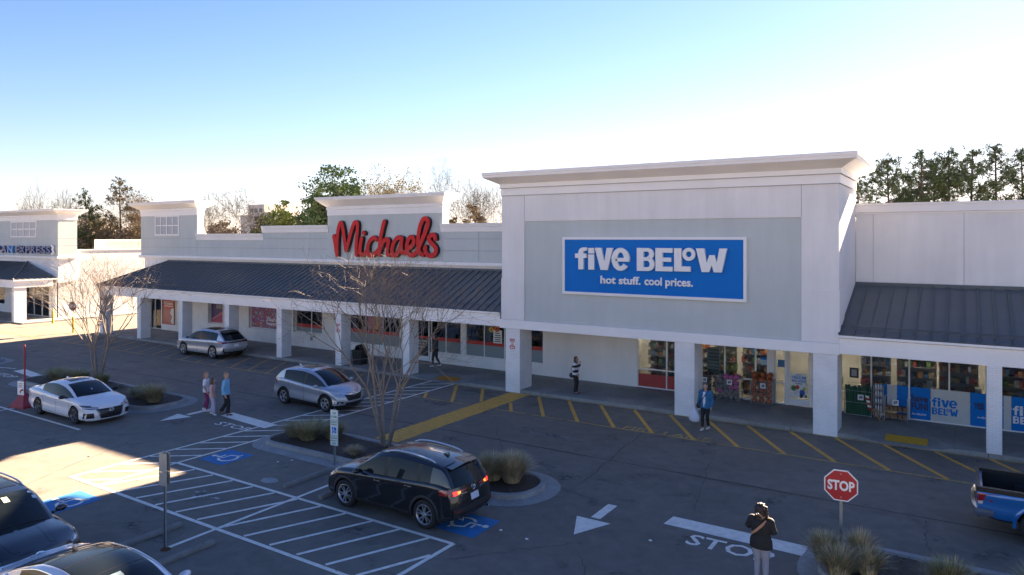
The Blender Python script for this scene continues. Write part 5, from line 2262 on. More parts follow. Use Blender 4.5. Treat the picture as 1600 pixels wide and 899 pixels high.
# ---- pale sedan with a glass roof at the bottom edge
def glass_roof_sedan():
    t = thing('parked_car', 'pale silver sedan with black glass roof and bright window trim at the bottom edge', 'car', (-9.0, -21.05, 0), R(0), 'cars in the lot')
    c = dict(L=4.88, W=1.86, r=0.34, ra=0.375, axles=(1.42, -1.42), zf=0.17, zclad=0.24, tum=0.42, pf=0.36, pr=0.25,
             zsh=[(-2.44, 0.92), (-1.7, 0.97), (-0.6, 0.94), (0.6, 0.90), (1.2, 0.88), (1.9, 0.80), (2.44, 0.66)],
             ztop=[(-2.44, 0.97), (-1.9, 1.03), (-1.4, 1.0), (0.6, 0.92), (1.1, 0.98), (1.6, 0.93), (2.0, 0.86), (2.44, 0.70)],
             rakef=[(0.17, 0.10), (0.35, 0.0), (0.55, 0.03), (0.7, 0.12), (0.95, 0.3)], raker=[(0.2, 0.14), (0.5, 0.0), (0.75, 0.03), (1.05, 0.05)],
             doors=(-0.98, 0.05, 1.05), xf=1.22, xrf=0.36, xrr=-0.85, xb=-2.0, bpil=[(-0.02, 0.09)], dpil=[-1.45],
             belt_m=CHROME,
             roof=[(1.22, 0.94), (0.8, 1.20), (0.36, 1.38), (-0.25, 1.445), (-0.85, 1.40), (-1.4, 1.25), (-2.0, 1.02)])
    p = paint('pale_silver_paint', (0.62, 0.65, 0.72), 0.25, 0.25)
    k = Car(c, t, p, roof_m=CGLASS, clad=p, wheel_style='twin')
    k.mirrors(0.80, 0.98, p)
    k.fin(-1.0, BLACK)
    # bright bars over the side glass and dark seams across the roof
    for s in (3, len(k.G[0]) - 4):
        mb = MB()
        mb.tube([k.G[i][s - (1 if s == 3 else -1)] for i in range(3, len(k.gx) - 3)], 0.011, 5)
        add_part('window_trim', mb, CHROME, t)
    for x in (0.34, -0.30, -0.86):
        k.patch('roof_seam', [(x, 0.52), (x, -0.52)], [(x - 0.02, 0.52), (x - 0.02, -0.52)], 'top', BLACK, 0.004, 8, 1)
    k.patch('inside_mirror', [(0.62, 0.02), (0.62, -0.28)], [(0.48, 0.02), (0.48, -0.26)], 'top', mat('sticker_pale', (0.22, 0.30, 0.33), 0.3), 0.004, 3, 2)
    k.patch('tail_lamp', [(-0.85, 0.90), (0.85, 0.90)], [(-0.85, 0.84), (0.85, 0.84)], 'rear', TAILR, 0.01, 16, 2)
    k.patch('headlamp', [(0.5, 0.66), (0.86, 0.74)], [(0.5, 0.60), (0.86, 0.64)], 'front', LAMP, 0.01, 8, 3, mirror=True)
    k.patch('grille', [(-0.5, 0.56), (0.5, 0.56)], [(-0.4, 0.30), (0.4, 0.30)], 'front', GRILLE, 0.01, 8, 3)
    return k


glass_roof_sedan()


# ---- blue pickup entering at the right edge
def pickup():
    t = thing('moving_car', 'bright blue pickup truck with open black bed at the right edge', 'pickup truck', (6.78, -6.50, 0), R(0), 'cars in the lot')
    c = dict(L=5.40, W=1.90, r=0.40, ra=0.47, axles=(1.78, -1.45), zf=0.42, zclad=0.50, flare=0.07, tum=0.28, pf=0.25, pr=0.03, wr=0.975,
             zsh=[(-2.7, 1.10), (-1.0, 1.12), (-0.6, 1.13), (0.9, 1.12), (1.5, 1.10), (2.2, 1.04), (2.7, 0.9)],
             ztop=[(-2.7, 1.10), (-0.7, 1.12), (1.0, 1.14), (1.4, 1.22), (2.2, 1.12), (2.7, 1.0)],
             rakef=[(0.4, 0.1), (0.6, 0.0), (0.9, 0.03), (1.2, 0.2)], raker=[(0.4, 0.05), (0.6, 0.0), (1.1, 0.0), (1.2, 0.02)],
             doors=(-0.62, 0.22, 1.18), xf=1.52, xrf=0.78, xrr=-0.55, xb=-0.72, bpil=[(0.16, 0.28)], dpil=[-0.5], flare_m=None,
             roof=[(1.52, 1.16), (1.15, 1.50), (0.78, 1.70), (0.3, 1.77), (-0.3, 1.76), (-0.55, 1.70), (-0.62, 1.5), (-0.72, 1.14)])
    p = paint('bright_blue_paint', (0.012, 0.14, 0.42), 0.3, 0.28)
    c['flare_m'] = p
    k = Car(c, t, p, wheel_style='six', alloy=ALLOYD)
    # open load bed: liner box let into the deck
    BED = mat('bed_liner', (0.018, 0.018, 0.019), 0.8, var=(12, 0.3))
    mb = MB()
    x0, x1, w, zt, zb = -2.62, -0.80, 0.80, 1.142, 0.70
    mb.face([(x0, -w, zt + 0.004), (x1, -w, zt + 0.004), (x1, w, zt + 0.004), (x0, w, zt + 0.004)])
    rim = MB()
    rim.box(x0 - 0.06, x1, -w - 0.12, -w, zt - 0.06, zt + 0.045)
    rim.box(x0 - 0.06, x1, w, w + 0.12, zt - 0.06, zt + 0.045)
    rim.box(x0 - 0.075, x0, -w, w, zt - 0.06, zt + 0.04)
    rim.box(x1, x1 + 0.06, -w, w, zt - 0.06, zt + 0.06)
    add_part('bed_rail', rim, BLACK, t, None)
    return k, t, p, BED


k, t, p, BED = pickup()
# cut the deck open so the bed has depth
for o in [o for o in t.children if o.name.startswith('body')]:
    bm = bmesh.new()
    bm.from_mesh(o.data)
    kill = [f for f in bm.faces if f.normal.z > 0.5 and -2.60 < f.calc_center_median().x < -0.78 and abs(f.calc_center_median().y) < 0.80]
    bmesh.ops.delete(bm, geom=kill, context='FACES')
    bm.to_mesh(o.data)
    bm.free()
mb = MB()
x0, x1, w, zt, zb = -2.64, -0.80, 0.815, 1.13, 0.66
mb.face([(x0, -w, zb), (x1, -w, zb), (x1, w, zb), (x0, w, zb)])
for i in range(9):
    yy = -0.72 + 1.44 * i / 8
    mb.box(x0 + 0.02, x1 - 0.02, yy - 0.04, yy + 0.04, zb + 0.001, zb + 0.02)
mb.face([(x0, -w, zb), (x0, w, zb), (x0, w, zt), (x0, -w, zt)][::-1])
mb.face([(x1, -w, zb), (x1, w, zb), (x1, w, zt), (x1, -w, zt)])
mb.face([(x0, -w, zb), (x1, -w, zb), (x1, -w, zt), (x0, -w, zt)])
mb.face([(x0, w, zb), (x1, w, zb), (x1, w, zt), (x0, w, zt)][::-1])
for ax in (-1.45,):
    for s in (1, -1):
        mb.box(ax - 0.42, ax + 0.42, s * 0.815 - 0.22 if s > 0 else -0.815, 0.815 if s > 0 else -0.815 + 0.22, zb + 0.003, zb + 0.26)
add_part('bed_liner', mb, BED, t, None)
k.patch('tail_lamp', [(0.78, 1.06), (0.925, 1.06)], [(0.78, 0.80), (0.925, 0.80)], 'rear', TAILR, 0.01, 4, 6, mirror=True)
k.patch('tail_lamp', [(-2.69, 1.06), (-2.50, 1.04)], [(-2.69, 0.86), (-2.55, 0.88)], 'side', TAILR, 0.012, 5, 5, mirror=True)
k.patch('reversing_lamp', [(-2.69, 0.855), (-2.56, 0.875)], [(-2.69, 0.80), (-2.57, 0.80)], 'side', TAILW, 0.012, 4, 3, mirror=True)
k.patch('tailgate', [(-0.74, 1.10), (0.74, 1.10)], [(-0.74, 0.66), (0.74, 0.66)], 'rear', p, 0.008, 6, 3)
mb = MB()
rows = []
for i in range(13):
    y = -0.95 + 1.9 * i / 12
    xx = -2.80 + 0.10 * abs(y / 0.95) ** 3
    rows.append([(xx + 0.08, y, 0.70), (xx, y, 0.69), (xx - 0.02, y, 0.60), (xx, y, 0.50), (xx + 0.08, y, 0.48)])
mb.grid(rows)
for s in (1, -1):
    yy = s * 0.95
    st = len(mb.v)
    mb.grid([[(-2.70, yy, 0.70), (-2.62, yy * 1.0, 0.70), (-2.35, yy * 1.0, 0.68)], [(-2.72, yy, 0.60), (-2.62, yy * 1.005, 0.60), (-2.35, yy * 1.002, 0.60)], [(-2.70, yy, 0.49), (-2.62, yy, 0.50), (-2.35, yy, 0.54)]])
add_part('rear_bumper', mb, CHROME, t, 50)
k.patch('side_step_panel', [(-2.5, 0.72), (-2.05, 0.72)], [(-2.5, 0.54), (-2.1, 0.54)], 'side', p, 0.01, 5, 3, mirror=True)
mb = MB()
mb.tube([(-2.2, -0.55, 0.42), (-1.9, -0.55, 0.44)], 0.035, 8)
add_part('exhaust', mb, BLACK, t)
k.mirrors(1.05, 1.22, p)
k.patch('headlamp', [(0.5, 1.0), (0.85, 1.0)], [(0.5, 0.86), (0.85, 0.86)], 'front', LAMP, 0.01, 6, 3, mirror=True)
k.patch('grille', [(-0.45, 1.0), (0.45, 1.0)], [(-0.5, 0.66), (0.5, 0.66)], 'front', GRILLE, 0.01, 6, 3)
# ------------------------------------------------------------------ shop signs and lettering
REDL = mat('sign_letter_red', (0.62, 0.022, 0.024), 0.55, 0.0, 0.25, var=(1.5, 0.06))
LETB = mat('sign_letter_return', (0.02, 0.018, 0.018), 0.5)
BLUE = mat('sign_blue', (0.0, 0.165, 0.56), 0.55, 0.0, 0.2, var=(0.8, 0.06))
LETW = mat('sign_letter_white', (0.82, 0.82, 0.82), 0.4)
TX = Matrix()


def at(x, y, z, rz=0.0):
    return Matrix.Translation((x, y, z)) @ Matrix.Rotation(rz, 4, 'Z')


SCRIPT = {
    'M': [[(-29.03, 7.25), (-28.92, 6.83), (-28.76, 6.1)], [(-28.76, 6.1), (-28.74, 6.99), (-28.63, 7.74), (-28.43, 8.09), (-28.25, 7.7), (-28.08, 6.83), (-27.99, 6.39), (-27.86, 6.68), (-27.59, 7.46), (-27.34, 8.0), (-27.13, 8.09), (-27.03, 7.88), (-27.11, 7.07), (-27.16, 6.53), (-27.11, 6.12)]],
    'i': [[(-26.68, 7.13), (-26.81, 6.53), (-26.79, 6.22), (-26.58, 6.13), (-26.35, 6.26), (-26.16, 6.5)], [(-26.52, 7.46), (-26.48, 7.42)]],
    'c': [[(-25.49, 7.07), (-25.74, 7.16), (-26.05, 6.92), (-26.21, 6.49), (-26.11, 6.19), (-25.85, 6.12), (-25.54, 6.27), (-25.28, 6.5)]],
    'h': [[(-24.86, 8.11), (-25.03, 7.6), (-25.18, 6.99), (-25.25, 6.16)], [(-25.21, 6.39), (-24.98, 6.88), (-24.68, 7.07), (-24.53, 6.92), (-24.63, 6.55), (-24.61, 6.21), (-24.48, 6.16)]],
    'a': [[(-23.52, 7.09), (-23.78, 7.18), (-24.08, 6.92), (-24.25, 6.47), (-24.18, 6.16), (-23.93, 6.18), (-23.69, 6.48), (-23.52, 6.92)], [(-23.49, 7.13), (-23.56, 6.55), (-23.49, 6.33), (-23.3, 6.3), (-23.1, 6.45)]],
    'e': [[(-23.1, 6.5), (-22.77, 6.67), (-22.6, 6.93), (-22.69, 7.17), (-22.91, 7.17), (-23.1, 6.85), (-23.1, 6.41), (-22.91, 6.18), (-22.63, 6.2), (-22.37, 6.38)]],
    'l': [[(-22.37, 6.38), (-22.01, 7.0), (-21.69, 7.65), (-21.57, 8.05), (-21.69, 8.21), (-21.92, 8.2), (-22.15, 7.8), (-22.28, 7.22), (-22.28, 6.64), (-22.15, 6.29), (-21.97, 6.2)]],
    's': [[(-21.05, 7.11), (-21.11, 7.29), (-21.32, 7.31), (-21.5, 7.15), (-21.41, 6.93), (-21.14, 6.72), (-21.0, 6.5), (-21.09, 6.27), (-21.37, 6.15), (-21.64, 6.22), (-21.78, 6.46), (-21.75, 6.64)]]}
t = thing('shop_sign', 'big red handwritten-style Michaels letters on the grey tower', 'sign', (-25, 3.4, 5.9))
for ch, strokes in SCRIPT.items():
    mb = MB()
    for st in strokes:
        stroke(mb, smooth_path(st, 6), 0.255, 0.045, Matrix.Translation((0, 3.30, 0)))
    lo = build('letter', mb, REDL, t)
    mb = MB()
    for st in strokes:
        stroke(mb, smooth_path(st, 6), 0.27, 0.195, Matrix.Translation((0, 3.347, 0)))
    build('letter_return', mb, LETB, lo)

# blue board with white letters
t = thing('shop_sign', 'blue rectangular five BELOW board with white letters and white frame', 'sign', (-7.16, -0.05, 4.7))
mb = MB()
mb.box(-11.15, -3.18, -0.10, 0.045, 4.69, 4.80)
mb.box(-11.15, -3.18, -0.10, 0.045, 7.08, 7.19)
mb.box(-11.15, -11.04, -0.10, 0.045, 4.80, 7.08)
mb.box(-3.29, -3.18, -0.10, 0.045, 4.80, 7.08)
build('frame', mb, LETW, t)
mb = MB()
mb.box(-11.04, -3.29, -0.07, 0.03, 4.80, 7.08)
build('board', mb, BLUE, t)


def ring(cx, cy, ro, ri, a0, a1, n, ryo=None, ryi=None):
    o = arc(cx, cy, ro, a0, a1, n, ryo)
    i = arc(cx, cy, ri, a0, a1, n, ryi)
    return [[o[k], o[k + 1], i[k + 1], i[k]] for k in range(n)]


def rect(x0, y0, x1, y1):
    return [(x0, y0), (x1, y0), (x1, y1), (x0, y1)]


GL = {
    'f': [[(0.28, 0), (0.70, 0), (0.70, 0.52), (0.95, 0.52), (0.95, 0.72), (0.70, 0.72), (0.70, 0.79), (0.78, 0.85), (1, 0.85), (1, 1), (0.62, 1), (0.40, 0.94), (0.28, 0.80), (0.28, 0.72), (0, 0.72), (0, 0.52), (0.28, 0.52)]],
    'i': [rect(0, 0, 1, 0.70), rect(0, 0.745, 1, 1)],
    'V': [[(0, 1), (0.36, 1), (0.53, 0.36), (0.66, 1), (1, 1), (0.70, 0), (0.32, 0)]],
    'e': ring(0.5, 0.5, 0.5, 0.19, 0, 322, 20, 0.5, 0.30) + [rect(0.22, 0.40, 0.98, 0.56)],
    'B': [rect(0, 0, 0.38, 1), rect(0.38, 0.84, 0.6, 1), rect(0.38, 0.44, 0.62, 0.60), rect(0.38, 0, 0.62, 0.17)] + ring(0.6, 0.74, 0.36, 0.10, -90, 90, 10, 0.26, 0.10) + ring(0.62, 0.30, 0.38, 0.11, -90, 90, 10, 0.30, 0.135),
    'E': [[(0, 0), (1, 0), (1, 0.2), (0.42, 0.2), (0.42, 0.41), (0.92, 0.41), (0.92, 0.59), (0.42, 0.59), (0.42, 0.8), (1, 0.8), (1, 1), (0, 1)]],
    'L': [[(0, 0), (1, 0), (1, 0.22), (0.45, 0.22), (0.45, 1), (0, 1)]],
    'o': ring(0.5, 0.5, 0.5, 0.22, 0, 360, 24, 0.5, 0.22),
    'W': [[(0, 1), (0.27, 1), (0.35, 0.40), (0.44, 0.72), (0.61, 0.72), (0.68, 0.40), (0.76, 1), (1, 1), (0.83, 0), (0.58, 0), (0.515, 0.30), (0.43, 0), (0.19, 0)]],
}
GBOX = [('f', -10.47, -9.90, 5.79, 6.74), ('i', -9.83, -9.56, 5.79, 6.72), ('V', -9.52, -8.68, 5.79, 6.73), ('e', -8.74, -7.92, 5.77, 6.74), ('B', -7.60, -6.83, 5.79, 6.74), ('E', -6.79, -6.07, 5.80, 6.74), ('L', -6.0, -5.33, 5.81, 6.74), ('o', -5.66, -5.14, 6.24, 6.76), ('W', -5.11, -3.89, 5.81, 6.74)]


def glyph(ch, x0, x1, z0, z1, y0, y1, mb=None):
    mb = mb or MB()
    for k, p in enumerate(GL[ch]):
        e = 0.0004 * (k % 3)
        mb.prism([(x0 + a * (x1 - x0), z0 + b * (z1 - z0)) for a, b in p], 'y', y0 + e, y1 - e)
    return mb


for ch, a, b, c0, d0 in GBOX:
    build('letter', glyph(ch, a, b, c0, d0, -0.20, -0.08), LETW, t)


def fit_text(s, x0, x1, z0, z1, y, depth, fat=0.02, rz=None, spacing=1.0):
    """lettering stretched to fill a box on a wall facing -Y"""
    mb = text_mb(s, 1.0, depth, fat, spacing=spacing)
    xs = [p[0] for p in mb.v]
    zs = [p[2] for p in mb.v]
    ax, bx, az, bz = min(xs), max(xs), min(zs), max(zs)
    mb.v = [(x0 + (p[0] - ax) / (bx - ax) * (x1 - x0), y + p[1], z0 + (p[2] - az) / (bz - az) * (z1 - z0)) for p in mb.v]
    return mb


build('tag_line', fit_text('hot stuff.', -9.29, -7.47, 5.20, 5.54, -0.10, 0.05, 0.026), LETW, t)
build('tag_line', fit_text('cool prices.', -7.30, -5.26, 5.10, 5.54, -0.10, 0.05, 0.026), LETW, t)

# restaurant lettering
DBLUE = mat('sign_letter_blue', (0.012, 0.055, 0.22), 0.35)
LBLUE = mat('sign_letter_light_blue', (0.02, 0.22, 0.55), 0.35)
t = thing('shop_sign', 'dark blue JAPAN EXPRESS channel letters on the restaurant tower', 'sign', (-70, 3.3, 5.6))
for s, x0, x1, m in (('J', -78.3, -77.2, DBLUE), ('A', -76.9, -75.6, DBLUE), ('P', -75.0, -73.9, DBLUE), ('A', -73.75, -72.55, DBLUE), ('N', -72.4, -71.35, LBLUE), ('E', -70.75, -69.95, DBLUE), ('X', -69.85, -68.95, DBLUE), ('P', -68.8, -67.95, DBLUE), ('R', -67.8, -66.9, DBLUE), ('E', -66.8, -66.05, DBLUE), ('S', -65.9, -65.05, DBLUE), ('S', -64.95, -64.15, DBLUE)):
    build('letter', fit_text(s, x0, x1, 5.74, 6.42, 3.26, 0.16, 0.03), m, t)
mb = MB()
st = smooth_path([(-64.1, 6.45), (-63.85, 6.35), (-63.95, 6.1), (-63.75, 5.9), (-64.05, 5.75)], 4)
stroke(mb, st, 0.2, 0.1, Matrix.Translation((0, 3.22, 0)))
build('emblem', mb, LETW, t)

# ------------------------------------------------------------------ window graphics
POSR = mat('poster_red', (0.46, 0.025, 0.025), 0.4)
POSK = mat('poster_skin_tone', (0.46, 0.16, 0.12), 0.5, var=(1.2, 0.35))
POSP = mat('poster_purple', (0.07, 0.035, 0.14), 0.45, var=(1.0, 0.3))
POSM = mat('poster_magenta', (0.40, 0.06, 0.13), 0.45, var=(1.0, 0.3))
POSY = mat('poster_yellow', (0.62, 0.38, 0.04), 0.45)
POSW = mat('poster_white', (0.72, 0.73, 0.73), 0.5)
INK = mat('poster_ink', (0.03, 0.03, 0.035), 0.6)
CREAM = mat('poster_cream', (0.55, 0.47, 0.30), 0.5)


def panel(name, par, x0, x1, z0, z1, y, m, th=0.006):
    mb = MB()
    mb.box(x0, x1, y, y + th, z0, z1)
    return build(name, mb, m, par)


def poster(label, x0, x1, z0, z1, y, m, cat='poster'):
    t = thing('poster', label, cat, ((x0 + x1) / 2, y, z0))
    panel('backing', t, x0, x1, z0, z1, y, m)
    return t


t = poster('tall red poster with pale lettering in the left craft store window', -47.75, -46.35, 0.60, 2.42, 3.655, POSR)
mb = MB()
mb.prism([(-47.6, 1.75), (-46.75, 1.80), (-46.9, 1.45), (-46.6, 1.2), (-46.8, 0.85), (-46.65, 0.66), (-47.62, 0.72)], 'y', 3.648, 3.6535)
build('picture', mb, POSK, t)
mb = MB()
mb.prism([(-46.72, 1.80), (-46.40, 1.85), (-46.40, 0.66), (-46.62, 0.66), (-46.78, 0.85), (-46.58, 1.2), (-46.87, 1.45)], 'y', 3.6485, 3.654)
build('picture', mb, POSW, t)
build('lettering', fit_text('Michaels', -47.6, -46.5, 2.08, 2.32, 3.648, 0.004, 0.02), POSW, t)
panel('underline', t, -47.6, -46.45, 1.96, 2.0, 3.648, POSW, 0.004)
t = poster('cream strip poster beside the tall red poster', -46.25, -45.92, 0.60, 2.42, 3.66, CREAM)
t = poster('purple and magenta poster filling the narrow craft store window', -41.9, -40.44, 1.1, 2.44, 3.75, POSP)
mb = MB()
mb.prism([(-41.9, 1.1), (-40.44, 1.1), (-40.44, 1.95), (-40.8, 1.85), (-41.9, 1.3)], 'y', 3.742, 3.748)
build('picture', mb, POSM, t)
mb = MB()
mb.prism([(-41.85, 1.36), (-40.5, 1.97), (-40.5, 1.85), (-41.85, 1.25)], 'y', 3.735, 3.7415)
build('stripe', mb, mat('poster_pink', (0.55, 0.2, 0.24), 0.5), t)
panel('picture', t, -41.35, -40.75, 2.1, 2.4, 3.742, mat('poster_grey', (0.25, 0.23, 0.25), 0.5))
t = poster('colourful collage poster with white lettering in the double craft store window', -37.42, -34.56, 1.08, 2.45, 3.75, mat('poster_collage_base', (0.30, 0.16, 0.28), 0.5))
rnd = random.Random(4)
pal = [mat('collage_%s' % n, c, 0.5) for n, c in (('blue', (0.08, 0.22, 0.40)), ('pink', (0.45, 0.10, 0.25)), ('orange', (0.45, 0.13, 0.04)), ('white', (0.6, 0.6, 0.62)), ('violet', (0.2, 0.1, 0.32)), ('red', (0.4, 0.03, 0.04)))]
for j in range(14):
    for i in range(30):
        x, z = -37.36 + i * 0.095, 1.12 + j * 0.094
        if rnd.random() < 0.75:
            mb = MB()
            q = [(x + rnd.uniform(0, 0.03), z + rnd.uniform(0, 0.03)), (x + 0.08 + rnd.uniform(0, 0.03), z + rnd.uniform(-0.02, 0.03)), (x + 0.08 + rnd.uniform(-0.02, 0.03), z + 0.08 + rnd.uniform(0, 0.03)), (x + rnd.uniform(-0.02, 0.03), z + 0.08 + rnd.uniform(0, 0.02))]
            mm = pal[2 if (j < 4 and rnd.random() < .4) else rnd.randrange(6)]
            _acc = globals().setdefault('_collage', {})
            _acc.setdefault(mm.name, (mm, MB()))[1].prism(q, 'y', 3.741 + 0.0002 * ((i + j) % 7), 3.749)
for nm, (mm, mb) in _collage.items():
    o = build('picture_fragments', mb, mm, t)
    o['kind'] = 'stuff'
build('lettering', fit_text('Share', -35.85, -34.75, 1.55, 1.78, 3.735, 0.004, 0.03), POSW, t)
build('lettering', fit_text('happy', -35.85, -34.75, 1.24, 1.50, 3.735, 0.004, 0.03), POSW, t)
t = poster('pink and yellow poster hanging behind the window near the trash can', -26.55, -25.45, 1.66, 2.5, 3.70, POSM)
for i, (cx, cz) in enumerate(((-25.75, 2.33), (-25.7, 2.05), (-25.8, 1.8))):
    mb = MB()
    mb.prism(arc(cx, cz, 0.15, 0, 360, 12)[:-1], 'y', 3.692, 3.698)
    build('picture', mb, POSY, t)
for i, (cx, cz) in enumerate(((-26.2, 2.3), (-26.15, 1.95))):
    mb = MB()
    mb.prism(arc(cx, cz, 0.17, 0, 360, 12)[:-1], 'y', 3.692, 3.698)
    build('picture', mb, mat('poster_rose', (0.42, 0.10, 0.16), 0.5), t)
t = poster('black door poster with white lettering beside the craft store entrance', -22.58, -21.85, 0.46, 1.42, 3.655, INK)
panel('red_band', t, -22.58, -21.85, 1.422, 1.56, 3.654, POSR)
build('lettering', fit_text('Buy Online', -22.52, -21.9, 1.22, 1.34, 3.649, 0.004, 0.02), POSW, t)
build('lettering', fit_text('Pick Up', -22.52, -22.1, 1.06, 1.18, 3.649, 0.004, 0.02), POSW, t)
build('lettering', fit_text('In Store', -22.52, -22.05, 0.90, 1.02, 3.649, 0.004, 0.02), POSW, t)
t = poster('white paper notice with flower picture in the window beside the tall column', -17.35, -16.80, 1.55, 2.25, 3.64, POSW)
for z, a, b in ((2.06, -17.25, -16.95), (1.94, -17.25, -16.88), (1.83, -17.28, -16.86), (1.72, -17.24, -16.9), (1.62, -17.28, -16.88)):
    panel('text_line', t, a, b, z, z + 0.045, 3.634, INK, 0.004)
for k in range(7):
    mb = MB()
    a = 2 * math.pi * k / 7
    mb.prism(arc(-17.12 + 0.11 * math.cos(a), 2.32 + 0.11 * math.sin(a), 0.075, 0, 360, 10)[:-1], 'y', 3.630 + 0.0005 * k, 3.636)
    build('petal', mb, mat('petal_orange', (0.55, 0.10, 0.04), 0.5), t)
for k in range(6):
    mb = MB()
    a = 2 * math.pi * k / 6
    mb.prism(arc(-17.48 + 0.10 * math.cos(a), 2.26 + 0.10 * math.sin(a), 0.065, 0, 360, 10)[:-1], 'y', 3.630 + 0.0005 * k, 3.636)
    build('petal', mb, POSY, t)

# entrance door of the discount store
t = poster('white helium balloon poster on the glass entrance door', -2.29, -1.66, 0.50, 1.52, 3.583, POSW)
build('lettering', fit_text('GET', -2.08, -1.88, 1.42, 1.48, 3.578, 0.003, 0.02), DBLUE, t)
build('lettering', fit_text('HELIUM', -2.25, -1.70, 1.28, 1.40, 3.578, 0.003, 0.03), BLUE, t)
build('lettering', fit_text('BALLOONS', -2.25, -1.70, 1.14, 1.25, 3.578, 0.003, 0.03), BLUE, t)
build('lettering', fit_text('HERE', -2.10, -1.85, 1.05, 1.11, 3.578, 0.003, 0.02), DBLUE, t)
for cx, cz, r, c in ((-2.18, 0.88, 0.10, (0.04, 0.16, 0.03)), (-2.03, 0.93, 0.08, (0.5, 0.03, 0.02)), (-1.84, 0.72, 0.11, (0.02, 0.08, 0.35)), (-2.08, 0.72, 0.10, (0.6, 0.6, 0.62)), (-1.76, 0.88, 0.07, (0.4, 0.45, 0.1)), (-1.88, 0.58, 0.07, (0.03, 0.03, 0.05)), (-1.70, 0.58, 0.05, (0.04, 0.12, 0.05))):
    mb = MB()
    mb.prism(arc(cx, cz, r, 0, 360, 14, r * 1.15)[:-1], 'y', 3.576, 3.5815)
    build('balloon_print', mb, mat('balloon_%d' % int(cx * -1000 + cz * 100), c, 0.4), t)
t = poster('pale blue notice in the narrow pane left of the door post', -3.52, -3.24, 1.72, 2.05, 3.595, mat('notice_pale_blue', (0.35, 0.50, 0.60), 0.5))
panel('header', t, -3.52, -3.24, 1.95, 2.05, 3.590, BLUE, 0.004)
t = poster('blue card in the narrow side light left of the entrance door', -2.82, -2.52, 1.70, 2.02, 3.595, mat('card_blue', (0.03, 0.15, 0.32), 0.5))
t = poster('white opening hours board hanging inside the discount store window', -5.85, -5.25, 1.1, 2.3, 3.66, mat('board_pale', (0.38, 0.42, 0.40), 0.5))
for z in (2.15, 2.0, 1.85, 1.7, 1.55, 1.4, 1.25):
    panel('text_line', t, -5.78, -5.32, z, z + 0.05, 3.652, mat('faint_ink', (0.16, 0.18, 0.18), 0.6), 0.004)


def strip_panel(x0, x1, z0, z1, m, texts, label):
    t = thing('window_graphic', label, 'window graphic', ((x0 + x1) / 2, 3.56, z0))
    panel('backing', t, x0, x1, z0, z1, 3.565, m, 0.008)
    for (s, a, b, c, d, tm, fat) in texts:
        build('lettering', fit_text(s, a, b, c, d, 3.560, 0.004, fat), tm, t)
    return t


DKB = mat('graphic_dark_blue', (0.008, 0.03, 0.12), 0.4)
WGF = mat('graphic_white', (0.50, 0.53, 0.54), 0.4, var=(2, 0.1))
strip_panel(0.06, 0.36, 0.22, 1.25, WGF, [], 'white window graphic behind the green rolls rack')
strip_panel(1.02, 1.28, 0.62, 1.42, BLUE, [], 'narrow blue window graphic above the low display')
strip_panel(1.29, 1.62, 0.62, 1.42, WGF, [], 'narrow white window graphic above the low display')
strip_panel(1.63, 2.0, 0.22, 1.42, BLUE, [], 'plain blue window graphic left of the have FUN panel')
strip_panel(2.09, 2.74, 0.2, 1.42, BLUE, [('have', 2.12, 2.68, 0.86, 1.14, DKB, 0.05), ('FUN!', 2.12, 2.68, 0.56, 0.84, DKB, 0.05), ('five BELOW', 2.14, 2.62, 0.36, 0.43, POSW, 0.02)], 'blue window graphic reading have FUN in dark letters')


def five_below_window(x0, x1, back, ink, label):
    t = thing('window_graphic', label, 'window graphic', ((x0 + x1) / 2, 3.56, 0.2))
    panel('backing', t, x0, x1, 0.2, 1.42, 3.565, back, 0.008)
    w = x1 - x0
    def bx(a, b, c, d):
        return x0 + w * a, x0 + w * b, c, d
    for ch, a, b, c, d in (('f', 0.03, 0.16, 0.76, 1.10), ('i', 0.18, 0.25, 0.76, 1.10), ('V', 0.27, 0.48, 0.76, 1.04), ('e', 0.47, 0.68, 0.75, 1.06), ('B', 0.03, 0.17, 0.46, 0.72), ('E', 0.19, 0.31, 0.46, 0.72), ('L', 0.33, 0.44, 0.46, 0.72), ('o', 0.40, 0.49, 0.59, 0.72), ('W', 0.49, 0.70, 0.46, 0.72)):
        build('letter', glyph(ch, *bx(a, b, c, d), 3.555, 3.563), ink, t)
    return t


t = five_below_window(2.76, 4.02, WGF, BLUE, 'white window graphic with blue five BELOW letters')
strip_panel(4.03, 5.03, 0.2, 1.42, BLUE, [('YES', 4.12, 4.45, 0.82, 1.06, DKB, 0.06), ('five BELOW', 4.25, 4.62, 0.50, 0.57, POSW, 0.02)], 'blue window graphic with dark YES behind the slim column')
strip_panel(5.04, 5.27, 0.2, 1.42, WGF, [], 'plain white window graphic right of the slim column')
five_below_window(5.28, 6.6, BLUE, POSW, 'blue window graphic with white five BELOW letters at the right edge')
strip_panel(6.62, 8.0, 0.2, 1.42, WGF, [], 'white window graphic farthest right')
t = poster('dark framed square picture just right of the thick column', -0.05, 0.28, 1.55, 1.95, 3.575, INK)
panel('picture', t, 0.02, 0.21, 1.62, 1.88, 3.570, mat('poster_greyblue', (0.3, 0.32, 0.36), 0.5), 0.004)

# ------------------------------------------------------------------ small signs fixed to columns
SRED = mat('sign_red', (0.42, 0.012, 0.022), 0.4)


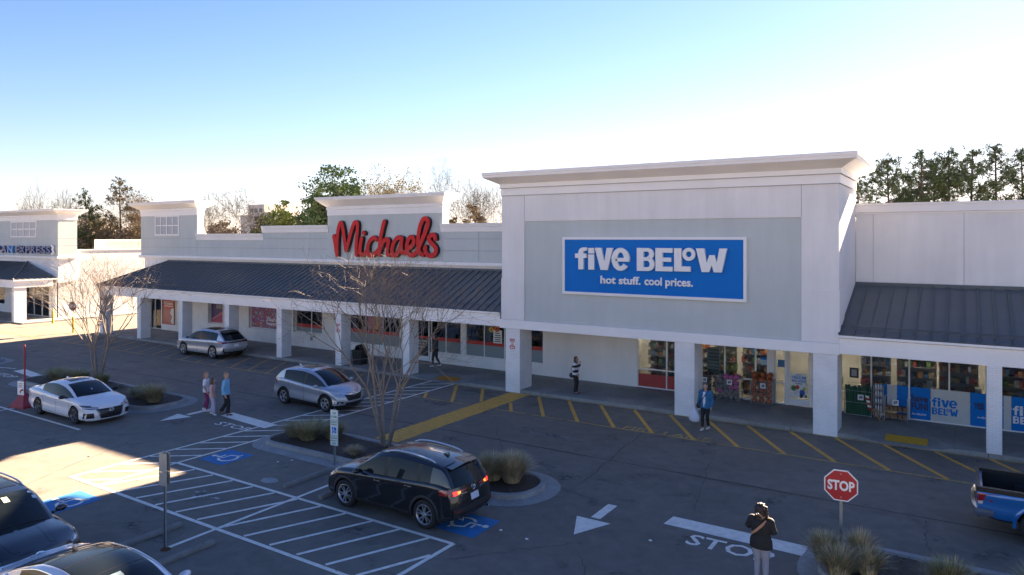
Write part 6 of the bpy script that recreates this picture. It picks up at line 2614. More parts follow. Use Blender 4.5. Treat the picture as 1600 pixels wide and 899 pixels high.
def fire_lane_sign(x, y, z, label):
    t = thing('no_parking_sign', label, 'sign', (x, y, z), 0, 'fire lane signs on columns')
    panel('plate', t, x - 0.13, x + 0.13, z, z + 0.46, y - 0.006, LETW)
    panel('red_band', t, x - 0.13, x + 0.13, z + 0.34, z + 0.46, y - 0.011, SRED, 0.004)
    panel('red_band', t, x - 0.13, x + 0.13, z, z + 0.15, y - 0.011, SRED, 0.004)
    build('lettering', fit_text('NO PARKING', x - 0.11, x + 0.11, z + 0.375, z + 0.425, y - 0.0135, 0.003, 0.02), LETW, t)
    build('lettering', fit_text('FIRE', x - 0.08, x + 0.08, z + 0.25, z + 0.31, y - 0.0085, 0.003, 0.02), SRED, t)
    build('lettering', fit_text('LANE', x - 0.08, x + 0.08, z + 0.17, z + 0.23, y - 0.0085, 0.003, 0.02), SRED, t)
    mb = MB()
    mb.prism([(x - 0.1, z + 0.07), (x - 0.04, z + 0.12), (x - 0.04, z + 0.09), (x + 0.04, z + 0.09), (x + 0.04, z + 0.12), (x + 0.1, z + 0.07), (x + 0.04, z + 0.02), (x + 0.04, z + 0.05), (x - 0.04, z + 0.05), (x - 0.04, z + 0.02)], 'y', y - 0.0135, y - 0.0105)
    build('arrow', mb, LETW, t)


fire_lane_sign(-13.82, -0.018, 2.02, 'red and white fire lane sign on the thick column with the yellow crossing strip')
fire_lane_sign(-25.16, -0.013, 1.98, 'red and white fire lane sign on the slim column left of the trash can')


# ------------------------------------------------------------------ free-standing signs
def octagon(r, z):
    return [(r * math.cos(R(22.5 + 45 * k)), z + r * math.sin(R(22.5 + 45 * k))) for k in range(8)]


def u_post(mb, x, y, z0, z1):
    mb.box(x - 0.03, x + 0.03, y, y + 0.006, z0, z1)
    mb.box(x - 0.03, x - 0.022, y - 0.03, y, z0, z1)
    mb.box(x + 0.022, x + 0.03, y - 0.03, y, z0, z1)


def stop_sign(x, y, zc, r, label, red=SRED, rz=0.0, z0=0.1):
    t = thing('stop_sign', label, 'stop sign', (x, y, 0), rz, 'stop signs')
    mb = MB()
    u_post(mb, 0, 0.05, z0, zc + r * 0.8)
    build('post', mb, GALV, t, local=True)
    mb = MB()
    mb.prism(octagon(r / math.cos(R(22.5)), zc), 'y', 0.0, 0.012)
    pl = build('plate', mb, LETW, t, local=True)
    mb = MB()
    mb.prism(octagon(r / math.cos(R(22.5)) * 0.925, zc), 'y', -0.004, -0.0005)
    build('red_field', mb, red, t, local=True)
    mb = fit_text('STOP', -r * 0.80, r * 0.80, zc - r * 0.33, zc + r * 0.33, -0.007, 0.004, 0.035)
    build('lettering', mb, LETW, t, local=True)
    mb = MB()
    for dz in (-0.75, 0.75):
        mb.prism(arc(0, zc + dz * r, 0.013, 0, 360, 8)[:-1], 'y', -0.009, -0.0045)
    o = build('bolt', mb, GALV, t, local=True)
    return t


stop_sign(1.52, -10.45, 1.62, 0.345, 'bright red octagonal STOP sign above the tall grass at lower right', rz=R(6))
t = stop_sign(-53.0, -0.35, 2.0, 0.36, 'distant dark red STOP sign on yellow sleeved post by the passage', mat('sign_red_faded', (0.16, 0.02, 0.022), 0.5), rz=R(15))
YEL = mat('bollard_yellow', (0.62, 0.42, 0.015), 0.5, var=(3, 0.1))
mb = MB()
mb.lathe([(0.001, 1.2), (0.06, 1.19), (0.075, 1.15), (0.075, 0.0)], 12, 'z', (0, 0.06, 0))
build('post_sleeve', mb, YEL, t, local=True, smooth=40)


def bollard(x, y, h, label):
    mb = MB()
    mb.lathe([(0.001, h + 0.06), (0.06, h + 0.05), (0.085, h), (0.085, 0.0)], 14, 'z', (x, y, 0.1))
    tag(build('bollard', mb, YEL, origin=(x, y, 0.1), smooth=40), label, 'bollard', 'yellow bollards by the restaurant')


bollard(-59.6, 1.3, 1.15, 'yellow bollard in sunlight before the restaurant door')

# accessible parking sign: three plates
t = thing('parking_sign', 'white and blue accessible parking sign with three stacked plates before the black SUV', 'sign', (-12.82, -11.98, 0), R(8))
mb = MB()
u_post(mb, 0, 0.02, 0.02, 1.78)
build('post', mb, GALV, t, local=True)
PALE = mat('sign_reflective_white', (0.70, 0.76, 0.76), 0.4)
GRN = mat('sign_green_ink', (0.05, 0.22, 0.16), 0.5)
for z0, z1 in ((1.45, 1.76), (0.95, 1.44), (0.64, 0.94)):
    mb = MB()
    mb.box(-0.15, 0.15, -0.018, -0.011, z0, z1)
    p = build('plate', mb, PALE, t, local=True)
    mb = MB()
    for a, b, c, d in ((-0.14, 0.14, z0 + 0.008, z0 + 0.014), (-0.14, 0.14, z1 - 0.014, z1 - 0.008), (-0.14, -0.134, z0 + 0.015, z1 - 0.015), (0.134, 0.14, z0 + 0.015, z1 - 0.015)):
        mb.box(a, b, -0.0205, -0.0185, c, d)
    build('border', mb, GRN, t, local=True)
build('lettering', fit_text('VAN', -0.06, 0.06, 1.62, 1.70, -0.020, 0.002, 0.02), GRN, t, local=True)
build('lettering', fit_text('ACCESSIBLE', -0.12, 0.12, 1.51, 1.58, -0.020, 0.002, 0.02), GRN, t, local=True)
build('lettering', fit_text('RESERVED', -0.12, 0.12, 1.35, 1.41, -0.020, 0.002, 0.02), GRN, t, local=True)
build('lettering', fit_text('PARKING', -0.11, 0.11, 1.27, 1.33, -0.020, 0.002, 0.02), GRN, t, local=True)
mb = MB()
mb.box(-0.085, 0.085, -0.022, -0.0185, 1.03, 1.22)
build('blue_square', mb, BLUE, t, local=True)
mb = MB()
for path, w in (([(-0.02, 0.06), (-0.02, 0.0), (0.03, 0.0), (0.05, -0.05)], 0.016), (arc(-0.005, -0.025, 0.045, 120, 345, 12), 0.014), ([(-0.02, 0.078), (-0.018, 0.08)], 0.022)):
    stroke(mb, [(a, 1.125 + b) for a, b in path], w, 0.002, Matrix.Translation((0, -0.0245, 0)))
build('wheelchair_symbol', mb, LETW, t, local=True)
build('lettering', fit_text('MAXIMUM', -0.11, 0.11, 0.85, 0.90, -0.020, 0.002, 0.02), GRN, t, local=True)
build('lettering', fit_text('PENALTY', -0.11, 0.11, 0.77, 0.82, -0.020, 0.002, 0.02), GRN, t, local=True)
build('lettering', fit_text('$250', -0.07, 0.07, 0.68, 0.74, -0.020, 0.002, 0.02), GRN, t, local=True)

# sign seen from behind
t = thing('parking_sign', 'grey back of parking signs on a galvanised post between the wheel stops', 'sign', (-11.62, -18.30, 0), R(4))
mb = MB()
u_post(mb, 0, 0.0, 0.0, 2.24)
build('post', mb, GALV, t, local=True)
SBACK = mat('sign_back_grey', (0.40, 0.42, 0.42), 0.4, 0.4, var=(5, 0.08))
for z0, z1 in ((1.50, 1.80), (1.81, 2.24)):
    mb = MB()
    mb.box(-0.14, 0.14, 0.012, 0.018, z0, z1)
    build('plate', mb, SBACK, t, local=True)
    mb = MB()
    mb.box(-0.17, 0.11, -0.05, -0.044, z0 - 0.03, z1 - 0.03)
    build('plate', mb, SBACK, t, local=True)
mb = MB()
pp = [(0.13 * math.cos(a * 0.6) * (1 + 0.3 * math.sin(a * 1.7)), 0.11 * math.sin(a * 0.6), 0.004) for a in range(10)]
mb.lathe([(0.001, 0.05), (0.05, 0.045), (0.11, 0.01), (0.12, 0.004)], 12, 'z')
build('rusty_base', mb, mat('rust', (0.13, 0.05, 0.02), 0.9, var=(8, 0.4)), t, local=True, smooth=60)

# red flag pole base with white notice
t = thing('pickup_sign', 'red weighted base with tall red pole and white notice behind the white sedan', 'sign', (-29.75, -13.5, 0), R(10))
SRD2 = mat('banner_red', (0.30, 0.022, 0.035), 0.55, var=(3, 0.15))
mb = MB()
rows = []
for z, a, b in ((0.0, 0.44, 0.34), (0.08, 0.43, 0.33), (0.3, 0.27, 0.22), (0.52, 0.14, 0.13), (0.60, 0.05, 0.05)):
    rows.append([(-a, -b, z), (a, -b, z), (a, b, z), (-a, b, z)])
mb.grid(rows, 0, True)
mb.face([(p[0], p[1], p[2]) for p in rows[-1]])
build('base', mb, SRD2, t, local=True)
mb = MB()
mb.tube([(0.02, 0, 0.5), (0.02, 0, 2.62)], 0.035, 8)
build('pole', mb, SRD2, t, local=True, smooth=60)
mb = MB()
mb.box(-0.24, 0.16, -0.13, -0.115, 0.52, 1.09)
build('notice', mb, LETW, t, local=True)
for z in (0.98, 0.91, 0.84):
    mb = MB()
    mb.box(-0.18, 0.08, -0.136, -0.131, z, z + 0.03)
    build('text_line', mb, mat('notice_ink', (0.25, 0.25, 0.32), 0.6), t, local=True)
mb = MB()
mb.prism([(-0.08, 0.60), (-0.02, 0.60), (-0.02, 0.66), (0.06, 0.70), (0.16, 0.72), (0.10, 0.78), (0.0, 0.76), (-0.02, 0.72), (-0.08, 0.70)], 'y', -0.137, -0.131)
build('red_arrow', mb, SRD2, t, local=True)
# ------------------------------------------------------------------ planting
BLG = mat('grass_blade_green', (0.22, 0.22, 0.09), 0.6, var=(6, 0.35))
BLD = mat('grass_blade_dry', (0.46, 0.35, 0.19), 0.7, var=(6, 0.3))
BLB = mat('grass_blade_straw', (0.62, 0.49, 0.31), 0.7, var=(6, 0.25))


def grass_clump(x, y, z, r, h, n, label, dry=0.4, seed=1, group='ornamental grass clumps'):
    rnd = random.Random(seed)
    mb = MB()
    for i in range(n):
        a = rnd.uniform(0, 2 * math.pi)
        q = r * 0.38 * math.sqrt(rnd.random())
        bx, by = q * math.cos(a), q * math.sin(a)
        a2 = a + rnd.uniform(-0.9, 0.9)
        ln = h * rnd.uniform(0.55, 1.15)
        sp = r * rnd.uniform(0.25, 1.0) * (0.4 + 0.9 * q / (r * 0.38))
        w = rnd.uniform(0.004, 0.009)
        dx, dy = math.cos(a2), math.sin(a2)
        nx, ny = -dy * w, dx * w
        pts = []
        for t in (0, 0.4, 0.75, 1.0):
            d = sp * t ** 1.8
            zz = ln * (t - 0.30 * (sp / r) * t ** 2.6)
            pts.append((bx + dx * d, by + dy * d, zz))
        m = 0 if rnd.random() > dry else (1 if rnd.random() < 0.55 else 2)
        for k in range(3):
            p, s = pts[k], pts[k + 1]
            f0, f1 = 1 - k * 0.22, 1 - (k + 1) * 0.3
            mb.face([(p[0] - nx * f0, p[1] - ny * f0, p[2]), (p[0] + nx * f0, p[1] + ny * f0, p[2]), (s[0] + nx * f1, s[1] + ny * f1, s[2]), (s[0] - nx * f1, s[1] - ny * f1, s[2])], m)
    o = build('ornamental_grass', mb, [BLG, BLD, BLB], local=True)
    o.location = (x, y, z)
    return tag(o, label, 'grass clump', group)


GZ = 0.17
for i, (x, y, r, h, n, dry, lb) in enumerate([
    (-25.35, -10.45, 0.7, 0.78, 1500, 0.6, 'rounded grey-green grass clump at the island end before the walking family'),
    (-26.6, -10.35, 0.55, 0.55, 900, 0.35, 'low green grass clump just left of the rounded clump behind the white sedan'),
    (-27.4, -9.7, 0.5, 0.4, 700, 0.4, 'low flat grass tuft right of the left bare tree'),
    (-32.4, -10.0, 0.85, 0.65, 1300, 0.25, 'wide green grass clump left of the left bare tree'),
    (-33.6, -10.3, 0.8, 0.6, 1200, 0.25, 'green grass clump behind the white sedan roof'),
    (-34.8, -9.9, 0.7, 0.5, 900, 0.25, 'green grass clump near the far end of the sedan island'),
    (-31.2, -9.5, 0.5, 0.5, 700, 0.3, 'green grass tuft touching the left bare tree stem'),
    (-16.05, -10.75, 0.6, 0.55, 1000, 0.3, 'green grass clump at the tip of the middle island'),
    (-15.35, -10.8, 0.65, 0.6, 1100, 0.5, 'beige and green grass clump second from the middle island tip'),
    (-14.75, -10.2, 0.6, 0.6, 1000, 0.3, 'green grass clump nearest behind the accessible parking sign'),
    (-15.9, -10.0, 0.55, 0.5, 800, 0.25, 'green grass clump on the far side of the middle island tip'),
    (-12.75, -11.2, 0.35, 0.3, 350, 0.85, 'small straw coloured tuft right of the accessible parking sign'),
    (-7.7, -10.75, 0.6, 0.8, 1500, 0.8, 'tall straw grass clump right behind the black SUV'),
    (-7.1, -10.6, 0.6, 0.85, 1700, 0.88, 'tallest pale straw grass clump at the right end of the middle island'),
    (-7.4, -10.0, 0.5, 0.7, 1100, 0.7, 'straw grass clump on the far side of the middle island right end'),
    (1.3, -11.2, 0.44, 0.66, 1100, 0.6, 'green and straw grass clump left of the STOP sign post'),
    (1.95, -10.85, 0.36, 0.72, 1000, 0.75, 'tall straw grass clump at the foot of the STOP sign'),
    (2.15, -11.35, 0.42, 0.6, 1000, 0.7, 'straw grass clump right of the STOP sign by the lower edge'),
    (1.65, -11.75, 0.48, 0.62, 1100, 0.7, 'grass clump cut by the lower edge below the STOP sign'),
    (3.6, -11.3, 0.5, 0.66, 1400, 0.3, 'green grass clump under the blue pickup tail'),
    (5.2, -11.0, 0.6, 0.8, 1100, 0.3, 'green grass clump outside the lower right corner'),
    (-43.6, -9.6, 0.5, 0.4, 500, 0.5, 'small grass tuft on the far left island'),
    (-44.8, -9.9, 0.5, 0.4, 500, 0.4, 'grass tuft at the left edge on the far island')]):
    grass_clump(x, y, GZ, r, h, n, lb, dry, 20 + i)


# ---- trees
def limb(mb, p, d, ln, r, depth, P, rnd, tips, sides=None):
    """grow a branch and its children; d is a unit direction"""
    seg = P.get('seg', 3)
    pts, rad = [p.copy()], [r]
    q, dd = p.copy(), d.copy()
    r1 = r * P.get('taper', 0.72)
    for i in range(seg):
        dd = (dd + Vector((rnd.uniform(-1, 1), rnd.uniform(-1, 1), rnd.uniform(-1, 1))) * P['wob'] + Vector((0, 0, P['up'] * (1 if depth < P.get('upd', 99) else P.get('up2', 0))))).normalized()
        q = q + dd * (ln / seg)
        pts.append(q.copy())
        rad.append(r + (r1 - r) * (i + 1) / seg)
    rad = [max(a, P.get('rmin', 0.0)) for a in rad]
    n = 7 if r > 0.06 else (5 if r > 0.02 else 3)
    mb.tube(pts, rad, n, 0, False)
    if depth >= P['depth']:
        tips.append((q.copy(), dd.copy()))
        return
    k = P['kids'][min(depth, len(P['kids']) - 1)]
    k = int(k) + (1 if rnd.random() < k - int(k) else 0)
    base = rnd.uniform(0, 6.28)
    for j in range(k):
        ang = R(rnd.uniform(*P['ang']))
        az = base + 2 * math.pi * j / max(k, 1) + rnd.uniform(-0.5, 0.5)
        u = dd.orthogonal().normalized()
        w = dd.cross(u)
        nd = (dd * math.cos(ang) + (u * math.cos(az) + w * math.sin(az)) * math.sin(ang)).normalized()
        st = q if (j < 2 or rnd.random() < 0.5) else pts[rnd.randrange(1, len(pts))]
        limb(mb, st, nd, ln * rnd.uniform(*P['len']), r1 * rnd.uniform(*P.get('rr', (0.62, 0.85))), depth + 1, P, rnd, tips)


BARKP = mat('crape_bark', (0.26, 0.21, 0.165), 0.8, var=(5, 0.3))
BARKG = mat('bark_grey', (0.12, 0.10, 0.082), 0.85, var=(2, 0.3))
BARKD = mat('bark_dark', (0.06, 0.047, 0.037), 0.85, var=(2, 0.3))
TWIG = mat('twig_brown', (0.25, 0.205, 0.165), 0.8, var=(3, 0.3))
SEEDM = mat('seed_head', (0.30, 0.21, 0.13), 0.85, var=(5, 0.3))


def crape_tree(x, y, label, seed, height, spread=1.0):
    """multi-stemmed bare ornamental tree with seed heads at the twig tips"""
    rnd = random.Random(seed)
    t = thing('bare_tree', label, 'tree', (x, y, 0.15), 0, 'bare trees in the islands')
    P = dict(depth=2, kids=[2.4], ang=(13, 34), len=(0.62, 0.85), wob=0.06, up=0.03, seg=4, taper=0.75)
    P2 = dict(rmin=0.0036, depth=5, kids=[3, 2.6, 2.3, 2.0], ang=(16, 42), len=(0.60, 0.85), wob=0.12, up=0.03, seg=3, taper=0.6, rr=(0.55, 0.8))
    trunk, tips = MB(), []
    n = 7
    for k in range(n):
        a = 2 * math.pi * k / n + rnd.uniform(-0.3, 0.3)
        tilt = R(rnd.uniform(3, 19)) * spread
        d = Vector((math.cos(a) * math.sin(tilt), math.sin(a) * math.sin(tilt), math.cos(tilt)))
        limb(trunk, Vector((0.10 * math.cos(a), 0.10 * math.sin(a), -0.05)), d, height * rnd.uniform(0.32, 0.40), rnd.uniform(0.040, 0.065), 0, P, rnd, tips)
    build('trunk', trunk, BARKP, t, local=True, smooth=60)
    cr, tt = MB(), []
    for p, d in tips:
        for q in range(3):
            ang = R(rnd.uniform(12, 48))
            u = d.orthogonal().normalized()
            az = rnd.uniform(0, 6.28)
            nd = (d * math.cos(ang) + (u * math.cos(az) + d.cross(u) * math.sin(az)) * math.sin(ang)).normalized()
            limb(cr, p, nd, height * rnd.uniform(0.11, 0.17), 0.015, 2, P2, rnd, tt)
    build('crown', cr, TWIG, t, local=True)
    sd = MB()
    for p, d in tt:
        if p.z < height * 0.62 and rnd.random() < 0.92 or rnd.random() < 0.45:
            continue
        for q in range(6):
            o = p + Vector((rnd.gauss(0, 0.05), rnd.gauss(0, 0.05), rnd.gauss(0.01, 0.05)))
            s = rnd.uniform(0.008, 0.016)
            sd.v += [tuple(o + Vector(v) * s) for v in ((1, 0, -.5), (-.5, .87, -.5), (-.5, -.87, -.5), (0, 0, 1))]
            b = len(sd.v) - 4
            sd.f += [(b, b + 2, b + 1), (b, b + 1, b + 3), (b + 1, b + 2, b + 3), (b + 2, b, b + 3)]
            sd.m += [0] * 4
    s = build('seed_heads', sd, SEEDM, t, local=True)
    s['kind'] = 'stuff'
    return t


crape_tree(-12.62, -9.85, 'bare multi-stemmed tree with brown seed heads behind the black SUV', 11, 5.5, 1.0)
crape_tree(-31.75, -9.45, 'bare multi-stemmed tree behind the white sedan', 5, 5.0, 0.95)
crape_tree(-49.5, -10.2, 'bare tree at the left edge reaching into frame', 8, 4.9, 1.3)


def bare_tree(x, y, label, seed, height, spread, bark=BARKD, depth=6, trunk_h=0.2, crown_w=None, rmin=0.02, buds=None, group='bare trees beyond the shops'):
    rnd = random.Random(seed)
    t = thing('bare_tree', label, 'tree', (x, y, 0), 0, group)
    tr = MB()
    r0 = height * 0.023
    tr.tube([(0, 0, -0.2), (rnd.uniform(-.1, .1), rnd.uniform(-.1, .1), height * trunk_h * 0.5), (0, 0, height * trunk_h)], [r0 * 1.35, r0 * 1.05, r0], 8)
    P = dict(rmin=rmin, depth=depth, kids=[2.7, 2.6, 2.5, 2.3, 2.1], ang=(18, 34 + 18 * spread), len=(0.70, 0.92), wob=0.17, up=0.02, seg=3, taper=0.66, rr=(0.60, 0.82))
    cr, tips = MB(), []
    n = 5
    for k in range(n):
        a = 2 * math.pi * k / n + rnd.uniform(-0.4, 0.4)
        tilt = R(rnd.uniform(14, 42) * spread)
        d = Vector((math.cos(a) * math.sin(tilt), math.sin(a) * math.sin(tilt), math.cos(tilt)))
        limb(cr, Vector((0, 0, height * trunk_h * rnd.uniform(0.9, 1.0))), d, height * 0.235, r0 * 0.62, 0, P, rnd, tips)
    top = max(v[2] for v in cr.v)
    k = height / top
    far = sorted(math.hypot(v[0], v[1]) for v in cr.v)[int(len(cr.v) * 0.985)]
    kx = (crown_w or height * 0.50) / 2 / far
    cr.v = [(v[0] * kx, v[1] * kx, v[2] * k) for v in cr.v]
    tips = [(Vector((p.x * kx, p.y * kx, p.z * k)), d) for p, d in tips]
    tr.v = [(v[0], v[1], v[2] * k) for v in tr.v]
    build('trunk', tr, bark, t, local=True, smooth=60)
    build('crown', cr, bark, t, local=True)
    if buds:
        lf = MB()
        for p, d in tips:
            for q in range(buds[1]):
                o = p + Vector((rnd.gauss(0, 0.18), rnd.gauss(0, 0.18), rnd.gauss(0, 0.18)))
                leaf(lf, o, rnd.uniform(0.06, 0.12), rnd)
        s = build('buds', lf, buds[0], t, local=True)
        s['kind'] = 'stuff'
    return t


def leaf(mb, o, s, rnd):
    a = Vector((rnd.gauss(0, 1), rnd.gauss(0, 1), rnd.gauss(0, 1))).normalized()
    b = a.orthogonal().normalized() * s
    a = a * s * 1.5
    mb.face([o - a, o + b * 0.8, o + a, o - b * 0.8])


BUDY = mat('bud_yellow', (0.34, 0.27, 0.09), 0.7, var=(2, 0.3))
BUDO = mat('bud_orange', (0.36, 0.22, 0.07), 0.7, var=(2, 0.3))
NEED = mat('pine_needles', (0.050, 0.075, 0.026), 0.65, var=(1.2, 0.45))
NEEB = mat('pine_needles_brown', (0.13, 0.10, 0.045), 0.7, var=(1.2, 0.4))
LEAFG = mat('evergreen_leaves', (0.075, 0.115, 0.03), 0.6, var=(1.0, 0.45))
LEAFY = mat('spring_leaves', (0.16, 0.19, 0.045), 0.6, var=(1.0, 0.4))
LEAFB = mat('brown_leaves', (0.15, 0.115, 0.07), 0.75, var=(1.0, 0.4))


def pine(x, y, label, seed, height, width, crown0=0.42, m=NEED, bark=BARKD, dens=1.0, shape='pine', group='pines beyond the shops'):
    """tall trunk, whorled limbs, needle tufts of many thin blades"""
    rnd = random.Random(seed)
    t = thing('pine_tree', label, 'tree', (x, y, 0), 0, group)
    tr = MB()
    lean = Vector((rnd.uniform(-.4, .4), rnd.uniform(-.4, .4), 0))
    axis = lambda k: lean * k * k + Vector((0, 0, height * k))
    tr.tube([axis(k / 6) for k in range(7)], [height * 0.014 * (1 - 0.12 * k) for k in range(7)], 7)
    build('trunk', tr, bark, t, local=True, smooth=60)
    br, nd = MB(), MB()
    n = int(26 * dens)
    for i in range(n):
        k = crown0 + (1 - crown0) * (i + rnd.random()) / n
        h = (k - crown0) / (1 - crown0)
        prof = (math.sin(math.pi * min(1, 0.16 + h * 0.84)) ** 0.7) if shape == 'pine' else math.sin(math.pi * (0.2 + 0.75 * h)) ** 0.5
        for q in range(rnd.choice((1, 2, 2, 3))):
            a = rnd.uniform(0, 6.28)
            L = width / 2 * prof * rnd.uniform(0.5, 1.15)
            b = axis(k)
            el = rnd.uniform(-0.1, 0.45) + 0.3 * h
            e = b + Vector((math.cos(a) * L, math.sin(a) * L, L * el))
            mid = (b + e) / 2 + Vector((0, 0, -0.06 * L))
            br.tube([b, mid, e], [0.05, 0.035, 0.012], 4, 0, False)
            for c in range(int(2 + L * 2.2)):
                f = rnd.uniform(0.35, 1.08)
                o = b + (e - b) * f + Vector((rnd.gauss(0, 0.22), rnd.gauss(0, 0.22), rnd.gauss(0.05, 0.2)))
                s = rnd.uniform(0.22, 0.42)
                for z in range(15):
                    dv = Vector((rnd.gauss(0, 1), rnd.gauss(0, 1), rnd.gauss(0.25, 0.9))).normalized()
                    w = dv.orthogonal().normalized() * 0.045
                    c0 = o + dv * s * rnd.uniform(0.0, 0.5)
                    c1 = c0 + dv * s * rnd.uniform(0.5, 0.9)
                    nd.face([c0 - w, c0 + w, c1 + w * 0.5, c1 - w * 0.5])
    build('limbs', br, bark, t, local=True)
    s = build('crown', nd, m, t, local=True)
    return t


def leafy(x, y, label, seed, height, width, m, base=0.25, dens=1.0, group='leafy trees beyond the shops', name='leafy_tree', cat='tree', ls=(0.09, 0.18)):
    """trunk and limbs reaching through an uneven crown of leaf clumps"""
    rnd = random.Random(seed)
    t = thing(name, label, cat, (x, y, 0), 0, group)
    z0 = height * base
    ch = (height - z0) / 2
    cz = z0 + ch
    tr = MB()
    tr.tube([(0, 0, -0.2), (0.05, 0, z0), (0.1, 0, cz + ch * 0.5)], [height * 0.020, height * 0.015, height * 0.004], 7)
    lf = MB()
    off = Vector((seed * 3.1, seed * 1.7, seed * 0.9))
    n = int(95 * dens)
    k = 0
    while k < n:
        u = Vector((rnd.gauss(0, 1), rnd.gauss(0, 1), rnd.gauss(0, 1))).normalized()
        bump = 1 + 0.30 * mnoise.noise(u * 1.7 + off) + 0.16 * mnoise.noise(u * 4.1 + off)
        q = rnd.random() ** 0.45 * bump
        p = Vector((u.x * q * width / 2, u.y * q * width / 2, cz + u.z * q * ch))
        if mnoise.noise(p * 0.55 + off) < -0.22:
            k += 0.3
            continue
        k += 1
        if k % 5 < 1:
            tr.tube([(0.05, 0, z0 + (p.z - z0) * 0.35), tuple((p + Vector((0, 0, z0 + (p.z - z0) * 0.35))) / 2), tuple(p)], [height * 0.007, height * 0.005, 0.02], 4, 0, False)
        s = rnd.uniform(0.5, 1.0) * width * 0.085
        for z in range(34):
            o = p + Vector((rnd.gauss(0, s), rnd.gauss(0, s), rnd.gauss(0, s * 0.7)))
            leaf(lf, o, rnd.uniform(*ls), rnd)
    build('trunk', tr, BARKD, t, local=True)
    build('crown', lf, m, t, local=True)
    return t


# beyond the roofs, left to right
bare_tree(-117.5, 25.4, 'wide bare tree over the restaurant tower', 31, 16.6, 0.95, BARKD, 6, 0.3, 7.0, 0.026)
bare_tree(-113.0, 28.2, 'bare tree over the right end of the restaurant tower', 37, 15.4, 0.85, BARKD, 6, 0.3, 6.0, 0.026)
pine(-108.5, 28.5, 'thin pine with sparse top left of the passage wood', 41, 14.2, 4.4, 0.5, NEED, BARKD, 0.7, group='trees of the passage wood')
pine(-106.0, 32.3, 'taller brownish pine in the middle of the passage wood', 42, 16.4, 5.6, 0.35, NEEB, BARKD, 1.0, group='trees of the passage wood')
bare_tree(-108.5, 35.0, 'pale bare tree topping the passage wood', 43, 16.4, 0.6, BARKD, 6, group='trees of the passage wood')
bare_tree(-104.0, 34.6, 'leaning bare tree right of the brownish pine', 44, 15.0, 0.7, mat('bark_tan', (0.24, 0.17, 0.10), 0.85, var=(2, 0.3)), 6, buds=(LEAFB, 1), group='trees of the passage wood')
bare_tree(-110.5, 30.6, 'tan bare tree behind the thin pine', 45, 13.0, 0.7, MATS['bark_tan'], 6, buds=(LEAFB, 1), group='trees of the passage wood')
bare_tree(-101.0, 33.5, 'low tan bare tree against the craft store tower', 46, 12.5, 0.8, MATS['bark_tan'], 6, buds=(LEAFB, 1), group='trees of the passage wood')
for i, (x, y, h, w, m, lb) in enumerate([(-112, 27.5, 9.5, 6.5, NEED, 'dark evergreen understorey at the left of the passage wood'), (-108, 30, 9.0, 6.5, LEAFB, 'brown understorey thicket in the passage wood'), (-104, 32, 8.6, 6.5, LEAFB, 'tan thicket below the brownish pine'), (-100, 33, 9.0, 6, NEEB, 'olive thicket next to the craft store tower'), (-106, 37, 11.0, 8, LEAFB, 'taller brown thicket deep in the passage wood'), (-113, 33, 10.5, 8, NEEB, 'olive thicket behind the restaurant roof units')]):
    leafy(x, y, lb, 60 + i, h, w, m, 0.12, 1.5, 'thickets of the passage wood', 'thicket', 'thicket')
bare_tree(-104, 46, 'bare tree just above the left roof tower', 47, 15.6, 0.6, BARKD, 6)
bare_tree(-76.9, 31.7, 'round-crowned bare tree with dark limbs behind the low parapet', 51, 14.2, 1.25, BARKD, 6, 0.42, 10.8, 0.028)
for i, (x, y, h, w, m, lb) in enumerate([(-84, 36, 8.8, 7, LEAFB, 'brown thicket left under the round-crowned bare tree'), (-80, 40, 8.7, 7, LEAFB, 'brown thicket right under the round-crowned bare tree'), (-88, 36.5, 9.6, 6, LEAFB, 'tan thicket beside the left roof tower')]):
    leafy(x, y, lb, 70 + i, h, w, m, 0.12, 1.3, 'thickets behind the craft store', 'thicket', 'thicket')
leafy(-77.2, 39.0, 'bright green leafy tree behind the middle parapet', 75, 11.9, 5.5, LEAFY, 0.35, 1.6)
leafy(-73.6, 41.5, 'darker green leafy tree left of the round pine', 76, 11.6, 4.5, LEAFG, 0.35, 1.6)
leafy(-80.0, 38.0, 'small dark evergreen left of the bright green tree', 77, 10.0, 3.0, LEAFG, 0.35, 1.4)
leafy(-67.2, 39.8, 'rounded evergreen tree left of the script sign tower', 80, 16.6, 7.8, LEAFG, 0.45, 1.9)
leafy(-69.0, 39.4, 'lower drooping boughs left under the rounded evergreen', 81, 12.0, 3.6, LEAFG, 0.5, 1.0)
bare_tree(-68.8, 49.3, 'bare tree with yellow buds right of the rounded evergreen', 53, 18.0, 0.7, BARKD, 6, buds=(BUDY, 2))
bare_tree(-65.4, 52.0, 'bare tree with orange buds over the script sign', 54, 17.6, 0.55, BARKD, 6, buds=(BUDY, 2))
bare_tree(-61.0, 55.0, 'tallest grey bare tree over the script sign', 55, 19.4, 0.85, BARKD, 6)
bare_tree(-57.5, 55.8, 'grey bare tree right of the script sign tower', 56, 17.2, 0.5, BARKD, 6)
bare_tree(-54.2, 55.8, 'slim bare tree over the low parapet', 57, 17.2, 0.45, BARKD, 6)
bare_tree(-51.5, 57.0, 'slim bare tree beside the tall shop front', 58, 17.0, 0.5, BARKD, 6)
leafy(-53.4, 52.5, 'brown leaved young tree over the low parapet', 82, 11.5, 3.6, LEAFB, 0.3, 1.2)
leafy(-58.0, 53.5, 'olive shrub-like tree right of the script sign tower', 83, 9.4, 3.0, NEEB, 0.3, 1.2)
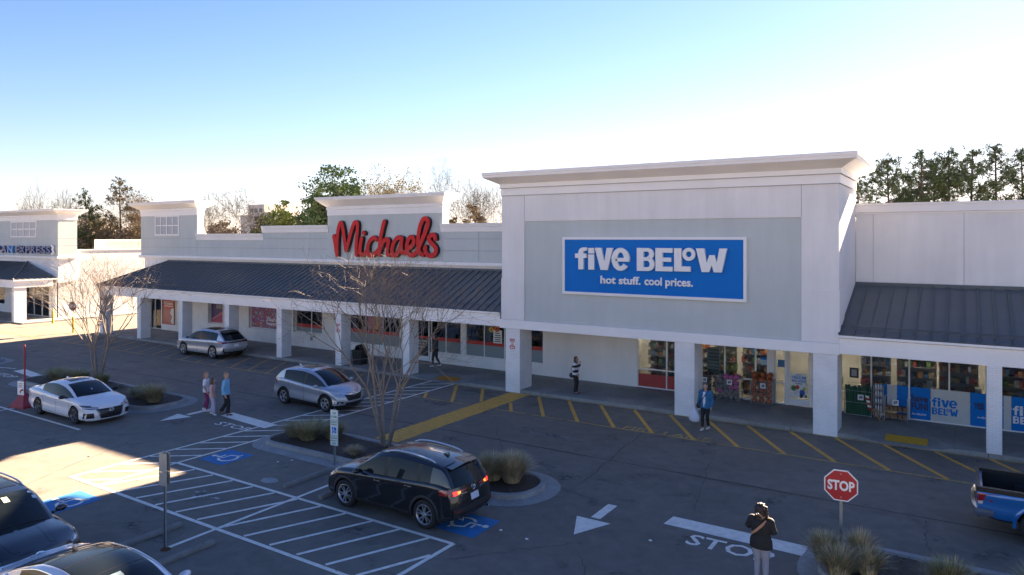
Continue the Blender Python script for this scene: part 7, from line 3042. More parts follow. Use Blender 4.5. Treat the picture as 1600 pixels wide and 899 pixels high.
for i, (x, y, h, w, c0, lb) in enumerate([(-4.9, 50.2, 13.3, 2.6, 0.5, 'slim pine touching the big cornice'), (-2.3, 51.4, 14.8, 4.0, 0.45, 'first full pine right of the big cornice'), (0.3, 53.0, 15.4, 3.8, 0.42, 'second full pine right of the big cornice'), (1.0, 58.0, 15.2, 3.6, 0.4, 'pine set back between the second and third'), (2.5, 54.4, 15.8, 3.2, 0.48, 'slender pine with a bare trunk showing'), (4.3, 55.4, 15.7, 3.4, 0.42, 'pine in the middle of the right-hand row'), (6.5, 56.8, 16.2, 3.8, 0.42, 'tallest pine of the right-hand row'), (8.8, 58.2, 15.6, 3.8, 0.4, 'pine at the right edge of the row'), (10.8, 59.6, 15.4, 4.0, 0.4, 'pine partly cut by the right edge'), (-0.8, 57.5, 13.6, 3.4, 0.35, 'lower pine behind the first two')]):
    pine(x, y, lb, 90 + i, h, w * 1.35, c0 - 0.05, NEED, BARKD, 1.5, group='pines right of the tall shop front')
for i, (x, y, h, w, lb) in enumerate([(-2, 56, 9.6, 5, 'low evergreen growth under the first pines'), (3, 59, 9.8, 6, 'low evergreen growth under the middle pines'), (8, 62, 10.2, 6, 'low evergreen growth under the right pines')]):
    leafy(x, y, lb, 110 + i, h, w, LEAFG, 0.2, 1.3, 'low growth under the pines', 'thicket', 'thicket')
# pale building far behind the round-crowned tree
t = thing('office_building', 'pale stepped building far behind the round-crowned bare tree', 'building', (-163, 103, 0))
mb = MB()
mb.box(-165, -158.2, 100, 112, 0, 16.4)
mb.box(-169, -165.01, 100.5, 112, 0, 13.6)
mb.box(-158.19, -154.5, 100.5, 112, 0, 14.2)
build('wall', mb, mat('far_wall', (0.50, 0.47, 0.44), 0.8, var=(0.3, 0.06)), t)
for z in (9.6, 12.0, 14.2):
    for x in (-164.2, -162.2, -160.2):
        w_ = MB()
        w_.box(x, x + 1.2, 99.93, 99.99, z, z + 1.1)
        build('window', w_, mat('far_window', (0.14, 0.15, 0.17), 0.2), t)
w_ = MB()
w_.box(-157.6, -155.5, 100.4, 100.49, 12.6, 13.5)
build('window', w_, MATS['far_window'], t)
# ------------------------------------------------------------------ people
SKIN = mat('skin', (0.50, 0.30, 0.22), 0.55)
EYE = mat('eye_dark', (0.03, 0.02, 0.015), 0.3)
LIP = mat('lip', (0.36, 0.13, 0.11), 0.5)


def remeshed(mb, name, m, par, vox, smooth_it=4):
    """fuse overlapping volumes into one continuous surface"""
    me = bpy.data.meshes.new(name)
    me.from_pydata(mb.v, [], mb.f)
    o = bpy.data.objects.new(name, me)
    COL.objects.link(o)
    md = o.modifiers.new('r', 'REMESH')
    md.mode = 'VOXEL'
    md.voxel_size = vox
    md.adaptivity = 0.0
    sm = o.modifiers.new('s', 'SMOOTH')
    sm.iterations = smooth_it
    sm.factor = 0.5
    dg = bpy.context.evaluated_depsgraph_get()
    res = bpy.data.meshes.new_from_object(o.evaluated_get(dg))
    bpy.data.objects.remove(o)
    res.name = name
    res.materials.clear()
    res.materials.append(m)
    res.polygons.foreach_set('use_smooth', [True] * len(res.polygons))
    n = bpy.data.objects.new(name, res)
    COL.objects.link(n)
    n.parent = par
    return n


def ell(mb, rings, n=14):
    """closed loft of elliptical rings: (centre, rx, ry, tilt about x)"""
    rows = []
    for c, rx, ry in rings:
        rows.append([(c[0] + rx * math.cos(2 * math.pi * k / n), c[1] + ry * math.sin(2 * math.pi * k / n), c[2]) for k in range(n)])
    b = mb.grid(rows, 0, True)
    mb.f.append(tuple(b + k for k in range(n))[::-1])
    e = b + (len(rows) - 1) * n
    mb.f.append(tuple(e + k for k in range(n)))
    mb.m += [0, 0]


def lerp(a, b, t):
    return tuple(a[i] + (b[i] - a[i]) * t for i in range(3))


def person(label, x, y, z, face, H, pose, top, bottom, shoes, hair, hair_style, top_len=0.0, top_loose=1.0, leg_loose=1.0, sleeve=1.0, skin=SKIN, build_w=1.0, group=None):
    """figure facing local +y; right is +x.  pose gives hands, knees and feet in fractions of the height"""
    t = thing('person', label, 'person', (x, y, z), face, group)
    P = dict(lean=(0, 0), head=(0, 0.012, 0.93), sh=0.105, rs=None, ls=None,
             re=(0.135, -0.02, 0.635), rh=(0.145, 0.03, 0.49), le=(-0.135, -0.02, 0.635), lh=(-0.145, 0.03, 0.49),
             rk=(0.055, 0.03, 0.285), ra=(0.055, 0.0, 0.045), lk=(-0.055, 0.03, 0.285), la=(-0.055, 0.0, 0.045), rt=0.0, lt=0.0, look=0.0)
    P.update(pose)
    S_ = lambda p: (p[0] * H, p[1] * H, p[2] * H)
    lx, ly = P['lean']
    pel = (0, 0, 0.53)
    chest = (lx * 0.6, ly * 0.6, 0.72)
    neck = (lx, ly, 0.825)
    hd = (P['head'][0] + lx, P['head'][1] + ly, P['head'][2])
    rs, ls = (P['sh'] * build_w + lx, ly, 0.795), (-P['sh'] * build_w + lx, ly, 0.795)
    w = build_w
    b = MB()

    def torso(mb, g, lo, hem=0.0):
        rr = [((0, 0, lo), 0.098 * w * g + hem, 0.068 * g + hem), ((0, 0, 0.55), 0.098 * w * g + hem * 0.6, 0.070 * g + hem * 0.6), ((lx * .3, ly * .3, 0.62), 0.082 * w * g, 0.060 * g), ((lx * .6, ly * .6, 0.70), 0.092 * w * g, 0.066 * g), ((lx * .85, ly * .85, 0.76), 0.102 * w * g, 0.066 * g), ((lx, ly, 0.80), 0.092 * w * g, 0.055 * g), ((lx, ly, 0.825), 0.045 * g, 0.040 * g)]
        ell(mb, [(S_(c), a * H, d * H) for c, a, d in rr])
    torso(b, 0.93, 0.50)
    b.tube([S_(neck), S_((hd[0], hd[1] - 0.008, 0.885))], [0.033 * H, 0.031 * H], 10)
    # head with brow, nose, chin, ears
    c = Vector(S_(hd))
    hr = 0.062 * H
    st = len(b.v)
    b.ball((0, 0, 0.006 * H), (hr * 0.80, hr * 0.95, hr * 1.12), 16, 12)
    b.ball((0, 0.018 * H, -0.030 * H), (hr * 0.60, hr * 0.66, hr * 0.62), 12, 8)
    b.tube([(0, 0.054 * H, 0.008 * H), (0, 0.068 * H, -0.013 * H), (0, 0.056 * H, -0.018 * H)], [0.006 * H, 0.0095 * H, 0.007 * H], 6)
    for s in (1, -1):
        b.ball((s * hr * 0.83, -0.004 * H, -0.005 * H), (0.007 * H, 0.014 * H, 0.019 * H), 8, 6)
    HM = Matrix.Translation(c) @ Matrix.Rotation(P['look'], 4, 'Z') @ Matrix.Rotation(P.get('nod', 0), 4, 'X')
    b.xf(HM, st)

    def arm(s, el, hn):
        b.tube([S_(s), S_(lerp(s, el, 0.5)), S_(el)], [0.034 * H, 0.029 * H, 0.024 * H], 10)
        b.tube([S_(el), S_(lerp(el, hn, 0.3)), S_(hn)], [0.024 * H, 0.024 * H, 0.0155 * H], 10)
        d = (Vector(hn) - Vector(el)).normalized()
        side = Vector((1 if s[0] > 0 else -1, 0, 0))
        f = d.cross(side)
        f = f.normalized() if f.length > 0.2 else Vector((0, 1, 0))
        fl = P.get('curl', 0.25)
        palm = Vector(hn) + d * 0.026
        b.tube([S_(hn), S_(palm), S_(palm + d * 0.022)], [0.013 * H, 0.0175 * H, 0.016 * H], 8)
        across = f if abs(f.y) > 0.3 else Vector((0, 1, 0))
        nrm = d.cross(across).normalized()
        for k, (o, L) in enumerate(((-0.0135, 0.036), (-0.0045, 0.043), (0.0045, 0.041), (0.0135, 0.033))):
            a0 = palm + d * 0.018 + across * o
            a1 = a0 + d * L * 0.5 + nrm * (-fl * L * 0.15) * (1 if s[0] > 0 else -1)
            a2 = a1 + (d * (1 - fl) - nrm * fl * (1 if s[0] > 0 else -1)).normalized() * L * 0.5
            b.tube([S_(a0), S_(a1), S_(a2)], [0.0052 * H, 0.005 * H, 0.0042 * H], 6)
        a0 = Vector(hn) + d * 0.014 + across * 0.012
        a1 = a0 + (d * 0.6 + across * 0.8).normalized() * 0.02
        b.tube([S_(a0), S_(a1), S_(a1 + d * 0.018)], [0.0065 * H, 0.006 * H, 0.005 * H], 6)
    arm(rs, P['re'], P['rh'])
    arm(ls, P['le'], P['lh'])

    def leg(mb, hip, kn, an, g, toe, full=True, hemr=None):
        mb.tube([S_(hip), S_(lerp(hip, kn, 0.45)), S_(kn)], [0.058 * H * g * w, 0.050 * H * g * w, 0.036 * H * g], 12)
        a = an if full else lerp(kn, an, 0.96)
        rr = [0.036 * H * g, 0.035 * H * g, (hemr or 0.021 * g) * H]
        mb.tube([S_(kn), S_(lerp(kn, a, 0.35)), S_(a)], rr, 12)
    rhip, lhip = (0.048 * w, 0, 0.515), (-0.048 * w, 0, 0.515)
    leg(b, rhip, P['rk'], P['ra'], 0.9, 0)
    leg(b, lhip, P['lk'], P['la'], 0.9, 0)
    for an, tr in ((P['ra'], P['rt']), (P['la'], P['lt'])):
        fx, fy = math.sin(tr), math.cos(tr)
        b.tube([S_((an[0], an[1], an[2] - 0.012)), S_((an[0] + fx * 0.05, an[1] + fy * 0.05, an[2] - 0.022)), S_((an[0] + fx * 0.095, an[1] + fy * 0.095, an[2] - 0.03))], [0.022 * H, 0.020 * H, 0.013 * H], 8)
    remeshed(b, 'body', skin, t, 0.0085, 3)
    # face details
    for s in (1, -1):
        e = MB()
        e.ball((0, 0, 0), (0.006 * H, 0.004 * H, 0.0042 * H), 8, 6)
        e.xf(HM @ Matrix.Translation((s * 0.021 * H, 0.0525 * H, 0.006 * H)))
        build('eye', e, EYE, t, local=True, smooth=180)
    e = MB()
    e.ball((0, 0, 0), (0.014 * H, 0.004 * H, 0.0042 * H), 8, 6)
    e.xf(HM @ Matrix.Translation((0, 0.0565 * H, -0.034 * H)))
    build('mouth', e, LIP, t, local=True, smooth=180)
    # trousers
    q = MB()
    ell(q, [(S_(c), a * H, d * H) for c, a, d in (((0, 0, 0.47), 0.095 * w, 0.068), ((0, 0, 0.53), 0.104 * w, 0.075), ((0, 0, 0.585), 0.094 * w, 0.068), ((0, 0, 0.61), 0.088 * w, 0.064))])
    hm = 0.024 * leg_loose if leg_loose <= 1.15 else 0.036 * leg_loose
    leg(q, rhip, P['rk'], P['ra'], 1.06 * leg_loose ** 0.6, 0, False, hm)
    leg(q, lhip, P['lk'], P['la'], 1.06 * leg_loose ** 0.6, 0, False, hm)
    remeshed(q, 'trousers', bottom, t, 0.011, 4)
    # shoes
    for an, tr in ((P['ra'], P['rt']), (P['la'], P['lt'])):
        sh = MB()
        fx, fy = math.sin(tr), math.cos(tr)
        z0 = an[2] - 0.045
        ps = [(-0.028, 0.014, 0.040), (0.0, 0.020, 0.050), (0.04, 0.022, 0.040), (0.08, 0.023, 0.026), (0.108, 0.016, 0.016)]
        rows = []
        for d, hw, hh in ps:
            cx, cy = an[0] + fx * d, an[1] + fy * d
            rows.append([S_((cx + fy * a * hw, cy - fx * a * hw, z0 + bb * hh)) for a, bb in ((-1, 0), (1, 0), (1.05, 0.35), (0.6, 1), (-0.6, 1), (-1.05, 0.35))])
        bb = sh.grid(rows, 0, True)
        sh.f.append(tuple(bb + k for k in range(6)))
        sh.f.append(tuple(bb + 24 + k for k in range(6))[::-1])
        sh.m += [0, 0]
        so = build('shoe', sh, shoes, t, local=True, smooth=60)
    # top with sleeves
    p = MB()
    torso(p, 1.10 * top_loose, 0.52 - top_len, 0.012 * (top_loose - 1) * 4)
    for s, el, hn in ((rs, P['re'], P['rh']), (ls, P['le'], P['lh'])):
        g = 1.22 * top_loose
        if sleeve > 0.55:
            k = (sleeve - 0.5) * 2
            p.tube([S_(s), S_(lerp(s, el, 0.5)), S_(el)], [0.040 * H * g, 0.031 * H * g, 0.028 * H * g], 10)
            p.tube([S_(el), S_(lerp(el, hn, 0.96 * k))], [0.028 * H * g, 0.020 * H * g], 10)
        else:
            p.tube([S_(s), S_(lerp(s, el, sleeve * 2))], [0.040 * H * g, 0.036 * H * g], 10)
        p.ball(S_(s), 0.041 * H * g, 10, 8)
    remeshed(p, 'top', top, t, 0.011, 4)
    # hair
    h = MB()
    h.ball((0, -0.010 * H, 0.016 * H), (hr * 0.93, hr * 0.98, hr * 1.10), 16, 10)
    rnd = random.Random(int(x * 100))
    if hair_style == 'long':
        for k in range(26):
            a = R(-200 + 220 * k / 25)
            sx, sy = hr * 0.86 * math.cos(a), hr * 0.86 * math.sin(a) - 0.008 * H
            ln = P.get('hair_len', 0.17) * rnd.uniform(0.8, 1.1)
            h.tube([(sx * 0.8, sy * 0.8, 0.03 * H), (sx, sy, -0.02 * H), (sx * 1.02 + rnd.uniform(-.004, .004), min(sy * 1.05, 0.02 * H) - 0.006 * H, -ln * 0.6 * H), (sx * 0.85, min(sy, 0.0) - 0.012 * H, -ln * H)], [0.010 * H, 0.013 * H, 0.012 * H, 0.004 * H], 6)
    elif hair_style == 'ponytail':
        h.tube([(0, -0.05 * H, 0.035 * H), (0, -0.085 * H, 0.02 * H), (0.004 * H, -0.088 * H, -0.06 * H), (0, -0.075 * H, -0.155 * H)], [0.018 * H, 0.020 * H, 0.022 * H, 0.006 * H], 8)
    elif hair_style == 'bun':
        h.ball((0, -0.062 * H, 0.008 * H), (0.030 * H, 0.024 * H, 0.034 * H), 10, 8)
    elif hair_style == 'curly':
        for k in range(110):
            a, e_ = rnd.uniform(0, 6.28), rnd.uniform(-1.45, 1.3)
            r = hr * (1.12 if e_ > -0.4 else 1.22)
            px_, py_, pz_ = r * math.cos(a) * math.cos(e_), r * math.sin(a) * math.cos(e_) - 0.012 * H, r * (1.15 if e_ > 0 else 1.75) * math.sin(e_) - 0.005 * H
            if py_ > 0.025 * H and pz_ < 0.03 * H:
                continue
            h.ball((px_, py_, pz_), rnd.uniform(0.016, 0.025) * H, 7, 5)
    elif hair_style == 'hood':
        h.ball((0, -0.012 * H, 0.0), (hr * 1.12, hr * 1.1, hr * 1.25), 14, 10)
    # keep the face clear
    bm_cut = h
    h.xf(HM)
    cutm = []
    o = remeshed(h, 'hair' if hair_style != 'hood' else 'hood', hair, t, 0.009, 2)
    inv = HM.inverted()
    bm = bmesh.new()
    bm.from_mesh(o.data)
    kill = []
    for f in bm.faces:
        q_ = inv @ f.calc_center_median()
        lim = 0.034 * H if hair_style != 'hood' else 0.04 * H
        if q_.y > 0.022 * H and q_.z < lim and abs(q_.x) < hr * 0.80 and q_.z > -0.06 * H:
            kill.append(f)
    bmesh.ops.delete(bm, geom=kill, context='FACES')
    bm.to_mesh(o.data)
    bm.free()
    t['_h'] = H
    return t


def child_mesh(t, name, mb, m, smooth=60):
    return build(name, mb, m, t, local=True, smooth=smooth)


def strap(t, pts, w, m, name='bag_strap'):
    mb = MB()
    rows = []
    for i, p in enumerate(pts):
        a, b = Vector(pts[max(i - 1, 0)]), Vector(pts[min(i + 1, len(pts) - 1)])
        d = (b - a).normalized()
        out = Vector((p[0], p[1], 0)).normalized() if math.hypot(p[0], p[1]) > 1e-4 else Vector((0, 1, 0))
        s = d.cross(out).normalized() * w / 2
        rows.append([tuple(Vector(p) - s), tuple(Vector(p) + s), tuple(Vector(p) + s + out * 0.006), tuple(Vector(p) - s + out * 0.006)])
    mb.grid(rows, 0, True)
    return child_mesh(t, name, mb, m)


DENIMB = mat('fabric_black', (0.014, 0.014, 0.016), 0.8, var=(14, 0.2))
FBLUE = mat('fabric_light_blue', (0.20, 0.45, 0.66), 0.8, var=(9, 0.12))
FPINK = mat('fabric_peach', (0.62, 0.36, 0.32), 0.8, var=(9, 0.1))
FWHITE = mat('fabric_white', (0.72, 0.72, 0.76), 0.8, var=(9, 0.08))
FPLUM = mat('fabric_plum', (0.22, 0.03, 0.11), 0.8, var=(9, 0.15))
FLAV = mat('fabric_pale_lavender', (0.52, 0.44, 0.56), 0.8, var=(9, 0.1))
FTEAL = mat('fabric_denim_blue', (0.025, 0.13, 0.27), 0.8, var=(14, 0.2))
FOLIVE = mat('fabric_dark_olive', (0.035, 0.035, 0.032), 0.8, var=(9, 0.2))
FGREY = mat('fabric_light_grey', (0.30, 0.30, 0.35), 0.8, var=(9, 0.12))
SHW = mat('shoe_white', (0.72, 0.72, 0.74), 0.6)
SHB = mat('shoe_black', (0.02, 0.02, 0.02), 0.5)
HBLOND = mat('hair_blonde', (0.30, 0.19, 0.10), 0.6, var=(30, 0.35))
HBROWN = mat('hair_brown', (0.075, 0.042, 0.022), 0.55, var=(30, 0.4))
HDARK = mat('hair_dark', (0.030, 0.018, 0.012), 0.55, var=(30, 0.4))
HGREY = mat('hair_grey_brown', (0.11, 0.085, 0.07), 0.6, var=(30, 0.3))
TAN = mat('leather_tan', (0.36, 0.20, 0.12), 0.6)

# family walking away from the camera (towards +x and the shops)
NE = R(-50)
t = person('woman in light blue sweater and flared black trousers walking beside two girls', -21.30, -9.80, 0, NE, 1.72,
           dict(rk=(0.05, 0.075, 0.29), ra=(0.05, 0.05, 0.05), lk=(-0.055, 0.0, 0.285), la=(-0.055, -0.13, 0.075), lt=0.0, re=(0.15, -0.035, 0.635), rh=(0.155, 0.02, 0.50), le=(-0.15, -0.01, 0.63), lh=(-0.14, 0.05, 0.50), look=R(-35)),
           FBLUE, DENIMB, SHB, HBLOND, 'bun', 0.03, 1.16, 1.3, 0.98)
H = 1.72
strap(t, [(0.09 * H, -0.03 * H, 0.81 * H), (0.04 * H, -0.085 * H, 0.74 * H), (-0.05 * H, -0.085 * H, 0.62 * H), (-0.11 * H, -0.03 * H, 0.54 * H)], 0.02, mat('strap_grey', (0.2, 0.22, 0.26), 0.7))
t = person('taller girl with long ponytail in white top and plum leggings', -22.60, -9.80, 0, NE, 1.60,
           dict(rk=(0.05, 0.05, 0.285), ra=(0.05, 0.02, 0.045), lk=(-0.05, 0.02, 0.285), la=(-0.05, -0.08, 0.07), look=R(-30), re=(0.14, -0.01, 0.64), rh=(0.12, 0.05, 0.52)),
           FWHITE, FPLUM, SHW, HBLOND, 'ponytail', 0.03, 1.05, 1.0, 0.4, build_w=0.88)
t = person('smaller girl with long brown hair in peach top and pale trousers', -21.86, -10.02, 0, NE, 1.46,
           dict(rk=(0.055, 0.055, 0.285), ra=(0.055, 0.05, 0.045), lk=(-0.055, 0.0, 0.285), la=(-0.055, -0.05, 0.06), hair_len=0.26, rt=R(40), re=(0.14, 0.0, 0.64), rh=(0.10, 0.07, 0.55)),
           FPINK, FLAV, SHW, HBROWN, 'long', 0.03, 1.12, 1.25, 0.95, build_w=0.9)

# figure by the craft store entrance
t = person('person in dark jacket and blue hood walking at the craft store entrance', -20.42, 2.55, 0.15, R(150), 1.76,
           dict(rk=(0.05, 0.06, 0.29), ra=(0.05, 0.07, 0.05), lk=(-0.05, -0.02, 0.285), la=(-0.05, -0.14, 0.075), re=(0.14, -0.05, 0.64), rh=(0.135, 0.03, 0.53), le=(-0.14, 0.02, 0.63), lh=(-0.11, 0.10, 0.54)),
           FOLIVE, mat('fabric_charcoal', (0.03, 0.03, 0.034), 0.8, var=(9, 0.2)), SHW, mat('hood_blue', (0.05, 0.08, 0.16), 0.8), 'hood', 0.05, 1.2, 1.1, 0.98)

# woman in striped sweater on the pavement
def stripe_mat():
    m, nt, b, v = fresh('striped_knit')
    sx = nt.nodes.new('ShaderNodeSeparateXYZ')
    nt.links.new(v, sx.inputs[0])
    ml = nt.nodes.new('ShaderNodeMath')
    ml.operation = 'MULTIPLY'
    ml.inputs[1].default_value = 4.6
    nt.links.new(sx.outputs[2], ml.inputs[0])
    fr = nt.nodes.new('ShaderNodeMath')
    fr.operation = 'FRACT'
    nt.links.new(ml.outputs[0], fr.inputs[0])
    gt = nt.nodes.new('ShaderNodeMath')
    gt.operation = 'GREATER_THAN'
    gt.inputs[1].default_value = 0.52
    nt.links.new(fr.outputs[0], gt.inputs[0])
    c = mixc(nt, gt.outputs[0], (0.62, 0.62, 0.66), (0.016, 0.016, 0.018))
    nt.links.new(c, b.inputs['Base Color'])
    b.inputs['Roughness'].default_value = 0.9
    return m


t = person('woman in black and white striped sweater with hand raised to her face', -10.92, 0.72, 0.15, R(-75), 1.66,
           dict(head=(0, 0.02, 0.93), le=(-0.13, 0.07, 0.70), lh=(-0.05, 0.115, 0.83), re=(0.135, -0.03, 0.65), rh=(0.125, 0.075, 0.53), look=R(-10), curl=0.5, hair_len=0.14, nod=R(8)),
           stripe_mat(), mat('fabric_dark_brown', (0.022, 0.017, 0.016), 0.85, var=(9, 0.2)), SHB, HBROWN, 'long', 0.03, 1.18, 1.35, 0.95)
H = 1.66
mb = MB()
mb.ball((0.10, -0.15, 0.50 * H), (0.06, 0.12, 0.12), 12, 8)
bag = child_mesh(t, 'shoulder_bag', mb, mat('bag_charcoal', (0.035, 0.035, 0.04), 0.6), 180)
strap(t, [(0.06 * H, -0.03 * H, 0.82 * H), (0.10 * H, -0.085 * H, 0.72 * H), (0.075 * H, -0.105 * H, 0.58 * H), (0.06 * H, -0.09 * H, 0.53 * H)], 0.025, SHB)

# man in blue jacket crossing the fire lane with a white bag
t = person('man in blue jacket and white shirt walking with a plastic bag', -4.30, -1.55, 0, R(172), 1.74,
           dict(rk=(0.052, 0.04, 0.285), ra=(0.045, 0.05, 0.05), lk=(-0.05, 0.03, 0.285), la=(-0.035, -0.07, 0.065), re=(0.15, -0.03, 0.64), rh=(0.17, 0.02, 0.51), le=(-0.145, -0.02, 0.64), lh=(-0.14, 0.03, 0.50), look=R(25), nod=R(-14)),
           FTEAL, DENIMB, SHW, HGREY, 'short', 0.05, 1.14, 1.0, 0.98)
H = 1.74
mb = MB()
ell(mb, [((0.0, 0.066 * H, 0.50 * H), 0.028 * H, 0.026 * H), ((0.0, 0.070 * H, 0.60 * H), 0.030 * H, 0.024 * H), ((0.0, 0.072 * H, 0.70 * H), 0.034 * H, 0.022 * H), ((0.0, 0.058 * H, 0.815 * H), 0.030 * H, 0.016 * H)])
child_mesh(t, 'shirt', mb, FWHITE, 180)
strap(t, [(-0.06 * H, 0.045 * H, 0.815 * H), (-0.02 * H, 0.10 * H, 0.74 * H), (0.05 * H, 0.10 * H, 0.62 * H), (0.12 * H, 0.045 * H, 0.53 * H)], 0.03, SHB)
mb = MB()
mb.ball((0.16 * H * 0.9, 0.06, 0.50 * H), (0.10, 0.075, 0.10), 12, 8)
child_mesh(t, 'waist_bag', mb, SHB, 180)
PLAST = mat('plastic_bag_white', (0.62, 0.63, 0.70), 0.5, var=(5, 0.12), bump=(18, 0.6))
hx, hy, hz = 0.17 * H + 0.10, 0.10, 0.46 * H
bagw = Vector((-4.30, -1.55, 0)) + Matrix.Rotation(R(172), 3, 'Z') @ Vector((hx, hy, 0))
mb = MB()
rnd = random.Random(9)
rows = []
for z, r in ((0.26, 0.12), (0.30, 0.17), (0.42, 0.185), (0.55, 0.15), (0.64, 0.09), (0.72, 0.03), (0.84, 0.015)):
    rows.append([(bagw.x + r * 1.15 * math.cos(a) * rnd.uniform(0.85, 1.12), bagw.y + r * 0.7 * math.sin(a) * rnd.uniform(0.85, 1.12), z) for a in [2 * math.pi * k / 14 for k in range(14)]])
bb = mb.grid(rows, 0, True)
mb.f.append(tuple(bb + k for k in range(14))[::-1])
mb.m.append(0)
tag(build('shopping_bag', mb, PLAST, origin=(bagw.x, bagw.y, 0.26), smooth=60), 'white plastic shopping bag hanging from the man in blue', 'bag')

# woman seen from behind at the lower edge, arms raised to hold a phone
t = person('woman in black jacket and pale grey trousers seen from behind at the stop bar', 0.30, -12.62, 0, R(-4), 1.64,
           dict(re=(0.165, 0.005, 0.665), rh=(0.075, 0.10, 0.77), le=(-0.175, 0.01, 0.685), lh=(-0.06, 0.10, 0.77), curl=0.6, rk=(0.05, 0.02, 0.285), lk=(-0.05, 0.02, 0.285)),
           DENIMB, FGREY, SHW, HDARK, 'curly', 0.06, 1.2, 1.15, 0.98, build_w=1.05)
H = 1.64
strap(t, [(0.075 * H, -0.045 * H, 0.822 * H), (0.03 * H, -0.094 * H, 0.765 * H), (-0.03 * H, -0.098 * H, 0.70 * H), (-0.09 * H, -0.085 * H, 0.645 * H), (-0.118 * H, -0.02 * H, 0.62 * H)], 0.05, TAN)
mb = MB()
mb.box(-0.04, 0.04, 0.155 * H, 0.16 * H + 0.004, 0.79 * H, 0.845 * H)
ph = Vector((0.30, -12.62, 0))
mb.v = [(a + ph.x + 0.004 * H * 0, b + ph.y - 0.004, c) for a, b, c in mb.v]
tag(build('phone', mb, BLACK, origin=(0.30, -12.36, 1.30)), 'small dark phone held up by the woman in the black jacket', 'phone')
for o in list(bpy.data.objects):
    if '_h' in o:
        del o['_h']
# ------------------------------------------------------------------ things standing about
WSTOP = concrete_mat('wheel_stop_concrete', (0.27, 0.265, 0.25))


def wheel_stop(x, y, ln, label, rz=0.0):
    t = thing('wheel_stop', label, 'wheel stop', (x, y, 0), rz, 'concrete wheel stops')
    mb = MB()
    mb.prism([(-0.08, 0.0), (0.08, 0.0), (0.08, 0.06), (0.05, 0.115), (-0.05, 0.115), (-0.08, 0.06)], 'y', -ln / 2, ln / 2)
    build('block', mb, WSTOP, t, local=True, bevel=0.01)
    for s in (1, -1):
        b = MB()
        b.lathe([(0.001, 0.122), (0.014, 0.12), (0.016, 0.112)], 8, 'z', (0, s * ln * 0.35, 0))
        build('anchor_pin', b, mat('pin_rust', (0.12, 0.06, 0.03), 0.9), t, local=True)


wheel_stop(-12.55, -18.25, 1.85, 'long wheel stop behind the grey sign post')
wheel_stop(-10.95, -18.45, 1.85, 'wheel stop right of the grey sign post')
wheel_stop(-12.55, -13.25, 1.8, 'wheel stop reaching to the accessible parking sign')
wheel_stop(-11.02, -13.35, 1.75, 'wheel stop mostly hidden under the black SUV nose')

# trash can with arched hood
BINM = mat('bin_black', (0.018, 0.018, 0.02), 0.5, var=(9, 0.2))
t = thing('trash_can', 'black trash can with arched hood standing right of the signed column', 'trash can', (-24.45, 0.95, 0.15), R(8))
mb = MB()
rows = []
for z, s in ((0.0, 0.27), (0.08, 0.28), (0.70, 0.33), (0.72, 0.36), (0.80, 0.36), (0.82, 0.30)):
    rows.append([(-s, -s, z), (s, -s, z), (s, s, z), (-s, s, z)])
b0 = mb.grid(rows, 0, True)
e = b0 + 4 * (len(rows) - 1)
mb.f.append((e, e + 1, e + 2, e + 3))
mb.m.append(0)
build('bin', mb, BINM, t, local=True, bevel=0.012)
mb = MB()
pts = [(-0.20 * math.cos(R(a)), 0, 0.82 + 0.27 * math.sin(R(a))) for a in range(0, 181, 15)]
for yy in (-0.2, 0.2):
    pass
rows = [[(p[0], -0.24, p[2]), (p[0], 0.24, p[2]), (p[0] * 0.8, 0.24, 0.82 + (p[2] - 0.82) * 0.8), (p[0] * 0.8, -0.24, 0.82 + (p[2] - 0.82) * 0.8)] for p in pts]
mb.grid(rows, 0, True)
build('hood', mb, BINM, t, local=True, smooth=40)
for k in range(5):
    s = MB()
    x = -0.22 + 0.11 * k
    s.box(x - 0.03, x + 0.03, -0.345, -0.325, 0.12, 0.66)
    build('slat', s, CLAD, t, local=True)

# ball cages and racks under the awning
WIRE = mat('wire_grey', (0.30, 0.31, 0.32), 0.4, 0.6)
PRICE = mat('price_card_white', (0.72, 0.72, 0.72), 0.5)


def price_card(par, x, y, z, s, sz=0.21):
    mb = MB()
    mb.box(x - sz / 2, x + sz / 2, y - 0.006, y, z - sz / 2, z + sz / 2)
    p = build('price_card', mb, PRICE, par)
    mb = fit_text(s, x - sz * 0.3, x + sz * 0.36, z - sz * 0.28, z + sz * 0.28, y - 0.009, 0.003, 0.06)
    build('price', mb, DKB, p)


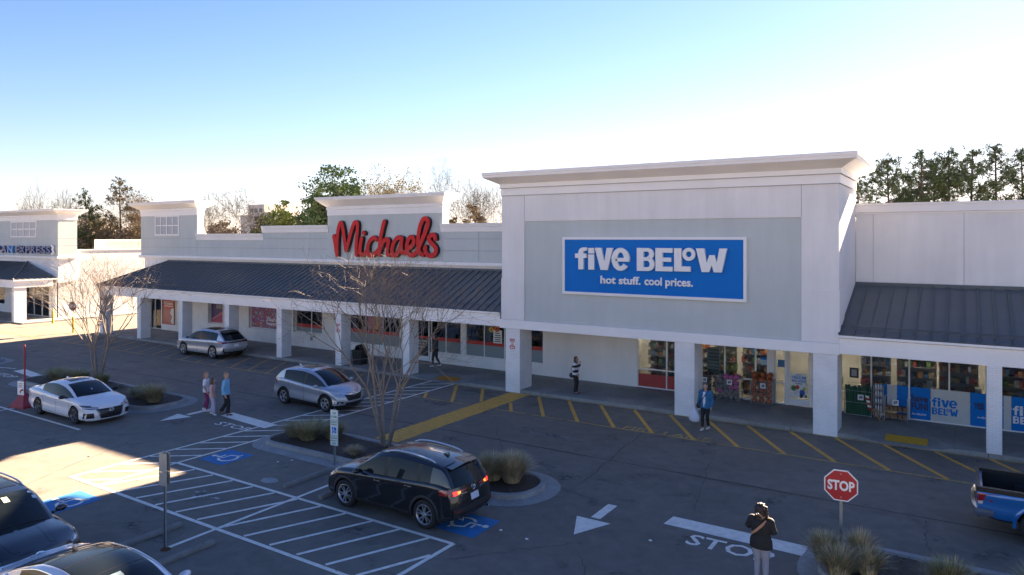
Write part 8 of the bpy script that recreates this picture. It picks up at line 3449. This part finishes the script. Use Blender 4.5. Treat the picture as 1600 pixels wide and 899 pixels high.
def cage(x0, x1, y0, y1, h, label, price):
    t = thing('wire_cage', label, 'wire cage', ((x0 + x1) / 2, (y0 + y1) / 2, 0.15), 0, 'wire cages of balls')
    z0 = 0.20
    for (a, b) in ((x0, y0), (x1, y0), (x0, y1), (x1, y1)):
        mb = MB()
        mb.tube([(a, b, 0.15), (a, b, h)], 0.016, 6)
        build('leg', mb, WIRE, t)
    mb = MB()
    for z in [z0 + (h - 0.05 - z0) * k / 9 for k in range(10)]:
        mb.tube([(x0, y0, z), (x1, y0, z)], 0.005, 4)
        mb.tube([(x0, y0, z), (x0, y1, z)], 0.005, 4)
        mb.tube([(x1, y0, z), (x1, y1, z)], 0.005, 4)
    n = 11
    for k in range(n):
        xx = x0 + (x1 - x0) * k / (n - 1)
        mb.tube([(xx, y0, z0), (xx, y0, h - 0.05)], 0.005, 4)
    for k in range(6):
        yy = y0 + (y1 - y0) * k / 5
        for xx in (x0, x1):
            mb.tube([(xx, yy, z0), (xx, yy, h - 0.05)], 0.005, 4)
    w = build('wire_mesh', mb, WIRE, t)
    w['kind'] = 'stuff'
    mb = MB()
    mb.box(x0 + 0.01, x1 - 0.01, y0 + 0.01, y1 - 0.01, z0 - 0.02, z0)
    build('base', mb, WIRE, t)
    price_card(t, (x0 + x1) / 2 + 0.08, y0 - 0.012, h - 0.25, price)
    return t


BALLS = {}


def ball_proto(r, m, seam):
    mb = MB()
    mb.ball((0, 0, 0), r, 16, 10)
    n = len(mb.f)
    if seam:
        for ax in range(3):
            pts = []
            for k in range(25):
                a = 2 * math.pi * k / 24
                p = [0, 0, 0]
                p[(ax + 1) % 3], p[(ax + 2) % 3] = math.cos(a) * (r + 0.0005), math.sin(a) * (r + 0.0005)
                pts.append(p)
            mb.tube(pts, 0.004, 4, 1)
    return mb


BASK = mat('basketball_orange', (0.42, 0.10, 0.03), 0.6, var=(4, 0.2))
PNK = mat('ball_pink', (0.50, 0.10, 0.30), 0.4)
GRB = mat('ball_grey', (0.20, 0.21, 0.22), 0.4)
DBR = mat('ball_dark_brown', (0.06, 0.035, 0.025), 0.5)


def fill_cage(x0, x1, y0, y1, ztop, pick, label_of, grp, seed):
    rnd = random.Random(seed)
    r = 0.115
    protos = {}
    nx = int((x1 - x0 - 0.04) / (2 * r))
    ny = max(1, int((y1 - y0 - 0.04) / (2 * r)))
    z, row = 0.20 + r, 0
    while z < ztop:
        for i in range(nx):
            for j in range(ny):
                if j > 0 and z < ztop - 0.3:
                    continue
                x = x0 + 0.03 + r + (x1 - x0 - 0.06 - 2 * r) * i / max(nx - 1, 1) + rnd.uniform(-.012, .012)
                y = y0 + 0.03 + r + j * 2 * r
                key, m, seam = pick(x, z, rnd)
                if z > ztop - 0.12 and rnd.random() < 0.35:
                    continue
                if key not in protos:
                    o = build('ball', ball_proto(r, m, seam), [m, INK], local=True, smooth=60)
                    protos[key] = o
                    tag(o, label_of[key], 'ball', grp)
                else:
                    o = share(protos[key], (0, 0, 0))
                o.location = (x, y, z + (0.02 if (i + row) % 2 else 0))
                o.rotation_euler = (rnd.uniform(0, 3), rnd.uniform(0, 3), rnd.uniform(0, 3))
        z += 2 * r * 0.9
        row += 1


cage(-3.78, -2.90, 2.90, 3.42, 1.22, 'wire cage heaped with orange basketballs by the door', '$5')
fill_cage(-3.78, -2.90, 2.90, 3.42, 1.36, lambda x, z, r: ('o', BASK, True), {'o': 'orange basketball heaped in the cage by the door'}, 'orange basketballs in the cage', 1)
cage(-5.22, -4.25, 2.90, 3.42, 1.22, 'wire cage of pink and grey balls in the middle', '$5')
fill_cage(-5.22, -4.25, 2.90, 3.42, 1.3, lambda x, z, r: ('p', PNK, False) if (x > -4.85 and z > 0.6) or r.random() < 0.12 else ('g', GRB, True), {'p': 'pink ball in the middle wire cage', 'g': 'grey ball in the middle wire cage'}, 'pink and grey balls in the middle cage', 2)
cage(-6.18, -5.42, 2.90, 3.42, 1.22, 'wire cage of dark brown balls beside the thick column', '$5')
fill_cage(-6.18, -5.42, 2.90, 3.42, 1.3, lambda x, z, r: ('d', DBR, True), {'d': 'dark brown ball in the cage beside the thick column'}, 'dark brown balls in the cage', 3)

# rack of green rolls right of the thick column
GRN2 = mat('roll_green', (0.02, 0.085, 0.045), 0.7, var=(6, 0.2))
t = thing('display_rack', 'metal rack holding green rolls right of the thick column', 'rack', (0.35, 3.15, 0.15))
for a, b in ((-0.16, 2.98), (0.80, 2.98), (-0.16, 3.42), (0.80, 3.42)):
    mb = MB()
    mb.tube([(a, b, 0.15), (a, b, 1.2)], 0.016, 6)
    build('leg', mb, WIRE, t)
mb = MB()
for z in (0.22, 0.7, 1.15):
    mb.tube([(-0.16, 2.98, z), (0.80, 2.98, z), (0.80, 3.42, z), (-0.16, 3.42, z), (-0.16, 2.98, z)], 0.010, 5)
build('rail', mb, WIRE, t)
mb = MB()
mb.box(-0.15, 0.79, 2.99, 3.41, 0.19, 0.21)
build('base', mb, WIRE, t)
price_card(t, 0.42, 2.955, 0.92, '$5')
rnd = random.Random(12)
proto = None
for i in range(11):
    for j in range(2):
        mb = MB()
        if proto is None:
            mb.lathe([(0.001, 0), (0.045, 0.0), (0.05, 0.02), (0.047, 0.9), (0.055, 1.0), (0.04, 1.06), (0.001, 1.07)], 10, 'z')
            proto = build('green_roll', mb, GRN2, local=True, smooth=50)
            tag(proto, 'dark green roll standing in the metal rack', 'roll', 'green rolls in the rack')
            o = proto
        else:
            o = share(proto, (0, 0, 0))
        o.location = (-0.08 + i * 0.08, 3.06 + j * 0.2, 0.215)
        o.rotation_euler = (R(rnd.uniform(-3, 3)), R(rnd.uniform(-4, 4)), rnd.uniform(0, 3))
        o.scale = (1, 1, rnd.uniform(0.92, 1.06))
t = thing('banner_label', 'red and white striped label strip hanging on the green rolls rack', 'label', (0.62, 2.95, 0.5))
for k in range(6):
    mb = MB()
    z = 1.02 - k * 0.09
    x = 0.58 + k * 0.018
    mb.prism([(x, z), (x + 0.13, z - 0.02), (x + 0.14, z - 0.10), (x + 0.015, z - 0.085)], 'y', 2.955 - 0.001 * k, 2.963)
    build('stripe', mb, SRED if k % 2 else PRICE, t)
mb = MB()
mb.prism([(0.88, 0.62), (0.95, 0.62), (1.16, 0.15), (1.06, 0.15)], 'y', 2.78, 2.85)
tag(build('wooden_prop', mb, mat('prop_wood', (0.24, 0.14, 0.06), 0.7, var=(5, 0.2)), origin=(1.05, 2.8, 0.15)), 'brown wooden plank leaning on the green rolls rack', 'plank')

# clear bottle stand and low display with price card
t = thing('display_stand', 'narrow stand of clear bottles between the green rolls and the low display', 'display stand', (1.0, 3.3, 0.15))
CLEARB = mat('bottle_clear', (0.42, 0.46, 0.50), 0.15, 0.2)
mb = MB()
for a in (0.86, 1.18):
    mb.box(a - 0.012, a + 0.012, 3.15, 3.45, 0.15, 1.42)
for z in (0.18, 0.45, 0.72, 0.99, 1.26):
    mb.box(0.872, 1.168, 3.16, 3.44, z - 0.01, z)
build('frame', mb, WIRE, t)
proto = None
for z in (0.18, 0.45, 0.72, 0.99, 1.26):
    for i in range(3):
        if proto is None:
            mb = MB()
            mb.lathe([(0.001, 0), (0.04, 0), (0.042, 0.13), (0.018, 0.18), (0.018, 0.22), (0.001, 0.22)], 10, 'z')
            proto = build('bottle', mb, CLEARB, local=True, smooth=50)
            tag(proto, 'clear bottle on the narrow stand', 'bottle', 'clear bottles on the narrow stand')
            o = proto
        else:
            o = share(proto, (0, 0, 0))
        o.location = (0.93 + i * 0.09, 3.22, z + 0.001)
t = thing('display_rack', 'low dark display rack of brown boxes with a seven dollar card', 'rack', (1.62, 3.3, 0.15))
mb = MB()
for a in (1.24, 2.02):
    for b in (2.99, 3.42):
        mb.box(a - 0.012, a + 0.012, b - 0.012, b + 0.012, 0.15, 1.05)
for z in (0.24, 0.52):
    mb.box(1.25, 2.01, 3.0, 3.41, z - 0.012, z)
build('frame', mb, WIRE, t)
price_card(t, 1.62, 2.97, 0.86, '$7')
proto = None
BOXB = mat('box_brown', (0.20, 0.11, 0.06), 0.7, var=(3, 0.3))
for z in (0.24, 0.52):
    for i in range(5):
        mb = MB()
        if proto is None:
            mb.box(-0.06, 0.06, -0.09, 0.09, 0, 0.17)
            proto = build('carton', mb, BOXB, local=True, bevel=0.006)
            tag(proto, 'small brown carton on the low display rack', 'carton', 'brown cartons on the low rack')
            o = proto
        else:
            o = share(proto, (0, 0, 0))
        o.location = (1.34 + i * 0.145, 3.12, z + 0.001)
        o.rotation_euler = (0, 0, R(rnd.uniform(-8, 8)))

# utility box on the craft store wall
mb = MB()
mb.box(-31.35, -31.17, 3.50, 3.56, 0.62, 0.86)
tag(build('wall_box', mb, GALV, origin=(-31.26, 3.53, 0.62)), 'small grey electrical box low on the craft store wall', 'electrical box')

# goods seen through the shop windows
def goods(par_label, x0, x1, y, seed, pal, zs, dens=1.0):
    rnd = random.Random(seed)
    t = thing('goods_shelf', par_label, 'shelf', ((x0 + x1) / 2, y, 0.14))
    mb = MB()
    for z in zs:
        mb.box(x0, x1, y, y + 0.4, z - 0.02, z)
    for a in (x0, x1 - 0.03):
        mb.box(a, a + 0.03, y + 0.401, y + 0.43, 0.14, zs[-1] + 0.35)
    mb.box(x0 + 0.03, x1 - 0.03, y + 0.405, y + 0.42, 0.14, zs[-1] + 0.35)
    build('frame', mb, mat('shelf_grey', (0.25, 0.23, 0.21), 0.6), t)
    acc = {}
    for z in zs:
        x = x0 + 0.02
        while x < x1 - 0.1:
            w, h = rnd.uniform(0.06, 0.2), rnd.uniform(0.10, 0.30)
            if rnd.random() < 0.85 * dens:
                m = rnd.choice(pal)
                acc.setdefault(m.name, (m, MB()))[1].box(x, x + w, y + rnd.uniform(0.0, 0.08), y + 0.3, z + 0.001, z + h)
            x += w + 0.01
    for m, mb in acc.values():
        o = build('goods', mb, m, t)
        o['kind'] = 'stuff'
    return t


def gm(n, c):
    return mat('goods_' + n, c, 0.5)


PAL = [gm('tan', (0.45, 0.33, 0.20)), gm('white', (0.6, 0.6, 0.58)), gm('orange', (0.5, 0.22, 0.06)), gm('brown', (0.22, 0.13, 0.08)), gm('red', (0.42, 0.08, 0.06)), gm('grey', (0.3, 0.3, 0.3)), gm('green', (0.14, 0.22, 0.08)), gm('blue', (0.08, 0.16, 0.3))]
ZS = [0.35, 0.75, 1.15, 1.55, 1.95, 2.35]
for i, (a, b, y) in enumerate(((-9.0, -7.4, 4.5), (-7.2, -6.3, 5.2), (-5.9, -4.9, 4.6), (-4.7, -3.4, 4.9), (-1.9, -0.7, 6.0), (0.2, 1.3, 4.7), (1.5, 2.9, 5.0), (3.0, 4.3, 4.6), (4.8, 6.2, 4.8), (6.4, 8.2, 4.8))):
    goods('shelf of mixed goods seen through the discount store glass, number %s from the left' % ('one two three four five six seven eight nine ten'.split()[i]), a, b, y, 200 + i, PAL if i != 7 else PAL[:5] + [PAL[4]] * 4, ZS)
RPAL = [gm('red', (0.42, 0.08, 0.06)), gm('white', (0.6, 0.6, 0.58)), gm('tan', (0.45, 0.33, 0.20))]
for i, (a, b) in enumerate(((-32.6, -30.6), (-27.9, -25.4), (-24.9, -23.2), (-20.9, -19.6), (-18.9, -16.9), (-16.2, -14.8))):
    goods('shelf of craft supplies behind the %s dark craft store window' % ('first second third fourth fifth sixth'.split()[i]), a, b, 5.6, 240 + i, PAL, ZS[1:5], 0.8)
# ceiling lights inside the discount store
TUBE = mat('ceiling_tube', (0.9, 0.88, 0.8), 0.5, emit=((1.0, 0.88, 0.72), 2.2))
proto = None
for i in range(9):
    for j in range(2):
        x, y = -8.6 + 2.9 * i, 4.6 + 2.4 * j
        if proto is None:
            proto = thing('ceiling_light', 'lit ceiling panel inside the discount store', 'ceiling light', (x, y, 3.22), 0, 'ceiling lights in the discount store')
            mb = MB()
            mb.box(x - 0.6, x + 0.6, y - 0.15, y + 0.15, 3.20, 3.29)
            build('housing', mb, TRIM, proto)
            mb = MB()
            mb.box(x - 0.56, x + 0.56, y - 0.11, y + 0.11, 3.185, 3.199)
            build('diffuser', mb, TUBE, proto)
        else:
            copy_thing(proto, (x, y, 3.22))
